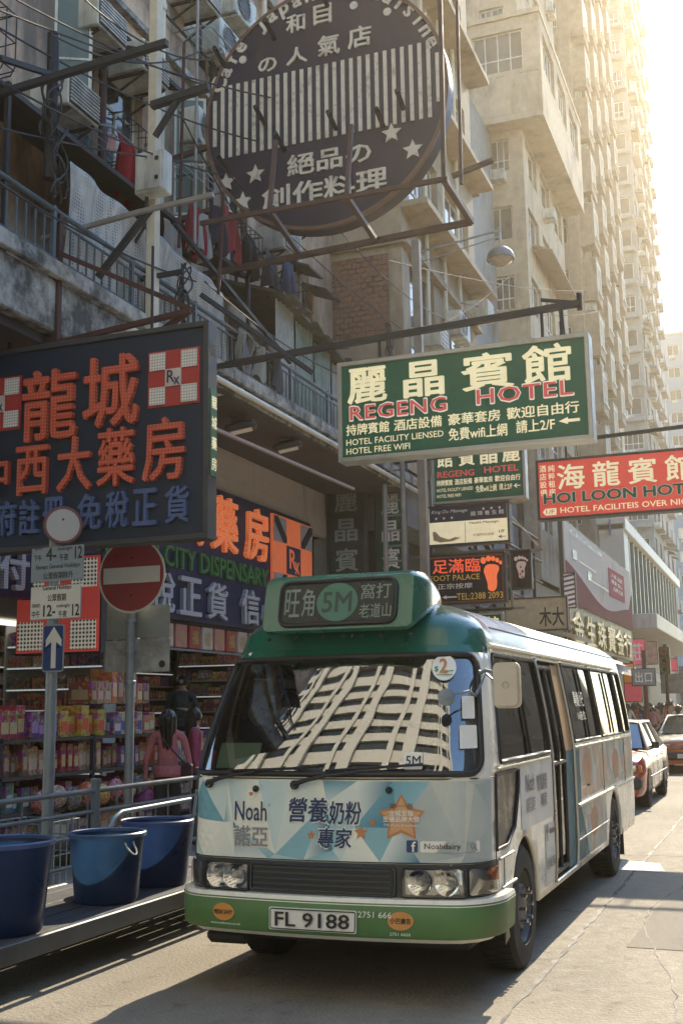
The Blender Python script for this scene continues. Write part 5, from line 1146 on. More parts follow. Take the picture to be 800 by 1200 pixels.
wv2 = [(0, .30 * H_)] + [(W_ * (k / 16), H_ * (.36 + .12 * cos((1 - k / 16) * 6.2) + .05 * (1 - k / 16))) for k in range(17)] + [(W_ * (1 - k / 16), H_ * (.30 + .12 * cos(k / 16 * 6.2) + .10 * (k / 16) ** 2)) for k in range(17)]
mb = MB(); mb.prism([(.58 * W_, .38 * H_), (.86 * W_, .42 * H_), (.86 * W_, .86 * H_), (.58 * W_, .82 * H_)], fn, .004, .02); e = mb.build('pink_square', mat('mauve_pink_print', (.42, .10, .14), .85, spec=.04), t, fixn=True)
for i, s_ in enumerate(('人氣 品質', '專業 信心', '品牌之選')): lettering(s_, ((.62 + .03 * (i == 2)) * W_, (.70 - .10 * i) * H_, .82 * W_, (.77 - .10 * i) * H_), fn, white_l, e, lift=.022)
lettering('香港十大傑出品牌', (.06 * W_, .88 * H_, .48 * W_, .96 * H_), fn, navy, t, lift=.006); lettering('MOMAX', (.62 * W_, .26 * H_, .82 * W_, .31 * H_), fn, mat('mauve_print', (.20, .07, .085)), t, lift=.022) if False else None
for (a, b_) in ((.08, .58), (.26, .42)):
    mb = MB(); mb.prism([(a * W_, b_ * H_), ((a + .05) * W_, b_ * H_), ((a + .05) * W_, (b_ + .12) * H_), (a * W_, (b_ + .12) * H_)], fn, .004, .02); mb.build('icon', navy, t, fixn=True)
    mb = MB(); mb.prism([((a + .07) * W_, (b_ + .01) * H_), ((a + .30) * W_, (b_ + .01) * H_), ((a + .30) * W_, (b_ + .03) * H_), ((a + .07) * W_, (b_ + .03) * H_)], fn, .004, .012); mb.build('rule', greyp, t, fixn=True)
mb = MB(); frame_y = [y0_, y1_]
for y_ in frame_y: mb.bar((-5.7, y_, z0_ - 1.4), (-5.7, y_, z1_ + .1), .12)
mb.bar((-5.7, y0_, z1_ + .05), (-5.7, y1_, z1_ + .05), .1); mb.bar((-5.7, y0_, z0_ - .05), (-5.7, y1_, z0_ - .05), .1); mb.build('frame', darkfr, t)
t2 = thing('shop_sign', 'row of gold carved characters on brown under the big billboard', 'sign', (-5.55, 38, 3.4))
mb = MB(); mb.box(-5.8, -5.6, y0_ + .3, y1_ - .5, z0_ - 1.25, z0_ - .12); mb.build('panel', mat('brown_gold_board', (.12, .085, .05), .5, 0, .4, .3), t2)
for i, c_ in enumerate('金生珠寶金行'): lettering(c_, (.6 + i * W_ / 6.6, -1.15, .6 + (i + .8) * W_ / 6.6, -.22), fn, mat('gold_lettering', (.45, .33, .12)), t2, offset=.03, depth=.06)
# --- round cafe sign
cyy, Rr = 14.0, 1.785
_q = at_y(378, 124, cyy); cx, cz = _q.x, _q.z
t = thing('round_cafe_sign', 'huge round dark cafe sign with white stripes and stars, hanging over the street', 'sign', (cx, cyy, cz - Rr))
ang = -radians(9)
def cfn(x, z, d=0.): return Vector((cx + x * cos(ang) - z * sin(ang) * 0, cyy - d, cz + z)) 
aubm = mat('aubergine_panel', (.022, .020, .045), .5, 0, .25, .3, 1.5, dirtcol=(.10, .05, .055))
mb = MB(); mb.lathe([(0, 0), (Rr, 0), (Rr + .03, .04), (Rr + .03, .30), (Rr, .33), (0, .33)], (cx, cyy + .33, cz), (0, -1, 0), 72); mb.build('disc', aubm, t, smooth=35, fixn=True)
mb = MB(); mb.lathe([(Rr + .03, .28), (Rr + .05, .30), (Rr + .05, .36), (Rr + .0, .36), (Rr + .0, .33)], (cx, cyy + .33, cz), (0, -1, 0), 72); mb.build('rim', mat('rusty_rim', (.16, .10, .08), .6, .2, .2, .4), t, smooth=35, fixn=True)
cw = mat('cracked_cream_paint', (.66, .62, .52), .6, 0, .1, .42, 7, False, dirtcol=(.1, .06, .07))
for k in range(28):
    x = -Rr * .955 + k * (Rr * 1.91) / 27; zh = .56 if abs(x) < Rr * .9 else .36
    zc = .06 
    mb = MB(); mb.prism([(x - .027, zc - zh), (x + .027, zc - zh), (x + .027, zc + zh), (x - .027, zc + zh)], cfn, .002, .02); mb.build('stripe', cw, t, fixn=True)
clt = lambda s_, r_, off=.05, **k: lettering(s_, r_, cfn, cw, t, offset=off, depth=.02, **k)
clt('和', (-.55, 1.22, -.25, 1.5)); clt('目', (-.12, 1.25, .16, 1.55)); clt('の', (-1.0, .70, -.70, .92)); clt('人', (-.55, .72, -.22, .98)); clt('氣', (-.06, .74, .28, 1.06)); clt('店', (.40, .76, .76, 1.08))
for i, c_ in enumerate('Cafe Japanese Cuisine'):
    if c_ == ' ': continue
    a = radians(158 - i * 6.9); r_ = 1.66
    v_, f_ = glyphs(c_, .05, .5); 
    if not len(v_): continue
    mb = MB(); s_ = .34; w2 = (v_[:, 0].max() + v_[:, 0].min()) / 2
    def rot(p): 
        x, z = (p[0] - w2) * s_, p[1] * s_; b_ = a - pi / 2; return cfn(r_ * cos(a) + x * cos(b_) - z * sin(b_), r_ * sin(a) + x * sin(b_) + z * cos(b_), .01 + .02 * p[2])
    mb.add([rot(p) for p in v_], f_); mb.build('lettering', cw, t)
clt('絕品の', (-.55, -.98, .72, -.66)); clt('創作料理', (-.95, -1.45, .95, -1.08))
for x, z in ((-1.52, -.88), (-1.05, -.84), (-1.25, -1.22), (1.02, -.62), (1.32, -.92), (1.0, 1.2), (-1.25, .98), (-.30 + .8, 1.42)):
    if z > 0: mb = MB(); mb.prism([(x + .06 * cos(a), z + .06 * sin(a)) for a in [pi * k / 8 for k in range(16)]], cfn, .002, .02); mb.build('dot', cw, t, fixn=True)
    else: star(x, z, .15, cw, 'star', lambda x, z, d: cfn(x, z, d) - wloc(t), t, l0=.002, l1=.02)
for x, z in ((-.75, 1.2), (.1, 1.5), (1.2, 1.35), (-1.55, .95), (-.9, -.1), (.2, -.4), (1.2, -.3), (-1.5, -.7), (-.6, -.55), (.9, -.5)): mb = MB(); mb.tube([cfn(x, z, 0), cfn(x + .04, z + .05, .42)], .035, 8); mb.build('spigot', darkst, t)
# its carrying frame
t = thing('sign_bracket', 'horizontal steel frame and bars carrying the round cafe sign', 'bracket', (cx, cyy, 7.6))
zf = 7.62
n1, n2, n3, n4 = at_z(275, 315, zf), at_z(552, 260, zf), at_z(520, 210, zf), at_z(235, 262, zf)
mb = MB(); mb.bar(n1, n2, .07); mb.bar(n2, n3, .07); mb.bar(n3, n4, .05); mb.bar(n1 + (n1 - n2) * .65, n1, .07)
for k in (.3, .62): a = n1.lerp(n2, k); b_ = n4.lerp(n3, k); mb.bar(a, b_, .06); mb.bar(b_, b_ + Vector((0, .2, 1.0)), .05)
mb.bar(n3, n3 + Vector((0, .2, 5.5)), .05); mb.bar(n3 + Vector((.15, .2, 0)), n3 + Vector((.15, .4, 5.5)), .035)
for z_ in (8.9, 9.9): mb.bar((cx - Rr, cyy + .1, z_), (-8, cyy + .1, z_ - .1), .07)
mb.bar((cx + Rr, cyy + .2, 8.8), (cx + Rr + .55, cyy + .25, 8.95), .06); mb.bar((cx, cyy + .36, cz + 1.5), (-8, cyy + 3, cz + 1.0), .06)
mb.build('beam', mat('rusty_brown_steel', (.10, .065, .06), .65, .3, .3, .4), t)
# other brackets in the upper left
for (pts, w_, lab) in (([at_y(-40, 122, 8.2), at_y(196, 50, 8.2)], .06, 'heavy dark beam slanting up past the open tenement window'), ([at_x(0, 68, -6.3), at_x(62, 88, -6.3)], .05, 'short dark strut at the top left edge below an air conditioner'),
    ([at_y(178, 124, 9.5), at_y(245, 102, 9.5)], .07, 'dark arm reaching to the left rim of the round sign'), ([at_y(182, 160, 9.5), at_y(208, 118, 9.5)], .05, 'diagonal brace under the arm at the round sign'),
    ([at_y(115, 325, 10), at_y(178, 243, 10)], .06, 'dark diagonal strut rising to the grey meter box'), ([at_y(50, 280, 9.8), at_y(165, 248, 9.8), at_y(250, 228, 9.8)], .045, 'pale pole running across to the grey meter box'), ([at_x(205, 262, -6.3), at_x(340, 425, -6.3)], .05, 'dark diagonal bar crossing the balcony toward the green sheets'), ([at_y(120, 335, 11), at_y(215, 318, 11)], .05, 'bent dark bar in front of the stained balcony edge')):
    mb = MB()
    for a, b_ in zip(pts, pts[1:]): mb.bar(a, b_, w_)
    tag(mb.build('sign_bracket', darkst if 'pale' not in lab else mat('pale_steel', (.28, .27, .25))), lab, 'bracket')
# post and meter box
p0 = at_x(180, 240, -6.4); t = thing('meter_post', 'cream vertical post clamped to the balcony rail below the grey box', 'post', (p0.x, p0.y, 5.9))
mb = MB(); mb.box(p0.x - .06, p0.x + .06, p0.y - .06, p0.y + .06, 5.95, 10.9, .01); mb.build('column', mat('cream_drain_pipe', (.60, .54, .42)), t)
zb = at_x(180, 213, -6.4).z; y1b, y0b = p0.y + .02, p0.y - .26
bx_ = thing('meter_box', 'pale grey electrical box with two latches fixed on the cream post', 'box', (p0.x + .05, p0.y - .12, zb - .25))
mb = MB(); mb.box(p0.x - .10, p0.x + .28, y0b, y1b - .085, zb - .25, zb + .25, .012); mb.build('casing', acw, bx_); mb = MB(); mb.box(p0.x - .07, p0.x + .25, y0b - .02, y0b - .002, zb - .22, zb + .22, .006); mb.build('door', acw, bx_)
for z_ in (-.12, .11): mb = MB(); mb.box(p0.x + .18, p0.x + .22, y0b - .04, y0b - .022, zb + z_, zb + z_ + .04); mb.build('latch', blackp, bx_)
mb = MB(); mb.tube([(p0.x, p0.y - .15, zb - .25), (p0.x - .05, p0.y - .12, zb - .6), (p0.x - .5, p0.y + .1, zb - .95)], .02); mb.build('conduit', cable_m, bx_)
# near air conditioners
for (u, v, x, lab, cond) in ((35, 130, -8, 'grimy window air conditioner behind the cable post at the left edge', False), (250, 18, -8, 'outdoor condenser partly hidden by the top of the round sign', True), (205, 168, -8, 'outdoor condenser between the meter box and the round sign', True), (338, 250, -8, 'window air conditioner under the round sign, nearest the brick infill', False), (72, 38, -8, 'window air conditioner high at the upper left beside an open sash', False), (128, 88, -8, 'window air conditioner above the teal window with the drying rack', False), (198, 2, -8, 'window air conditioner at the very top left of the round sign', False), (232, 62, -8, 'outdoor condenser behind the left rim of the round sign', True), (300, 175 + 120, -8, 'window air conditioner half hidden under the round sign', False)):
    p = at_x(u, v, x); near_ac((x + .02, p.y, p.z), pi / 2, lab, cond)
# laundry, racks and cloths
def cloth(p0, p1, drop, m_, amp=.06, folds=4, name='laundry', label=None, cat='laundry', taper=.0, seed=0, parent=None, slant=0.):
    rg = random.Random(seed); p0 = Vector(p0); p1 = Vector(p1); d = (p1 - p0); n = d.cross(Vector((0, 0, 1))).normalized(); ph = rg.uniform(0, 6)
    def f(a, b_):
        aa = .5 + (a - .5) * (1 - taper * b_); w_ = amp * (.25 + b_) * sin(aa * folds * 6.28 + ph + b_ * 1.3) + amp * .5 * sin(aa * 11 + b_ * 5)
        return p0 + d * aa + n * w_ + Vector((0, 0, -drop * b_ * (1 + .1 * sin(a * 9 + ph)))) + d * slant * b_
    mb = MB(); mb.sheet(f, 40, 18); o = mb.build(name, m_, parent, smooth=80)
    md = o.modifiers.new('thickness', 'SOLIDIFY'); md.thickness = .006
    if label: tag(o, label, cat)
    return o
fab = lambda n_, c_: mat('cloth_' + n_, c_, .9, 0, .12, 0, transl=.2)
q = at_x(150, 140, -7.45)
def rack(pc, lab):
    t = thing('drying_rack', lab, 'rack', pc); mb = MB(); W2 = .55; D = .6
    mb.tube([(0, -W2, 0), (D - .1, -W2, 0), (D, -W2 + .1, 0), (D, W2 - .1, 0), (D - .1, W2, 0), (0, W2, 0)], .013, 6)
    for k in range(5): mb.tube([(.08 + k * .11, -W2, 0), (.08 + k * .11, W2, 0)], .006, 5)
    mb.tube([(0, -W2, -.3), (D * .7, -W2, 0)], .008, 5); mb.tube([(0, W2, -.3), (D * .7, W2, 0)], .008, 5); mb.build('rail', steel, t, local=True); return t
rack((-8, q.y, 9.02), 'metal drying rack with a red jacket under the tenement window'); rack((-8, at_x(225, 60, -8).y, at_x(225, 60, -8).z), 'empty curved drying rack at the top, left of the round sign'); rack((-8, at_x(205, 215, -8).y, at_x(205, 215, -8).z), 'low drying rack of clothes beside the round sign')
cloth((-7.45, q.y - .28, 9.04), (-7.42, q.y + .18, 9.02), .78, fab('red', (.30, .012, .022)), .07, 2, label='crimson red jacket hanging from the drying rack', taper=.25, seed=1)
cloth((-7.40, q.y + .2, 9.02), (-7.40, q.y + .40, 9.02), .6, fab('black', (.02, .02, .025)), .04, 1, label='black garment hanging right of the crimson jacket', seed=2)
cloth((-7.5, q.y - .42, 8.98), (-7.45, q.y - .3, 8.98), .22, fab('pink', (.5, .3, .28)), .03, 1, label='small pink cloth left of the crimson jacket', seed=3)
for i, (u, v, c_, n_, lab) in enumerate(((192, 255, (.35, .33, .30), 'pale', 'pale vest hanging behind the cream post'), (330, 300, (.04, .06, .12), 'indigo', 'indigo cloth hanging above the green sheets, nearest the awnings'), (226, 240, (.42, .40, .36), 'ivory', 'ivory towel between the dark red and dark shirts'), (218, 232, (.26, .03, .04), 'dark_red', 'dark red shirt hanging behind the meter box'), (243, 232, (.03, .03, .05), 'navy', 'dark shirt hanging left of the round sign bottom'), (262, 240, (.30, .05, .06), 'scarlet', 'scarlet shirt below the left rim of the round sign'), (283, 268, (.02, .02, .02), 'coal', 'black trousers hanging below the round sign'), (310, 290, (.05, .05, .06), 'charcoal', 'charcoal top hanging above the green sheet panels'))):
    p = at_x(u, v, -6.9); cloth(p, p + Vector((0, .5, 0)), .65, fab(n_, c_), .05, 2, label=lab, seed=10 + i)
# lattice cloth behind the railing
lat = mat('lattice_sheet', (.55, .52, .46), .9, 0, .2, .3, dots=26, dotcol=(.25, .25, .24), transl=.1)
p = at_x(70, 190, -6.75)
for i, (ya, yb, zt, dr_, lab) in enumerate(((9.6, 11.2, 7.45, 1.45, 'patterned grey sheet tied along the left of the balcony rail'), (11.3, 13.2, 7.35, 1.35, 'patterned grey sheet hung over the balcony middle, right of its pair'))): cloth((-6.6, ya, zt), (-6.6, yb, zt - .12), dr_, lat, .05, 3, name='lattice_sheet', label=lab, cat='cloth', seed=30 + i)
for i, (ya, w_, c_, n_) in enumerate(((13.9, .35, (.35, .33, .28), 'cream_rag'), (14.5, .3, (.08, .09, .11), 'slate_rag'), (18.9, .25, (.03, .03, .04), 'black_rag'), (13.45, .2, (.30, .31, .33), 'grey_rag'))): cloth((-6.47, ya, 6.74), (-6.47, ya + w_, 6.74), .5, fab(n_, c_), .04, 1, name='rag', label=f'{n_.replace("_", " ")} hung over the balcony rail', cat='cloth', seed=40 + i)
# coiled hose on the rail
mb = MB()
for k in range(5): mb.tube([(-6.42 - .02 * k + .03 * sin(a * 3), 13.55 + .17 * cos(a), 6.55 + (.22 + .015 * k) * sin(a)) for a in [2 * pi * j / 20 for j in range(21)]], .016, 6, cap=False)
tag(mb.build('hose', mat('grey_hose', (.22, .22, .2), .6)), 'coiled grey hose hanging on the balcony rail beside the dispensary board', 'hose')
# cables
rg = random.Random(5)
def cable(a, b_, sag, r_, lab):
    a = Vector(a); b_ = Vector(b_); mb = MB(); mb.tube([a.lerp(b_, k / 14) + Vector((0, 0, -sag * 4 * (k / 14) * (1 - k / 14))) for k in range(15)], r_, 5); tag(mb.build('cable', cable_m), lab, 'cable')
cs = [((0, 150), (240, 190), 'thin cable low across the balcony opening'), ((20, 0), (240, 100), 'thin cable falling from the top edge to the round sign'), ((100, 0), (250, 70), 'thin cable at the top, left of the round sign'), ((0, 215), (230, 330), 'cable running along the balcony rail'), ((240, 330), (400, 440), 'cable running along the rail beyond the dark board'), ((0, 12), (350, 120), 'thin cable crossing the topmost left windows'), ((0, 33), (300, 165), 'thin cable sagging below the topmost left cable'), ((0, 95), (260, 205), 'thin cable over the peach wall toward the meter box'), ((60, 40), (235, 60), 'thin cable near the first air conditioner'), ((250, 185), (470, 385), 'thin cable slanting from the round sign to the brick infill'), ((385, 255), (530, 378), 'thin cable below the brick-filled corner'), ((455, 305), (690, 340), 'thin cable across the walk-up to the tower'), ((210, 130), (330, 330), 'thin cable behind the left rim of the round sign'), ((540, 355), (700, 365), 'thin cable under the street lamp'), ((480, 395), (600, 320), 'looped cable beside the row of air conditioners')]
for i, (a, b_, lab) in enumerate(cs):
    xa = -6.4 + .2 * (i % 3); cable(at_x(*a, xa), at_x(*b_, -6.3 if b_[0] < 480 else -5.8), U(.05, .25), .011, lab)
# messy bundled cables
for i, (u, v) in enumerate(((60, 95), (68, 160), (215, 320), (455, 385))):
    p = at_x(u, v, -6.35); mb = MB()
    for k in range(7):
        a1, a2, f1, f2, ph = U(.03, .09), U(.05, .16), U(2, 6), U(3, 7), U(0, 6); mb.tube([p + Vector((a1 * sin(f1 * j / 15 + ph), a2 * sin(f2 * j / 15 + ph * 2), .1 - .75 * j / 15 * U(.97, 1.03))) for j in range(16)], .011, 5)
    for k in range(2): mb.tube([p + Vector((.02 * k, .12 * cos(a), -.35 + .14 * sin(a))) for a in [2 * pi * j / 14 for j in range(15)]], .010, 5, cap=False)
    tag(mb.build('cable_bundle', cable_m), ('tangle of black cables at the top left beam', 'thick tangle of black cables above the left railing', 'tangle of cables near the stained balcony edge', 'tangle of cables at the end of the long dark pole')[i], 'cables')
mb = MB(); mb.tube([at_x(63, 40, -6.4), at_x(62, 100, -6.4), at_x(58, 210, -6.4)], .06, 8); tag(mb.build('cable_post', darkst, smooth=40), 'dark vertical post wrapped in cables at the upper left', 'post')
# scaffold rods left of the round sign
for i, (u0, v0, u1, v1, lab) in enumerate(((232, 0, 228, 295, 'pale thin vertical rod left of the round sign, nearest it'), (216, 50, 210, 290, 'rusty thin vertical rod, second left of the round sign'), (262, 230, 256, 345, 'thin rusty rod hanging under the round sign'))):
    mb = MB(); mb.tube([at_y(u0, v0, 12.2), at_y(u1, v1, 12.2)], .022, 6); tag(mb.build('scaffold_rod', [mat('pale_steel', (.28, .27, .25)), redox, redox][i]), lab, 'rod')
# street lamp hanging lantern
t = thing('street_lamp', 'dome-shaped street lamp hanging from a long thin arm', 'street lamp', (-4.85, 22.0, 10.4))
lc = at_y(586, 300, 22.0)
mb = MB(); mb.lathe([(0, .20), (.07, .19), (.15, .16), (.25, .07), (.28, -.02), (.285, -.08), (.26, -.085)], lc, (0, 0, 1), 28); mb.build('lamp_shade', mat('lamp_shade_grey', (.20, .19, .18), .5, .2, .1, .3), t, smooth=40)
mb = MB(); mb.lathe([(.25, -.07), (.22, -.13), (.12, -.19), (0, -.21)], lc, (0, 0, 1), 28); mb.build('lens_bowl', mat('lamp_bowl', (.42, .36, .28), .25, 0, .1), t, smooth=60)
mb = MB(); mb.tube([lc + Vector((0, 0, .2)), lc + Vector((0, 0, .62))], .02); mb.tube([lc + Vector((0, 0, .55)), (-6.5, 22, lc.z + .35)], .025); mb.tube([lc + Vector((0, 0, .42)), (-6.5, 22, lc.z + .12)], .015); mb.build('arm', steel, t)
# tall sign pole
t = thing('sign_pole', 'tall pale square pole rising behind the large green hotel sign', 'pole', (-5.55, 18.7, .12)); mb = MB(); mb.box(-5.62, -5.48, 18.65, 18.79, .12, 9.95, .01); mb.box(-5.72, -5.38, 18.55, 18.89, .12, .16); mb.build('shaft', mat('warm_grey_post', (.30, .26, .22), .6, .1, .15, .4), t)
t = thing('scaffold_ladder', 'pale pipes and rungs beside the tall pole, over the minibus roof', 'scaffold', (-6.2, 19.8, .12)); mb = MB()
for x in (-6.6, -6.25): mb.tube([(x, 19.8, .12), (x, 19.8, 6.4)], .05)
for k in range(14): mb.tube([(-6.6, 19.8, 2.4 + k * .28), (-6.25, 19.8, 2.4 + k * .28)], .018, 6)
mb.build('pipe', mat('pale_steel', (.28, .27, .25)), t)
# flood lamps under the canopy
for i, (u, v, lab) in enumerate(((283, 505, 'black floodlight under the canopy, left of its pair'), (338, 527, 'black floodlight under the canopy, right of its pair'))):
    p = at_x(u, v, -6.75); t = thing('floodlight', lab, 'floodlight', p)
    M = Matrix.Translation(p) @ Matrix.Rotation(radians(20), 4, 'Z') @ Matrix.Rotation(radians(-12), 4, 'Y')
    mb = MB(); mb.box(-.22, .22, -.15, .15, 0, .10, .03, M); mb.box(-.12, .12, -.08, .08, .10, .19, .03, M); mb.build('housing', blackp, t)
    mb = MB(); mb.box(-.15, .15, -.09, .09, -.012, -.002, 0, M); mb.build('lens', mat('floodlight_lens', (.30, .25, .20), .4, emit=.15 if i == 0 else 0), t)
    mb = MB(); mb.tube([p + Vector((0, 0, .15)), p + Vector((-.5, .2, .42)), p + Vector((-1.2, .2, .45))], .025, 6); mb.build('arm', darkst, t)
mb = MB(); mb.bar((-6.6, 12.6, 5.3), (-6.3, 17.3, 5.25), .05, .04); tag(mb.build('conduit_rail', mat('pinkish_rail', (.33, .25, .22), .6)), 'pinkish rail fixed under the canopy beside the floodlights', 'rail')
# ================================================================ DISPENSARY
navb = mat('dispensary_blue_board', (.005, .015, .07), .45, 0, .08, .15)
t = thing('shop_sign', 'long blue dispensary fascia with orange and white characters above the shop', 'sign', (-7.9, 14, 3.0))
mb = MB(); mb.box(-8.0, -7.88, 8.8, 19.3, 3.0, 5.08); mb.build('panel', navb, t)
fn = plane_fn((-7.88, 0, 0), (0, 1, 0))
F_ = lambda s_, y0, z0, y1, z1, m_, off=.03, dep=.06, **k: lettering(s_, (y0, z0, y1, z1), fn, m_, t, offset=off, depth=dep, **k)
for i, c_ in enumerate('龍城中西大藥房'): F_(c_, 9.5 + i * 1.16, 4.12, 9.5 + i * 1.16 + .88, 4.98, led_org, .045)
F_('DRAGON CITY DISPENSARY', 11.9, 3.72, 17.35, 4.02, led_grn, .02, .04)
for c_, a in (('政', 9.3), ('府', 10.15), ('註', 11.0), ('冊', 11.8), ('免', 12.7), ('稅', 13.5), ('正', 14.3), ('貨', 15.15), ('信', 16.3), ('心', 17.1), ('保', 17.9), ('證', 18.6)): F_(c_, a, 3.07, a + .66, 3.62, led_white, .045)
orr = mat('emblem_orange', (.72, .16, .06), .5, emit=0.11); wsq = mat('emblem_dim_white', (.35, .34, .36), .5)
e0 = MB(); e0.box(-7.87, -7.83, 17.5, 19.25, 3.55, 5.0); e = e0.build('emblem', orr, t); fq = plane_fn((-7.83, 17.5, 3.55), (0, 1, 0)); qw_, qh = 1.75 / 3, 1.45 / 3
for i in (0, 2):
    for j in (0, 2):
        mb = MB(); mb.prism([(i * qw_ + .04, j * qh + .03), ((i + 1) * qw_ - .04, j * qh + .03), ((i + 1) * qw_ - .04, (j + 1) * qh - .03), (i * qw_ + .04, (j + 1) * qh - .03)], fq, .002, .02); mb.build('white_square', wsq, e, fixn=True)
        a = (i * qw_ + .04, j * qh + .03); b_ = ((i + 1) * qw_ - .04, (j + 1) * qh - .03)
        if i != j: a, b_ = (a[0], b_[1]), (b_[0], a[1])
        dz_ = .1 if b_[1] > a[1] else -.1
        mb = MB(); mb.prism([(a[0], a[1]), (a[0] + .13, a[1]), (b_[0], b_[1] - dz_), (b_[0], b_[1]), (b_[0] - .13, b_[1]), (a[0], a[1] + dz_)], fq, .022, .03); mb.build('dark_diagonal', darkst, e, fixn=True)
mb = MB(); mb.prism([(qw_, qh), (2 * qw_, qh), (2 * qw_, 2 * qh), (qw_, 2 * qh)], fq, .002, .02); mb.build('centre_square', mat('emblem_navy', (.02, .035, .09)), e, fixn=True)
lettering('R', (qw_ * 1.15, qh * 1.2, qw_ * 1.65, qh * 1.9), fq, orr, e, offset=.03, lift=.022); lettering('x', (qw_ * 1.55, qh * 1.05, qw_ * 1.9, qh * 1.5), fq, orr, e, offset=.03, lift=.022)
# projecting checkered light box
a = at_y(22, 655, 11.0); b_ = at_y(118, 765, 11.0)
t = thing('pharmacy_cross_sign', 'red and white checkered pharmacy box sign behind the arrow sign', 'sign', ((a.x + b_.x) / 2, 11, b_.z))
mb = MB(); mb.box(a.x, b_.x, 11.0, 11.25, b_.z, a.z); mb.build('box', mat('very_dark_panel', (.016, .014, .022)), t); fn3 = plane_fn((a.x, 11.0, b_.z), (1, 0, 0)); w3, h3 = b_.x - a.x, a.z - b_.z
mb = MB(); mb.prism([(.02, .02), (w3 - .02, .02), (w3 - .02, h3 - .02), (.02, h3 - .02)], fn3, .001, .02); mb.build('red_panel', mat('emblem_lit_red', (.6, .06, .05), .5, dots=34, dotcol=(.85, .25, .2), emit=0.06), t, fixn=True)
for i in (0, 2):
    for j in (0, 2): mb = MB(); q3, r3 = w3 / 3, h3 / 3; mb.prism([(i * q3 + .04, j * r3 + .04), ((i + 1) * q3 - .0, j * r3 + .04), ((i + 1) * q3 - .0, (j + 1) * r3 - .0), (i * q3 + .04, (j + 1) * r3 - .0)] if False else [(max(.05, i * q3 + .0), max(.05, j * r3)), (min(w3 - .05, (i + 1) * q3), max(.05, j * r3)), (min(w3 - .05, (i + 1) * q3), min(h3 - .05, (j + 1) * r3)), (max(.05, i * q3), min(h3 - .05, (j + 1) * r3))], fn3, .021, .04); mb.build('white_square', mat('emblem_lit_white', (.75, .72, .60), .5, dots=22, dotcol=(.06, .05, .05), emit=0.06), t, fixn=True)
# shop shell
t = thing('dispensary_shop', 'open-fronted dispensary with lit shelves of medicines and packets', 'shop', (-10, 14, .12))
mb = MB(); mb.box(-12.2, -12.0, 8.6, 21, .12, 3.2); mb.box(-12, -8, 20.9, 21.0, .12, 3.2); mb.box(-12, -8, 8.5, 8.6, .12, 3.2); mb.box(-12, -8.02, 8.6, 21, 3.02, 3.2); mb.build('inner_wall', mat('shop_wall_paint', (.30, .28, .24), .7, 0, .1, .2), t)
mb = MB(); mb.box(-12, -8, 8.6, 20.9, .125, .15); mb.build('tiled_floor', mat('shop_floor', (.15, .13, .12), .4, 0, .2, .3), t)
tubem = mat('lit_shelf_tube', (.9, .97, 1), .3, emit=.2 * 0.50, var=0)
pal = [(.55, .5, .42), (.5, .08, .06), (.06, .10, .3), (.08, .25, .14), (.6, .45, .08), (.5, .25, .1), (.3, .08, .2), (.6, .58, .52), (.04, .05, .09), (.45, .3, .2), (.1, .3, .4), (.6, .3, .3), (.2, .2, .22), (.66, .62, .5)]
def shelf_unit(name, label, O, Ux, W_, zs, depth, backm, lit=False, fill=(.05, .16), hfrac=(.55, .92), seed=0, cat='shelf', palette=pal):
    """O: lower left corner of the front, Ux along the shelf; goods are packed on every board"""
    rg = random.Random(seed); O = Vector(O); Ux = Vector(Ux).normalized(); N = Ux.cross(Vector((0, 0, 1))); fn = plane_fn(O, Ux, N)
    t = thing(name, label, cat, O)
    rot = Matrix(((Ux.x, -N.x, 0, O.x), (Ux.y, -N.y, 0, O.y), (0, 0, 1, O.z), (0, 0, 0, 1)))
    for z in zs: MB().box(0, W_, 0, depth, z - .025, z, 0, rot).build('board', mat('shelf_board', (.35, .35, .33), .5, 0, .1), t)
    mb = MB(); mb.box(-.02, 0, 0, depth, 0, zs[-1] + .3, 0, rot); mb.box(W_, W_ + .02, 0, depth, 0, zs[-1] + .3, 0, rot); mb.box(0, W_, depth, depth + .02, 0, zs[-1] + .35, 0, rot); mb.build('carcass', backm, t)
    g = MB(); n = 0
    for zi, z in enumerate(zs):
        H = (zs[zi + 1] - z - .03) if zi + 1 < len(zs) else .3; x = .02
        while x < W_ - .04:
            w_ = rg.uniform(*fill); rep = rg.randint(1, 5); c_ = rg.choice(palette); c2 = rg.choice(palette); h = H * rg.uniform(*hfrac)
            for r_ in range(rep):
                if x + w_ > W_ - .01: break
                dy = rg.uniform(.01, .05); k = rg.uniform(.8, 1.15); g.col = tuple(min(1, q_ * k) for q_ in c_); g.box(x, x + w_ * .93, dy, depth * .7, z + .001, z + h * rg.uniform(.94, 1), 0, rot)
                g.col = tuple(min(1, q_ * k) for q_ in c2); g.box(x + w_ * .12, x + w_ * .8, dy - .004, dy - .001, z + h * .25, z + h * rg.uniform(.55, .75), 0, rot); x += w_; n += 1
            x += rg.uniform(0, .03)
        if lit and zi % lit == 0: MB().box(.03, W_ - .03, -.0, .03, z + H - .0, z + H + .02, 0, rot).build('light_tube', tubem, t)
    tag(g.build('packets', GOODS, t), kind='stuff'); return t, fn, rot
dkb = mat('dark_shelf_back', (.07, .06, .05), .8)
shelf_unit('medicine_shelf', 'back wall shelving of small medicine boxes at the right of the shop', (-11.4, 14.2, .12), (0, 1, 0), 6.4, [.5, .8, 1.1, 1.35, 1.6, 1.85, 2.1, 2.35, 2.6], .3, dkb, 3, seed=1)
shelf_unit('medicine_shelf', 'back wall shelving of packets at the left of the shop', (-11.4, 8.7, .12), (0, 1, 0), 5.4, [.5, .8, 1.1, 1.4, 1.7, 2.0, 2.3, 2.6], .3, dkb, 3, seed=2)
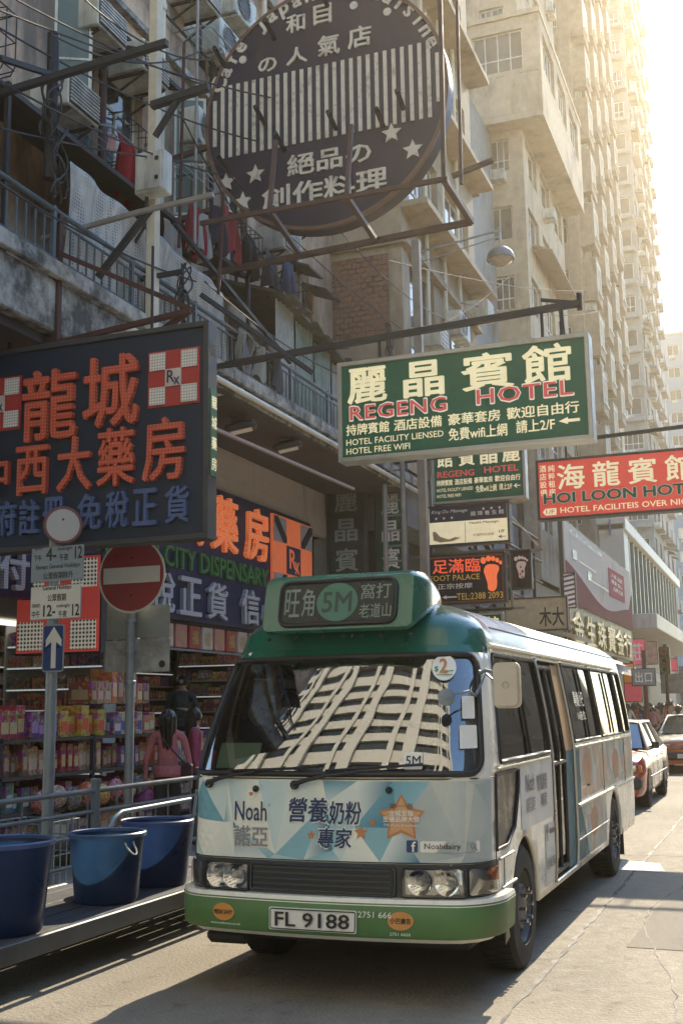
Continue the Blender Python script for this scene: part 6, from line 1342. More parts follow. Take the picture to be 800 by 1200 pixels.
shelf_unit('medicine_shelf', 'white-lit cross shelves behind the no entry pole', (-10.2, 13.6, .12), (1, 0, 0), 1.6, [.5, .82, 1.12, 1.38, 1.66, 1.95, 2.25, 2.55], .3, mat('shelf_white', (.45, .47, .46), .5), 1, seed=3, fill=(.04, .1))
shelf_unit('medicine_shelf', 'dark end shelving of bottles beside the two women', (-11.2, 20.4, .12), (1, 0, 0), 3.0, [.4, .7, 1.0, 1.3, 1.6, 1.9, 2.2, 2.5], .3, dkb, 2, seed=4, fill=(.05, .12))
shelf_unit('glass_counter', 'low display counter of small tins behind the two women', (-8.9, 15.2, .12), (0, 1, 0), 4.2, [.15, .35, .55, .75], .5, dkb, 0, seed=5, fill=(.04, .08), cat='counter')
# hanging red boxes row under fascia
for i in range(14):
    y_ = 13.6 + i * .4; mb = MB(); mb.box(-8.05, -7.93, y_, y_ + .33, 2.62, 2.95, .01); c_ = ['red', 'white', 'pink'][i % 3]
    t = mb.build('gift_box', mat('gift_box_' + c_, {'red': (.35, .06, .04), 'white': (.5, .42, .35), 'pink': (.5, .22, .18)}[c_], .4, 0, .2)); tag(t, f'{c_} gift box hanging under the blue fascia, {ORD[i]} in the row from the left', 'gift box', 'gift boxes hanging in a row under the blue fascia')
    lettering('福禮參'[i % 3], (y_ + .06, 2.68, y_ + .26, 2.88), plane_fn((-7.93, 0, 0), (0, 1, 0)), mat('gold_lettering', (.45, .33, .12)), t, offset=.02)
mb = MB(); mb.box(-8.0, -7.95, 13.4, 19.4, 2.58, 2.61); tag(mb.build('hanging_rail', steel), 'thin metal rail carrying the row of gift boxes', 'rail')
# front display racks with individually built cartons
def carton(O, sx, sy, sz, c_, nm, label, group, c2=None, txt=None, cat='box'):
    k = 'carton_' + nm; m_ = mat(k, c_, .5, 0, .1, .15, clutter=14); mb = MB(); mb.box(O[0] - sx, O[0], O[1], O[1] + sy, O[2], O[2] + sz, .004)
    t = mb.build('carton', m_); tag(t, label, cat, group)
    m2 = mat('carton_print_' + nm, c2 or (.6, .55, .4), .5, 0, .2)
    MB().box(O[0] + .001, O[0] + .003, O[1] + sy * .15, O[1] + sy * .85, O[2] + sz * .2, O[2] + sz * .6).build('printed_label', m2, t)
    MB().box(O[0] - sx * .85, O[0] - sx * .15, O[1] - .003, O[1] - .001, O[2] + sz * .2, O[2] + sz * .65).build('printed_label', m2, t)
    return t
def rack_x(u, v, x): p = at_x(u, v, x); return p
X0 = -7.0
rk = thing('display_rack', 'tiered front rack of colourful packets behind the arrow sign pole', 'rack', (-7.3, 11, .12))
levels = [.42, .78, 1.12, 1.48]
for z in levels: MB().box(-7.75, X0, 9.3, 12.6, z - .03, z).build('board', dkb, rk)
mb = MB()
for y_ in (9.3, 10.9, 12.55): mb.box(-7.74, -7.7, y_, y_ + .04, .12, 1.5); mb.box(X0 - .04, X0, y_, y_ + .04, .12, 1.5)
mb.build('upright', darkst, rk)
rg = random.Random(8)
names = {'purple': ((.09, .04, .16), (.3, .2, .4)), 'yellow': ((.50, .36, .06), (.6, .1, .05)), 'tan': ((.42, .27, .16), (.5, .4, .3)), 'blue': ((.08, .12, .25), (.5, .5, .5)), 'orange': ((.55, .18, .06), (.6, .5, .3)), 'crimson': ((.30, .03, .05), (.5, .4, .2)), 'cream': ((.5, .45, .35), (.1, .1, .3)), 'teal': ((.04, .18, .2), (.5, .5, .4)), 'brown': ((.16, .09, .05), (.4, .3, .2)), 'pink': ((.5, .18, .22), (.6, .5, .4))}
rowname = ['lowest', 'second', 'third', 'top']
for li, z in enumerate(levels):
    y = 9.34; H = (levels[li + 1] - z - .04) if li < 3 else .34
    seqs = {3: ['crimson', 'purple', 'yellow', 'yellow', 'blue', 'cream', 'orange'], 2: ['brown', 'tan', 'crimson', 'tan', 'brown', 'blue', 'orange'], 1: ['teal', 'brown', 'pink', 'orange', 'pink', 'cream'], 0: ['brown', 'teal', 'cream', 'tan', 'blue']}[li]
    k = 0; cnt = {}
    while y < 12.4:
        nm = seqs[min(len(seqs) - 1, int((y - 9.34) / 3.1 * len(seqs)))]; w_ = {3: .17, 2: .10, 1: .15, 0: .2}[li] * rg.uniform(.85, 1.1); c_, c2 = names[nm]
        cnt[nm] = cnt.get(nm, -1) + 1; carton((X0 - .04 - rg.uniform(0, .09), y, z + .001), .34, w_ * rg.uniform(.8, .95), H * rg.uniform(.6, .98), c_, nm, f'{nm} carton on the {rowname[li]} shelf of the front rack, {ORD[cnt[nm]]} {nm} one from the left', f'{nm} cartons on the {rowname[li]} shelf of the front rack', c2); y += w_
y = 11.0
for k in range(9):      # tall tan boxes and a mixed pile on top of the rack
    nm = ('brown', 'tan', 'tan', 'orange')[k % 4]; w_ = .12 + .02 * (k % 3)
    carton((X0 - .1, y, 1.825), .3, w_ * .94, .24 + .16 * (k in (3, 4, 6)), names[nm][0], nm, f'upright {nm} box on top of the front rack, {ORD[k]} box from the left', f'upright {nm} boxes on top of the front rack', names[nm][1]); y += w_
# bulging plastic bags of sweets on the second shelf
for k in range(9):
    mb = MB(); c = Vector((X0 + .06, 9.9 + k * .27, .86 + .04 * (k % 2))); nn = 9
    rr = random.Random(k); mb.sheet(lambda a, b_: c + Vector((.09 * sin(b_ * pi) * cos(a * 2 * pi), .12 * sin(b_ * pi) ** .6 * sin(a * 2 * pi), -.10 * cos(b_ * pi) + .015 * sin(a * 19 + k))), 14, 8)
    nm = ('pink', 'cream', 'teal', 'orange', 'yellow')[k % 5]; o = mb.build('sweet_bag', mat('bag_film_' + nm, names[nm][0], .25, 0, .6, 0, nscale=40, clutter=45), smooth=60); tag(o, f'{nm} bag of sweets at the front of the tiered rack, {ORD[k]} bag from the left', 'bag', f'{nm} bags of sweets on the front rack')
# yellow and brown cartons at the far left edge
for i in range(3):
    for j in range(4):
        nm = ('tan', 'tan', 'yellow', 'yellow')[j]; carton((-6.35, 6.95 + i * .42, .13 + j * .33), .45, .40, .32, names[nm][0], nm, f'{nm} carton in the stack by the left edge, ' + ('bottom', 'second', 'third', 'topmost')[j] + ' row, ' + ('left', 'middle', 'right')[i] + ' of its row', None, names[nm][1])
# second rack at right with tan cartons and tins
rk = thing('display_rack', 'low wire rack of tins between the signposts and the two women', 'rack', (-7.3, 13.6, .12))
for z in (.3, .5, .7, .9, 1.1): MB().box(-7.7, -7.2, 13.1, 14.6, z - .015, z).build('board', darkst, rk)
g = MB()
for z in (.3, .5, .7, .9, 1.1):
    for k in range(22): g.col = rg.choice([(.4, .38, .3), (.3, .25, .2), (.45, .42, .4)]); g.lathe([(.0, 0), (.028, 0), (.028, .12), (.0, .12)], (-7.26, 13.14 + k * .067, z), n=8)
tag(g.build('tins', GOODS, rk), kind='stuff')
for k in range(8): nm = ('tan', 'orange', 'cream', 'blue')[k % 4]; carton((-7.25, 12.75 + k * .2, 1.115 + .0), .3, .18, .25 + .1 * (k % 2), names[nm][0], nm, f'{nm} carton on the low wire rack of tins, {ORD[k]} from the left', f'{nm} cartons on the low wire rack', names[nm][1])
# white interior light strips
t = thing('ceiling_light', 'white strip light on the shop ceiling, seen through the open front', 'light', (-10, 14, 3.0)); MB().box(-10.1, -9.9, 9, 20, 2.95, 3.0).build('tube', mat('lit_ceiling_tube', (1, .93, .80), .3, emit=.4 * 1.12, var=0), t)
# ================================================================ STREET FURNITURE
XR = -5.85
railm = mat('pedestrian_rail_paint', (.13, .15, .16), .6, .1, .2, .4)
yend = at_x(234, 912, XR).y
t = thing('pedestrian_railing', 'grey tubular pedestrian railing along the kerb behind the buckets', 'railing', (XR, 8, .12))
ys = [yend - k * 2.0 for k in range(4)]
for y_ in ys:
    mb = MB(); mb.tube([(XR, y_, .12), (XR, y_, 1.12)], .042, 10); mb.lathe([(.05, 0), (.05, .03), (0, .04)], (XR, y_, 1.11), n=12); mb.build('post', railm, t, smooth=50)
for z_ in (.42, .66, .86, 1.04): mb = MB(); mb.tube([(XR, ys[-1], z_), (XR, ys[0], z_)], .018 if z_ < 1 else .024, 8); mb.build('rail', railm, t, smooth=50)
for k in range(24):
    if k % 3 == 1: continue
    y_ = ys[0] - .2 - k * .24; mb = MB(); mb.tube([(XR, y_, .42), (XR, y_, .86 if k % 2 else 1.04)], .009, 6); mb.build('upright', railm, t)
t = thing('hand_rail', 'lower bent grey rail end in front of the railing by the bus', 'railing', (-5.6, 9.4, .12)); mb = MB(); mb.tube([(-5.55, 8.9, .12), (-5.55, 8.9, .72), (-5.55, 9.0, .82), (-5.55, 9.12, .86), (-5.5, 10.3, .88)], .022, 8); mb.build('tube', steel, t, smooth=60)
t = thing('bollard', 'dark square bollard standing left behind the railing', 'bollard', (-6.3, 8.2, .12)); mb = MB(); mb.box(-6.37, -6.23, 8.15, 8.29, .12, 1.05, .015); mb.build('post', railm, t)
pole_m = mat('grey_pole_paint', (.22, .25, .26), .45, .3, .15, .4)
def plate(O, w_, h, face, rim, t, name, yaw=0., r=.03, th=.006, rimw=.014):
    Ux = Vector((cos(yaw), sin(yaw), 0)); N = Ux.cross(Vector((0, 0, 1))); fn = plane_fn(Vector(O) - Ux * w_ / 2, Ux, N)
    mb = MB(); mb.prism(rrect(0, 0, w_, h, r), fn, -th, 0); o = mb.build(name, rim, t, fixn=True)
    mb = MB(); mb.prism(rrect(rimw, rimw, w_ - rimw, h - rimw, max(.004, r - rimw)), fn, .0005, .002); mb.build('face', face, o, fixn=True)
    return o, fn
# pole with arrow
pa = Vector((-6.08, 8.77, 0)); pb = at_d(72, 600, (pa.y) / 1.0 * 1.16)
t = thing('signpost', 'left signpost with an upward arrow, time plates and a small round disc on top', 'signpost', (pa.x, pa.y, .12))
ztop = at_y(66, 600, pa.y).z
mb = MB(); mb.tube([(pa.x, pa.y, .12), (pa.x, pa.y, ztop - .1)], .052, 14); mb.build('pole', pole_m, t, smooth=50)
whf = mat('sign_face_cream', (.60, .57, .48), .4, 0, .06, .25); gyf = mat('sign_face_grey', (.22, .26, .28), .4, 0, .06, .2); blu = mat('sign_face_blue', (.012, .035, .13), .35, 0, .05, .1)
def pxplate(u0, v0, u1, v1, y, face, rim, name, yaw=0., **k):
    a = at_y(u0, v1, y); b_ = at_y(u1, v0, y); return plate(((a.x + b_.x) / 2, y, a.z), b_.x - a.x, b_.z - a.z, face, rim, t, name, yaw, **k)
yf = pa.y - .07
o, fn = pxplate(49, 731, 76, 788, yf, blu, pole_m, 'arrow_plate')
w_ = at_y(76, 760, yf).x - at_y(49, 760, yf).x; h_ = at_y(60, 731, yf).z - at_y(60, 788, yf).z
mb = MB(); mb.prism([(.40 * w_, .08 * h_), (.60 * w_, .08 * h_), (.60 * w_, .62 * h_), (.84 * w_, .52 * h_), (.84 * w_, .66 * h_), (.5 * w_, .93 * h_), (.16 * w_, .66 * h_), (.16 * w_, .52 * h_), (.40 * w_, .62 * h_)], fn, .0025, .004); mb.build('arrow', whf, o, fixn=True)
o, fn = pxplate(33, 684, 98, 727, yf, whf, gyf, 'time_plate', yaw=-.10, r=.012, rimw=.006)
W_ = at_y(98, 700, yf).x - at_y(33, 700, yf).x; H_ = at_y(60, 684, yf).z - at_y(60, 727, yf).z
pl = lambda s_, a, b_, c_, d_, off=.03, par=None: lettering(s_, (a * W_, (1 - d_) * H_, c_ * W_, (1 - b_) * H_), fn, blk, par or o, offset=off, lift=.004)
pl('General Holidays', .24, .08, .80, .24, .03); pl('公眾假期', .34, .32, .70, .52, .02); pl('noon', .04, .56, .20, .66, .02); pl('中午', .04, .74, .20, .94, .02); pl('12-', .26, .60, .50, .92, .05); pl('midnight', .52, .60, .78, .72, .02); pl('午夜', .56, .78, .72, .96, .02); pl('12', .82, .62, .96, .94, .05)
o, fn = pxplate(34, 638, 101, 683, yf - .012, gyf, pole_m, 'time_plate', yaw=-.10, r=.012, rimw=.006)
W_ = at_y(101, 665, yf).x - at_y(34, 665, yf).x; H_ = at_y(60, 638, yf).z - at_y(60, 683, yf).z
pl('pm', .08, .08, .20, .18, .02); pl('下午', .05, .28, .20, .46, .02); pl('4-', .28, .12, .48, .46, .05); pl('midnight', .50, .12, .78, .24, .02); pl('午夜', .54, .30, .70, .48, .02); pl('12', .82, .14, .96, .46, .05); pl('Except General Holidays', .10, .55, .92, .70, .02); pl('公眾假期除外', .24, .76, .80, .94, .02)
ca = at_y(72, 615, yf); mb = MB(); M_ = (ca.x, ca.y + .03, ca.z); ax_ = Vector((.55, -.83, .0)); mb.lathe([(0, 0), (.165, 0), (.175, .006), (.165, .014), (.145, .014)], M_, ax_, 32); o = mb.build('round_plate', mat('maroon_rim', (.14, .05, .05), .5, 0, .1, .2), t, fixn=True, smooth=30)
mb = MB(); mb.lathe([(.146, .012), (.146, .0155), (0, .0155)], M_, ax_, 32); mb.build('disc_face', mat('sign_back_grey', (.36, .35, .33), .45, .2, .08, .2), o, fixn=True)
mb = MB(); mb.tube([(pa.x, pa.y, ztop - .3), (ca.x + .02, ca.y + .06, ca.z + .1)], .02, 8); mb.lathe([(.0, .022), (.01, .02), (.01, 0)], Vector(M_) + Vector((.0, 0, .05)), ax_, 8); mb.build('bolt', darkst, o)
# pole with no entry sign
pc = Vector((-5.99, 9.96, 0)); t = thing('signpost', 'right signpost carrying a round red no entry sign and two pairs of grey plates', 'signpost', (pc.x, pc.y, .12))
mb = MB(); mb.tube([(pc.x, pc.y, .12), (pc.x, pc.y, 3.4)], .045, 14); mb.build('pole', pole_m, t, smooth=50)
rc = at_y(155, 674, pc.y - .06); rr_ = (at_y(191, 674, pc.y).x - at_y(119.5, 674, pc.y).x) / 2
rr_ = .375
mb = MB(); mb.lathe([(0, 0), (rr_, 0), (rr_ + .004, .01), (rr_ - .008, .012), (rr_ - .02, .008)], (rc.x, rc.y, rc.z), (0, -1, 0), 48); o = mb.build('no_entry_disc', whf, t, fixn=True, smooth=30)
mb = MB(); mb.lathe([(0, .011), (rr_ - .018, .011), (rr_ - .018, .007)], (rc.x, rc.y, rc.z), (0, -1, 0), 48); mb.build('red_face', mat('no_entry_red', (.27, .025, .03), .35, 0, .08, .15, dirtcol=(.12, .03, .03)), o, fixn=True)
mb = MB(); mb.box(rc.x - .32, rc.x + .32, rc.y - .0135, rc.y - .0115, rc.z - .08, rc.z + .08); mb.build('white_bar', whf, o)
mb = MB()
for z_ in (-.2, .17): mb.lathe([(0, .016), (.012, .014), (.013, .011)], (rc.x, rc.y, rc.z + z_), (0, -1, 0), 8)
mb.build('bolt', darkst, o)
sbk = mat('sign_back_aluminium', (.24, .26, .25), .5, .4, .12, .3); pst = mat('stickered_back', (.33, .33, .30), .6, .1, .3, .6, 3, False, dirtcol=(.1, .1, .1))
for (u0, v0, u1, v1, f_, dy) in ((125, 706, 157, 750, sbk, .05), (158, 708, 199, 748, sbk, .055), (123, 750, 157, 788, pst, .05), (158, 747, 199, 788, pst, .055)):
    o, fn = pxplate(u0, v0, u1, v1, pc.y + dy, f_, sbk, 'back_plate', r=.01, rimw=.004)
mb = MB(); q = at_y(190, 778, pc.y + .045); mb.lathe([(.0, 0), (.035, 0), (.035, .002)], (q.x, q.y, q.z), (0, -1, 0), 16); mb.build('round_sticker', blk, t)
mb = MB()
for z_ in (2.0, 2.3, 2.6, 2.75): mb.lathe([(.052, 0), (.056, .005), (.056, .03), (.052, .035)], (pc.x, pc.y, z_), n=14)
mb.build('clamp', steel, t)
# ---------------- trolley and buckets
DZ = .36
xe = -4.46; t = thing('flat_trolley', 'long low flat handcart carrying the blue buckets, parked left of the minibus', 'trolley', (-5.1, 7, 0))
deckm = mat('weathered_deck', (.06, .062, .068), .7, .2, .25, .5, 3, False)
for i in range(7): mb = MB(); mb.box(xe - .06 - .15 * (i + 1), xe - .06 - .15 * i - .008, 4.6, 10.2, DZ - .035, DZ + U(-.003, .003), .004); mb.build('deck_plank', deckm, t)
mb = MB()
for x_ in (xe, xe - 1.12): mb.bar((x_, 4.6, DZ - .05), (x_, 10.25, DZ - .05), .06, .12, .008)
for k in range(6): mb.bar((xe, 4.63 + k * 1.12, DZ - .07), (xe - 1.12, 4.63 + k * 1.12, DZ - .07), .05)
mb.build('chassis', mat('trolley_steel', (.10, .11, .115), .5, .4, .2, .5), t)
for x_ in (xe - .15, xe - .97):
    for y_ in (5.9, 9.6):
        mb = MB(); mb.lathe([(.03, 0), (.11, 0), (.13, .015), (.13, .055), (.11, .07), (.03, .07)], (x_ - .035, y_, .13), (1, 0, 0), 24); wl = mb.build('wheel', rubber, t, smooth=40)
        mb = MB(); mb.lathe([(0, -.005), (.07, -.003), (.07, .074), (0, .076)], (x_ - .035, y_, .13), (1, 0, 0), 16); mb.build('rim', steel, wl); mb = MB(); mb.bar((x_ - .05, y_, .13), (x_ - .05, y_ + .03, .3), .012, .07); mb.bar((x_ + .05, y_, .13), (x_ + .05, y_ + .03, .3), .012, .07); mb.build('fork', steel, wl)
mb = MB(); mb.tube([(xe - .1, 10.2, DZ), (xe - .1, 10.35, .95), (xe - 1.0, 10.35, .95), (xe - 1.0, 10.2, DZ)], .02, 8); mb.build('handle', steel, t, smooth=50)
def bucket(x, y, rt, h, mname, c_, label, rope=True):
    t = thing('bucket', label, 'bucket', (x, y, DZ + .004), 'large blue plastic buckets on the handcart'); rb_ = rt * .84; mb = MB(); n = 48
    mb.lathe([(rb_ * .97, .0), (rb_, .015), (rb_ + (rt - rb_) * .25, h * .25), (rb_ + (rt - rb_) * .5, h * .5), (rb_ + (rt - rb_) * .75, h * .75), (rt, h - .01)], (x, y, DZ + .004), n=n); mb.build('wall', mat(mname, c_, .35, 0, .18, .45, 2.5, False, 5, dirtcol=tuple(q * .45 for q in c_), transl=.42), t, smooth=60)
    mb = MB(); mb.lathe([(0, .01), (rb_ * .98, .012)], (x, y, DZ + .004), n=n); mb.build('base', MATS[mname], t)
    mb = MB(); mb.lathe([(rt - .002, h - .03), (rt + .012, h - .028), (rt + .014, h - .002), (rt + .004, h + .006), (rt - .006, h), (rt - .004, h - .02)], (x, y, DZ + .004), n=n); mb.build('rim', mat(mname + '_rim', tuple(min(1, q * 1.8 + .03) for q in c_), .4, 0, .2, .3), t, smooth=50)
    if rope:
        a = radians(-25); c = Vector((x + cos(a) * (rt + .01), y + sin(a) * (rt + .01), DZ + h - .05)); mb = MB(); mb.tube([c + Vector((.055 * sin(pi * j / 12), .055 * cos(pi * j / 12), -.085 * sin(pi * j / 12) ** .8)) for j in range(13)], .006, 6); mb.build('rope_handle', mat('pale_rope', (.5, .5, .46), .8), t, smooth=60)
bucket(-4.80, 6.42, .33, .56, 'bucket_blue_dark', (.010, .035, .10), 'dark blue bucket at the left edge, nearest the viewer', False)
bucket(-4.78, 7.66, .275, .49, 'bucket_blue_bright', (.014, .045, .105), 'teal-blue bucket with a white rope handle, middle of the three')
bucket(-4.84, 8.50, .285, .50, 'bucket_blue_violet', (.012, .032, .10), 'violet-blue bucket nearest the minibus', False)
# small clutter behind the railing
for i, (x, y, c_, lab) in enumerate(((-6.6, 9.3, (.4, .4, .36), 'pale shopping trolley frame behind the railing'), )):
    t = thing('wire_crate', lab, 'crate', (x, y, .12)); mb = MB()
    for k in range(7): mb.tube([(x - .3, y - .3 + k * .1, .15), (x - .3, y - .3 + k * .1, .75)], .006, 5); mb.tube([(x + .3, y - .3 + k * .1, .15), (x + .3, y - .3 + k * .1, .75)], .006, 5)
    for z_ in (.15, .3, .45, .6, .75): mb.tube([(x - .3, y - .3, z_), (x + .3, y - .3, z_), (x + .3, y + .3, z_), (x - .3, y + .3, z_), (x - .3, y - .3, z_)], .007, 5)
    mb.build('wire', steel, t)
# ================================================================ PEOPLE
skin = mat('skin', (.42, .26, .18), .55, 0, .05)
def person(name_label, loc, rz, top, bottom, hair, pose='stand', longhair=True, h=1.62, group=None, lod=0, bagc=None):
    """one skinned body; local frame faces -y"""
    k = h / 1.62
    J = {'pel': (0, 0, .88), 'w': (0, .01, 1.02), 'ch': (0, .0, 1.20), 'nk': (0, .015, 1.36), 'nk2': (0, .005, 1.41), 'hd': (0, -.01, 1.50), 'tp': (0, 0, 1.57)}
    E_ = [('pel', 'w'), ('w', 'ch'), ('ch', 'nk'), ('nk', 'nk2'), ('nk2', 'hd'), ('hd', 'tp')]
    Rr_ = {'pel': (.135, .10), 'w': (.108, .08), 'ch': (.135, .09), 'nk': (.075, .06), 'nk2': (.045, .05), 'hd': (.075, .092), 'tp': (.055, .07)}
    arm = {'stand': (((.24, .02, 1.05), (.25, -.06, .83)), ((-.24, .02, 1.05), (-.25, -.04, .83))), 'hold': (((.23, .0, 1.06), (.10, -.2, 1.10)), ((-.25, .02, 1.05), (-.27, -.03, .82))), 'walk': (((.22, .12, 1.07), (.24, -.0, .86)), ((-.22, -.1, 1.07), (-.22, -.24, .92)))}[pose]
    for s, (el, ha) in zip((1, -1), arm):
        a = 'r' if s > 0 else 'l'; J['sh' + a] = (s * .165, .01, 1.31); J['el' + a] = el; J['wr' + a] = ha
        d = (Vector(ha) - Vector(el)).normalized(); J['pm' + a] = tuple(Vector(ha) + d * .07)
        E_ += [('nk', 'sh' + a), ('sh' + a, 'el' + a), ('el' + a, 'wr' + a), ('wr' + a, 'pm' + a)]
        Rr_['sh' + a] = (.052, .05); Rr_['el' + a] = (.034, .034); Rr_['wr' + a] = (.026, .026); Rr_['pm' + a] = (.034, .02)
        if lod == 0:
            side = Vector((0, 1, 0)) if abs(d.y) < .7 else Vector((1, 0, 0))
            for f in range(4):
                b0 = Vector(ha) + d * .085 + side * (f - 1.5) * .018; J[f'f{a}{f}'] = tuple(b0 + d * (.045 - .006 * abs(f - 1.5)) + Vector((-s * .006, 0, 0))); J[f'g{a}{f}'] = tuple(b0 + d * (.075 - .01 * abs(f - 1.5)) + Vector((-s * .022, 0, 0)))
                E_ += [('pm' + a, f'f{a}{f}'), (f'f{a}{f}', f'g{a}{f}')]; Rr_[f'f{a}{f}'] = (.009, .009); Rr_[f'g{a}{f}'] = (.007, .007)
            J['th' + a] = tuple(Vector(ha) + d * .05 + side * -.045); E_.append(('wr' + a, 'th' + a)); Rr_['th' + a] = (.010, .010)
        st = {'stand': (0, 0), 'hold': (.03, 0), 'walk': (-.16 * s, .10 * s)}[pose]
        J['hp' + a] = (s * .085, 0, .84); J['kn' + a] = (s * .09, -.02 + st[0] * .6, .47); J['an' + a] = (s * .09, .02 + st[0], .09); J['to' + a] = (s * .10, -.13 + st[0], .035)
        E_ += [('pel', 'hp' + a), ('hp' + a, 'kn' + a), ('kn' + a, 'an' + a), ('an' + a, 'to' + a)]
        Rr_['hp' + a] = (.088, .09); Rr_['kn' + a] = (.055, .058); Rr_['an' + a] = (.038, .042); Rr_['to' + a] = (.036, .028)
    keys = list(J); me = bpy.data.meshes.new('body'); me.from_pydata([J[q] for q in keys], [(keys.index(a), keys.index(b)) for a, b in E_], [])
    ob = bpy.data.objects.new('body', me); COL.objects.link(ob)
    bm = bmesh.new(); bm.from_mesh(me); ly = bm.verts.layers.skin.verify(); bm.verts.ensure_lookup_table()
    for i, q in enumerate(keys): bm.verts[i][ly].radius = Rr_[q]; bm.verts[i][ly].use_root = q == 'pel'
    bm.to_mesh(me); bm.free()
    ob.modifiers.new('skin', 'SKIN').use_smooth_shade = True; sb = ob.modifiers.new('sub', 'SUBSURF'); sb.levels = 1 if lod else 2; sb.render_levels = sb.levels
    dg = bpy.context.evaluated_depsgraph_get(); m2 = bpy.data.meshes.new_from_object(ob.evaluated_get(dg)); bpy.data.objects.remove(ob)
    m2.materials.clear()
    for m_ in (skin, top, bottom, mat('shoe_leather', (.03, .028, .028), .5)): m2.materials.append(m_)
    hands = [Vector(J['wrr']), Vector(J['wrl'])]
    for p in m2.polygons:
        c = p.center; mi = 1
        if c.z > 1.375: mi = 0
        elif min((c - q).length for q in hands) < .05 or any((c - Vector(J['pm' + a])).length < .12 and (c - Vector(J['el' + a])).length > .19 for a in 'rl'): mi = 0
        elif c.z < .075: mi = 3
        elif c.z < .93 and abs(c.x) < .2: mi = 2
        p.material_index = mi; p.use_smooth = True
    t = thing('person', name_label, 'person', loc, group, rz)
    b_ = bpy.data.objects.new('body', m2); COL.objects.link(b_); b_.parent = t; b_.scale = (k, k, k)
    # face and hair
    mb = MB(); mb.sheet(lambda u, v: (sin(v * pi * .62) * .098 * sin(u * 2 * pi), .012 + sin(v * pi * .62) * .112 * cos(u * 2 * pi) * (1 if cos(u * 2 * pi) > 0 else .80), 1.50 + .118 * cos(v * pi * .62)), 20, 8)
    if longhair: mb.sheet(lambda u, v: ((.098 + .012 * sin(v * 3)) * sin((u - .5) * 3.6) * (1 - .25 * v), .02 + .105 * cos((u - .5) * 3.6) - .02 * v + .012 * sin(u * 40), 1.54 - .36 * v + .02 * sin(u * 23)), 26, 8)
    o = mb.build('hair', hair, t, local=True, smooth=60); o.scale = (k, k, k)
    md = o.modifiers.new('thickness', 'SOLIDIFY'); md.thickness = .02
    if lod == 0:
        mb = MB(); mb.sheet(lambda u, v: ((.158 - .008 * v + .006 * sin(u * 50)) * cos(u * 2 * pi), .116 * sin(u * 2 * pi), .985 - .12 * v), 30, 3); o = mb.build('top_hem', top, t, local=True, smooth=60); o.scale = (k, k, k); md = o.modifiers.new('thickness', 'SOLIDIFY'); md.thickness = .006
        mb = MB()
        for s in (-1, 1): mb.lathe([(0, .012), (.008, .008), (.010, 0)], (s * .03, -.088, 1.505), (0, -1, 0), 8)
        f_ = mb.build('eyes', blk, t, local=True); mb = MB(); mb.lathe([(0, .022), (.010, .012), (.014, 0)], (0, -.088, 1.475), (0, -1, -.2), 8); mb.build('nose', skin, t, local=True, smooth=60); mb = MB(); mb.box(-.02, .02, -.088, -.078, 1.440, 1.447, .002); mb.build('mouth', mat('lips', (.3, .1, .09), .5), t, local=True)
        for s in (-1, 1): mb = MB(); mb.lathe([(0, .012), (.018, .006), (.022, 0)], (s * .078, .01, 1.49), (s, 0, 0), 10); mb.build('ear', skin, t, local=True, smooth=60)
    return t
hairm = mat('black_hair', (.012, .010, .010), .35, 0, .3, nscale=40)
cl = lambda n_, c_: mat('fabric_' + n_, c_, .85, 0, .25, 0, nscale=5, bump=1)
def feet_at(u, v_head, ztop, zb=.125):
    """ground point below a head seen at pixel (u, v_head) whose top is at height ztop"""
    return at_z(u, v_head, ztop)
pw = at_d(197, 870, 13.2); p1 = person('woman in a pale pink cardigan with long black hair, seen from behind at the shop', (pw.x, pw.y, .125), radians(205), cl('pale_pink', (.42, .14, .16)), cl('black_trousers', (.015, .015, .02)), hairm, 'stand', True, 1.64)
pw2 = at_d(229, 872, 13.9); p2 = person('woman in a dark raspberry top beside the one in pale pink, looking down', (pw2.x, pw2.y, .125), radians(120), cl('raspberry', (.32, .05, .10)), cl('dark_jeans', (.02, .025, .04)), hairm, 'hold', True, 1.66)
pm = at_d(213, 850, 17.2); p3 = person('shop assistant in dark clothes standing on a platform between the shelves', (pm.x, pm.y, .62), radians(20), cl('dark_teal', (.02, .045, .05)), cl('black_trousers', (.015, .015, .02)), hairm, 'hold', False, 1.66)
MB().box(pm.x - .5, pm.x + .5, pm.y - .5, pm.y + .5, .13, .615)
mb = MB(); mb.box(pm.x - .6, pm.x + .6, pm.y - .35, pm.y + .5, .151, .615); tag(mb.build('platform', dkb), 'dark raised platform the shop assistant stands on', 'platform')
# bag of the pink woman
def on(t, v): M = Matrix.Rotation(t.rotation_euler.z, 4, 'Z'); return Vector(t.location) + M @ Vector(v)
hb = on(p1, (.26, -.08, .86)); t = thing('shopping_bag', 'violet plastic shopping bag held by the woman in pink', 'bag', (hb.x, hb.y, .55))
mb = MB(); mb.sheet(lambda a, b_: hb + Vector((.13 * sin(b_ * pi) ** .5 * cos(a * 6.28) * (1 + .15 * sin(a * 25)), .09 * sin(b_ * pi) ** .5 * sin(a * 6.28), -.12 - .26 * b_)), 28, 12); mb.build('sack', mat('bag_violet', (.30, .08, .26), .35, 0, .4, nscale=20, transl=.2), t, smooth=60)
mb = MB(); mb.tube([hb + Vector((-.05, 0, -.14)), hb + Vector((0, 0, -.01)), hb + Vector((.05, 0, -.14))], .006, 6); mb.build('handle', MATS['bag_violet'], t)
sb = on(p1, (-.20, .02, .95)); t = thing('shoulder_bag', 'small dark shoulder bag slung across the woman in pink', 'bag', (sb.x, sb.y, .85))
mb = MB(); mb.box(sb.x - .09, sb.x + .09, sb.y - .04, sb.y + .04, sb.z - .08, sb.z + .07, .025); mb.build('pouch', mat('dark_bag_leather', (.05, .02, .03), .4), t)
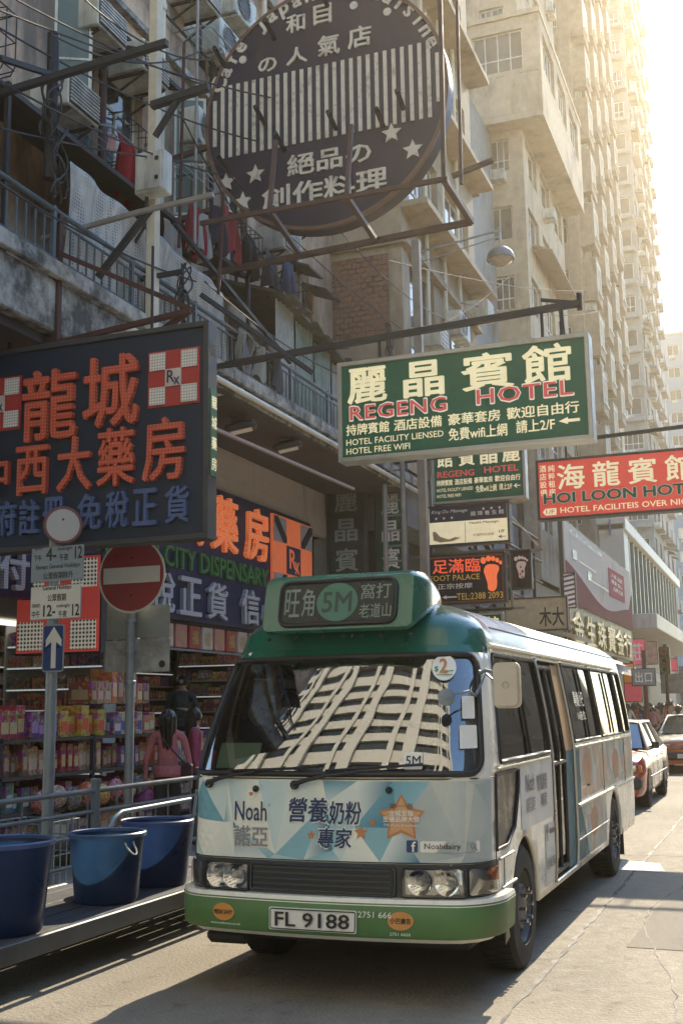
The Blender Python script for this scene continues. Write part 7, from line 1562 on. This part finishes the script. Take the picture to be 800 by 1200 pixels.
mb = MB(); mb.tube([sb + Vector((0, 0, .06)), on(p1, (-.08, .115, 1.15)), on(p1, (.06, .11, 1.30)), on(p1, (.09, .02, 1.44)), on(p1, (.02, -.11, 1.22)), sb + Vector((0, .02, .06))], .010, 6); mb.build('strap', MATS['dark_bag_leather'], t)
# far crowd
shirts = [('navy', (.03, .04, .08)), ('white', (.6, .58, .52)), ('grey', (.22, .22, .22)), ('red', (.35, .05, .05)), ('black', (.02, .02, .02)), ('tan', (.35, .25, .16)), ('blue', (.08, .14, .28)), ('pink', (.5, .22, .25))]
rg = random.Random(21); protos = {}
for i in range(58):
    s_ = shirts[rg.randrange(8)]; lh = rg.random() < .5; key = (s_[0], lh); y = rg.uniform(46, 96); x = -1.0 * y * .072 - rg.uniform(-.2, 2.6) - (y - 46) * .02
    if i < 12: y = rg.uniform(44, 54); x = -.075 * y - rg.uniform(0, 2.4)
    hgt = rg.uniform(1.56, 1.80)
    lab = f'distant pedestrian in a {s_[0]} top in the crowd crossing beyond the taxis, ' + ('with long hair' if lh else 'with short hair')
    if key not in protos: t = person(lab, (x, y, .01), rg.uniform(0, 6.28), cl(s_[0], s_[1]), cl('black_trousers', (.015, .015, .02)), hairm, 'walk', lh, hgt, f'distant pedestrians in {s_[0]} tops, {"long" if lh else "short"} haired', lod=1); protos[key] = t
    else: t = copy_tree(protos[key]); t.location = (x, y, .01); t.rotation_euler = (0, 0, rg.uniform(0, 6.28)); t['label'] = lab; t.scale = (1, 1, hgt / 1.66)
# ================================================================ TAXIS
taxred = mat('taxi_red_paint', (.40, .045, .025), .25, 0, .05, .15, coat=.6); taxsil = mat('taxi_pale_paint', (.62, .58, .48), .25, 0, .05, .2, coat=.6); carglass = glass('car_glass', (.22, .26, .27), .22)
taxorange = mat('taxi_orange_paint', (.55, .15, .03), .25, 0, .05, .15, coat=.6)
def taxi(label, loc, hoodm, rz=0.):
    t = thing('taxi', label, 'taxi', loc, 'taxis queuing behind the minibus', rz)
    # stations along y: (y, half width, z bottom, z belt/top)
    def sec(y): 
        f = min(1, max(0, y / .35)); r_ = min(1, max(0, (4.65 - y) / .35)); w_ = .85 * (1 - .10 * (1 - f) ** 2) * (1 - .08 * (1 - r_) ** 2)
        if y < 1.3: zt = .70 + .20 * min(1, y / .25) ** .5 * .6 + .10 * (y / 1.3)
        elif y > 3.75: zt = .98 - .04 * (y - 3.75) - .10 * max(0, (y - 4.4) / .25)
        else: zt = .93
        return w_, zt
    mb = MB(); ys_ = [0, .06, .15, .3, .5, .8, 1.1, 1.3, 1.6, 2, 2.5, 3, 3.5, 3.75, 4, 4.3, 4.5, 4.6, 4.66]; pr = []
    for y in ys_:
        w_, zt = sec(y); e = .06 if 0 < y < 4.66 else 0
        pr.append([(-w_ * .93, y, .22), (-w_, y, .34), (-w_ * 1.01, y, .58), (-w_ * .985, y, zt - .08), (-w_ * .93, y, zt - .01), (-w_ * .5, y, zt + e * .5), (0, y, zt + e * .6), (w_ * .5, y, zt + e * .5), (w_ * .93, y, zt - .01), (w_ * .985, y, zt - .08), (w_ * 1.01, y, .58), (w_, y, .34), (w_ * .93, y, .22)])
    n = 13
    for r_ in pr: mb.v += r_
    for i in range(len(pr) - 1):
        ym = (ys_[i] + ys_[i + 1]) / 2
        for k in range(n - 1):
            mb.f.append((i * n + k, i * n + k + 1, (i + 1) * n + k + 1, (i + 1) * n + k)); mb.mi.append(0 if (k in (0, 1, 2, 9, 10, 11) or ym < 1.3 or ym > 3.8) and ym < 1.25 and not (hoodm is taxorange and k in (3, 4, 5, 6, 7, 8) and ym > .1) else 1); mb.c.append((1, 1, 1))
    for fc in (tuple(range(n)), tuple((len(pr) - 1) * n + k for k in range(n))): mb.f.append(fc); mb.mi.append(0); mb.c.append((1, 1, 1))
    body = mb.build('body', [hoodm, taxsil], t, local=True, smooth=40, fixn=True)
    # greenhouse
    g = [(1.2, .76, .95), (1.85, .62, 1.38), (2.1, .60, 1.43), (3.0, .60, 1.43), (3.3, .62, 1.38), (3.95, .74, .98)]
    gm = MB()
    for y, w_, z in g: gm.v += [(-w_, y, z), (w_, y, z)]
    V = gm.v; bl, br = (-.80, 1.2, .93), (.80, 1.2, .93); 
    rf = MB(); rf.add([(-.60, 1.82, 1.37), (.60, 1.82, 1.37), (.62, 2.1, 1.44), (.63, 3.0, 1.44), (.60, 3.34, 1.38), (-.60, 3.34, 1.38), (-.63, 3.0, 1.44), (-.62, 2.1, 1.44)], [tuple(range(8))]); 
    rf.sheet(lambda a, b_: ((a - .5) * 1.26, 1.84 + b_ * 1.48, 1.385 + .075 * (1 - (2 * a - 1) ** 4) * sin(pi * (.12 + .76 * b_)) ** .5), 12, 12); rf.build('roof', taxsil, t, local=True, smooth=60)
    def q_(p, nm, m_, th=.01): m2 = MB(); m2.add(p, [tuple(range(len(p)))]); o = m2.build(nm, m_, t, local=True); md = o.modifiers.new('thickness', 'SOLIDIFY'); md.thickness = th; return o
    q_([(-.72, 1.22, .97), (.72, 1.22, .97), (.585, 1.82, 1.375), (-.585, 1.82, 1.375)], 'windscreen', carglass); q_([(.70, 3.95, .98), (-.70, 3.95, .98), (-.58, 3.36, 1.375), (.58, 3.36, 1.375)], 'rear_window', carglass)
    for s in (-1, 1):
        for a, b_, c, d in ((1.38, 2.28, 1.92, 2.30), (2.38, 3.22, 2.38, 3.12)): q_([(s * .80, a, .96), (s * .80, b_, .96), (s * .645, d, 1.36), (s * .645, c, 1.36)], 'side_window', carglass)
        mb = MB(); mb.tube([(s * .80, 1.22, .95), (s * .62, 1.86, 1.39), (s * .64, 2.2, 1.41), (s * .64, 3.1, 1.41), (s * .62, 3.34, 1.37), (s * .79, 3.98, .96)], .028, 8); mb.bar((s * .80, 2.33, .94), (s * .64, 2.34, 1.40), .05); mb.bar((s * .80, 3.28, .94), (s * .64, 3.18, 1.38), .06); mb.build('pillar', taxsil, t, local=True, smooth=50)
        mb = MB(); mb.box(s * .86, s * .99, 1.36, 1.44, .96, 1.08, .02); mb.bar((s * .8, 1.42, .98), (s * .88, 1.42, 1.0), .03); mb.build('mirror', blackp, t, local=True)
        for y_ in (1.5, 2.33, 3.3): mb = MB(); mb.tube([(s * .862, y_, .32), (s * .868, y_, .6), (s * .84, y_, .92)], .004, 4); mb.build('door_gap', blackp, t, local=True)
        for y_ in (2.15, 3.1): mb = MB(); mb.bar((s * .865, y_ - .08, .80), (s * .865, y_ + .08, .80), .03, .025); mb.build('door_handle', chrome, t, local=True)
        mb = MB(); mb.tube([(s * .872, .9, .50), (s * .872, 3.8, .50)], .014, 6); mb.build('moulding', blackp, t, local=True)
        for y_ in (.82, 3.55):
            wheel(t, s * .86, y_, .31, .19, s, rimg)
            mb = MB(); mb.add([(s * .872, y_ + .36 * cos(pi * k / 12), .30 + .36 * sin(pi * k / 12)) for k in range(13)], [tuple(range(13))]); mb.build('wheel_arch', blackp, t, local=True)
        mb = MB(); mb.box(s * .42, s * .74, -.02, .06, .60, .73, .02); h_ = mb.build('headlight', refl, t, local=True); mb = MB(); mb.box(s * .42, s * .74, -.032, -.024, .60, .73, .003); mb.build('lens', lens, h_, local=True)
        mb = MB(); mb.box(s * .75, s * .82, .0, .14, .60, .73, .02); mb.build('indicator', amber, t, local=True)
    mb = MB(); mb.box(-.82, .82, -.10, .10, .34, .53, .04); mb.box(-.82, .82, 4.58, 4.76, .34, .53, .04); mb.build('bumper', mat('dark_bumper', (.05, .05, .055), .5, 0, .1, .2), t, local=True)
    mb = MB(); mb.box(-.40, .40, -.015, .02, .60, .73, .01); gr_ = mb.build('grille', blackp, t, local=True)
    for k in range(4): mb = MB(); mb.box(-.39, .39, -.028, -.018, .615 + k * .03, .625 + k * .03); mb.build('grille_bar', chrome, gr_, local=True)
    mb = MB(); mb.box(-.26, .26, -.115, -.105, .38, .49, .003); mb.build('number_plate', mat('plate_white', (.74, .73, .66)), t, local=True)
    mb = MB(); mb.prism([(-.16, 1.47), (.16, 1.47), (.12, 1.60), (-.12, 1.60)], lambda x, z, d: (x, 2.35 + d, z), -.06, .06); mb.build('roof_sign', mat('taxi_roof_sign', (.7, .65, .45), .4), t, local=True, fixn=True)
    for x_ in (-.38, .38): mb = MB(); mb.box(x_ - .24, x_ + .24, 2.1, 2.55, .45, .6, .04); mb.box(x_ - .24, x_ + .24, 2.5, 2.62, .55, 1.12, .05); mb.build('seat', seatm, t, local=True)
    mb = MB(); mb.box(-.70, .70, 1.3, 1.6, .70, .97, .05); mb.box(-.75, .75, 1.3, 3.9, .3, .35); mb.build('interior', mat('dash_grey', (.05, .055, .06)), t, local=True)
    return t
taxi('pale taxi with a salmon red hood, directly behind the minibus', (-3.12, 20.0, 0), taxred)
taxi('pale taxi with an orange nose and sides of the hood, farther back at the right edge', (-2.35, 30.6, 0), taxorange)
# ================================================================ FAR STREET SIDE
def small_sign(label, u0, v0, u1, v1, y, m_, txt=None, tm=None, cat='sign', depth=.15):
    a = at_y(u0, v1, y); b_ = at_y(u1, v0, y); t = thing('shop_sign', label, cat, ((a.x + b_.x) / 2, y, a.z)); MB().box(a.x, b_.x, y, y + depth, a.z, b_.z, .01).build('panel', m_, t); MB().box(a.x - .04, b_.x + .04, y + .02, y + depth - .02, a.z - .04, b_.z + .04).build('frame', darkfr, t)
    if txt: W_, H_ = b_.x - a.x, b_.z - a.z; lettering(txt, (.12 * W_, .15 * H_, .88 * W_, .85 * H_), plane_fn((a.x, y, a.z), (1, 0, 0)), tm or white_l, t, offset=.04)
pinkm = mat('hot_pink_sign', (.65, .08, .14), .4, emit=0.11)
small_sign('tall pink sign with a white character, under the far canopy', 738, 749, 754, 779, 52, pinkm, '莊', white_l); small_sign('small hot pink sign at the right edge, beyond the traffic light', 783, 772, 792, 786, 60, pinkm)
small_sign('beige and red shop display panel right of the pink sign', 755, 752, 768, 778, 54, mat('beige_red_panel', (.45, .30, .22), .5, 0, .5, nscale=4)); small_sign('grey street sign under the striped awning', 741, 784, 766, 803, 46, mat('grey_street_sign', (.25, .28, .29), .5), '出口', white_l)
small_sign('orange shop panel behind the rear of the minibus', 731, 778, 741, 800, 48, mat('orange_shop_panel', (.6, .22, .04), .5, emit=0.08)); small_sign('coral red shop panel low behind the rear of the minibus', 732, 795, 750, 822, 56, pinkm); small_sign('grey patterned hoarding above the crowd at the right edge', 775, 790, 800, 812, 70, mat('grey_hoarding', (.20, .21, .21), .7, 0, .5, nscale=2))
a, b_ = at_y(735, 780, 47), at_y(790, 792, 60); mb = MB(); p = [at_y(728, 780, 45), at_y(772, 790, 58), at_y(774, 800, 57), at_y(730, 790, 44)]
mb.add([v_ for v_ in p] + [v_ + Vector((-1.2, 0, .5)) for v_ in p], [(0, 1, 2, 3), (4, 7, 6, 5), (0, 4, 5, 1), (1, 5, 6, 2), (2, 6, 7, 3), (3, 7, 4, 0)]); tag(mb.build('shop_awning', mat('striped_awning', (.55, .45, .36), .7, 0, .3, .2)), 'pale pink shop awning above the crowd at the far right', 'awning')
t = thing('traffic_light', 'dark traffic light on a pole among the crowd at the far right', 'traffic light', (at_y(779, 800, 50).x, 50, 0)); c = at_y(779, 775, 50)
mb = MB(); mb.tube([(c.x, 50, 0), (c.x, 50, c.z + .7)], .07, 8); mb.build('pole', blackp, t); mb = MB(); mb.box(c.x - .22, c.x + .22, 49.6, 49.9, c.z - .55, c.z + .6, .04); h_ = mb.build('head', blackp, t)
for k, c_ in enumerate(((.3, .02, .02), (.3, .15, .02), (.02, .2, .08))): mb = MB(); mb.lathe([(0, 0), (.12, .0), (.14, .12), (.125, .12), (.11, .01)], (c.x, 49.6, c.z + .38 - k * .36), (0, -1, 0), 14); mb.build('lamp_hood', mat('signal_' + 'rag'[k], c_, .4), h_)
t = thing('sign_pole', 'dark post of the grey street sign at the rear of the minibus', 'pole', (at_y(753, 800, 46).x, 46.2, 0)); c = at_y(753, 762, 46.2); mb = MB(); mb.tube([(c.x, 46.2, 0), (c.x, 46.2, c.z)], .09, 8); mb.build('shaft', mat('maroon_post', (.10, .03, .04), .5), t)
# steel clutter between the signs and the billboard
t = thing('scaffold', 'dark scaffold of crossing poles left of the big billboard', 'scaffold', (-6, 26, .1)); mb = MB(); rg = random.Random(4)
for k in range(5): mb.tube([(-6.1, 24.5 + k * 1.6, .1), (-6.1, 24.5 + k * 1.6, 6.3)], .05, 6)
for k in range(6): mb.tube([(-6.1, 24, 3.3 + k * .6), (-6.1, 32, 3.3 + k * .6)], .04, 6)
mb.bar((-6.0, 24.5, 5.6), (-6.0, 30.5, 3.2), .12); mb.bar((-6.2, 24.5, 3.4), (-6.2, 30.0, 5.4), .07); mb.build('pole', darkst, t)
for k, (u, v, lab) in enumerate(((632, 720, 'cream bag-like bundle on the low shop roof behind the signs'), (605, 722, 'dark awning on the low shop roof behind the signs'))):
    p = at_y(u, v, 27); mb = MB(); mb.prism([(0, 0), (1.6, -.5), (1.6, -.6), (0, -.1)], lambda x, z, d: (p.x - .8 + x, p.y + d, p.z + z), 0, 2.5); tag(mb.build('awning', mat('aged_poster', (.42, .38, .28)) if k == 0 else darkst, fixn=True), lab, 'awning')
# ================================================================ AIR
hz = bpy.data.materials.new('haze_air'); hz.use_nodes = True; nt = hz.node_tree; nt.nodes.clear(); vo = nt.nodes.new('ShaderNodeVolumePrincipled'); oo = nt.nodes.new('ShaderNodeOutputMaterial')
vo.inputs['Color'].default_value = (.98, .85, .64, 1); vo.inputs['Density'].default_value = .0007; vo.inputs['Anisotropy'].default_value = .74; nt.links.new(vo.outputs[0], oo.inputs['Volume'])
mb = MB(); mb.box(-420, 420, -420, 520, -1, 70); o = mb.build('haze', hz, base=(0, 0, -1)); tag(o, kind='stuff')
print('SCRIPT', round(time.time() - T0, 1), 's; objects', len(bpy.data.objects))
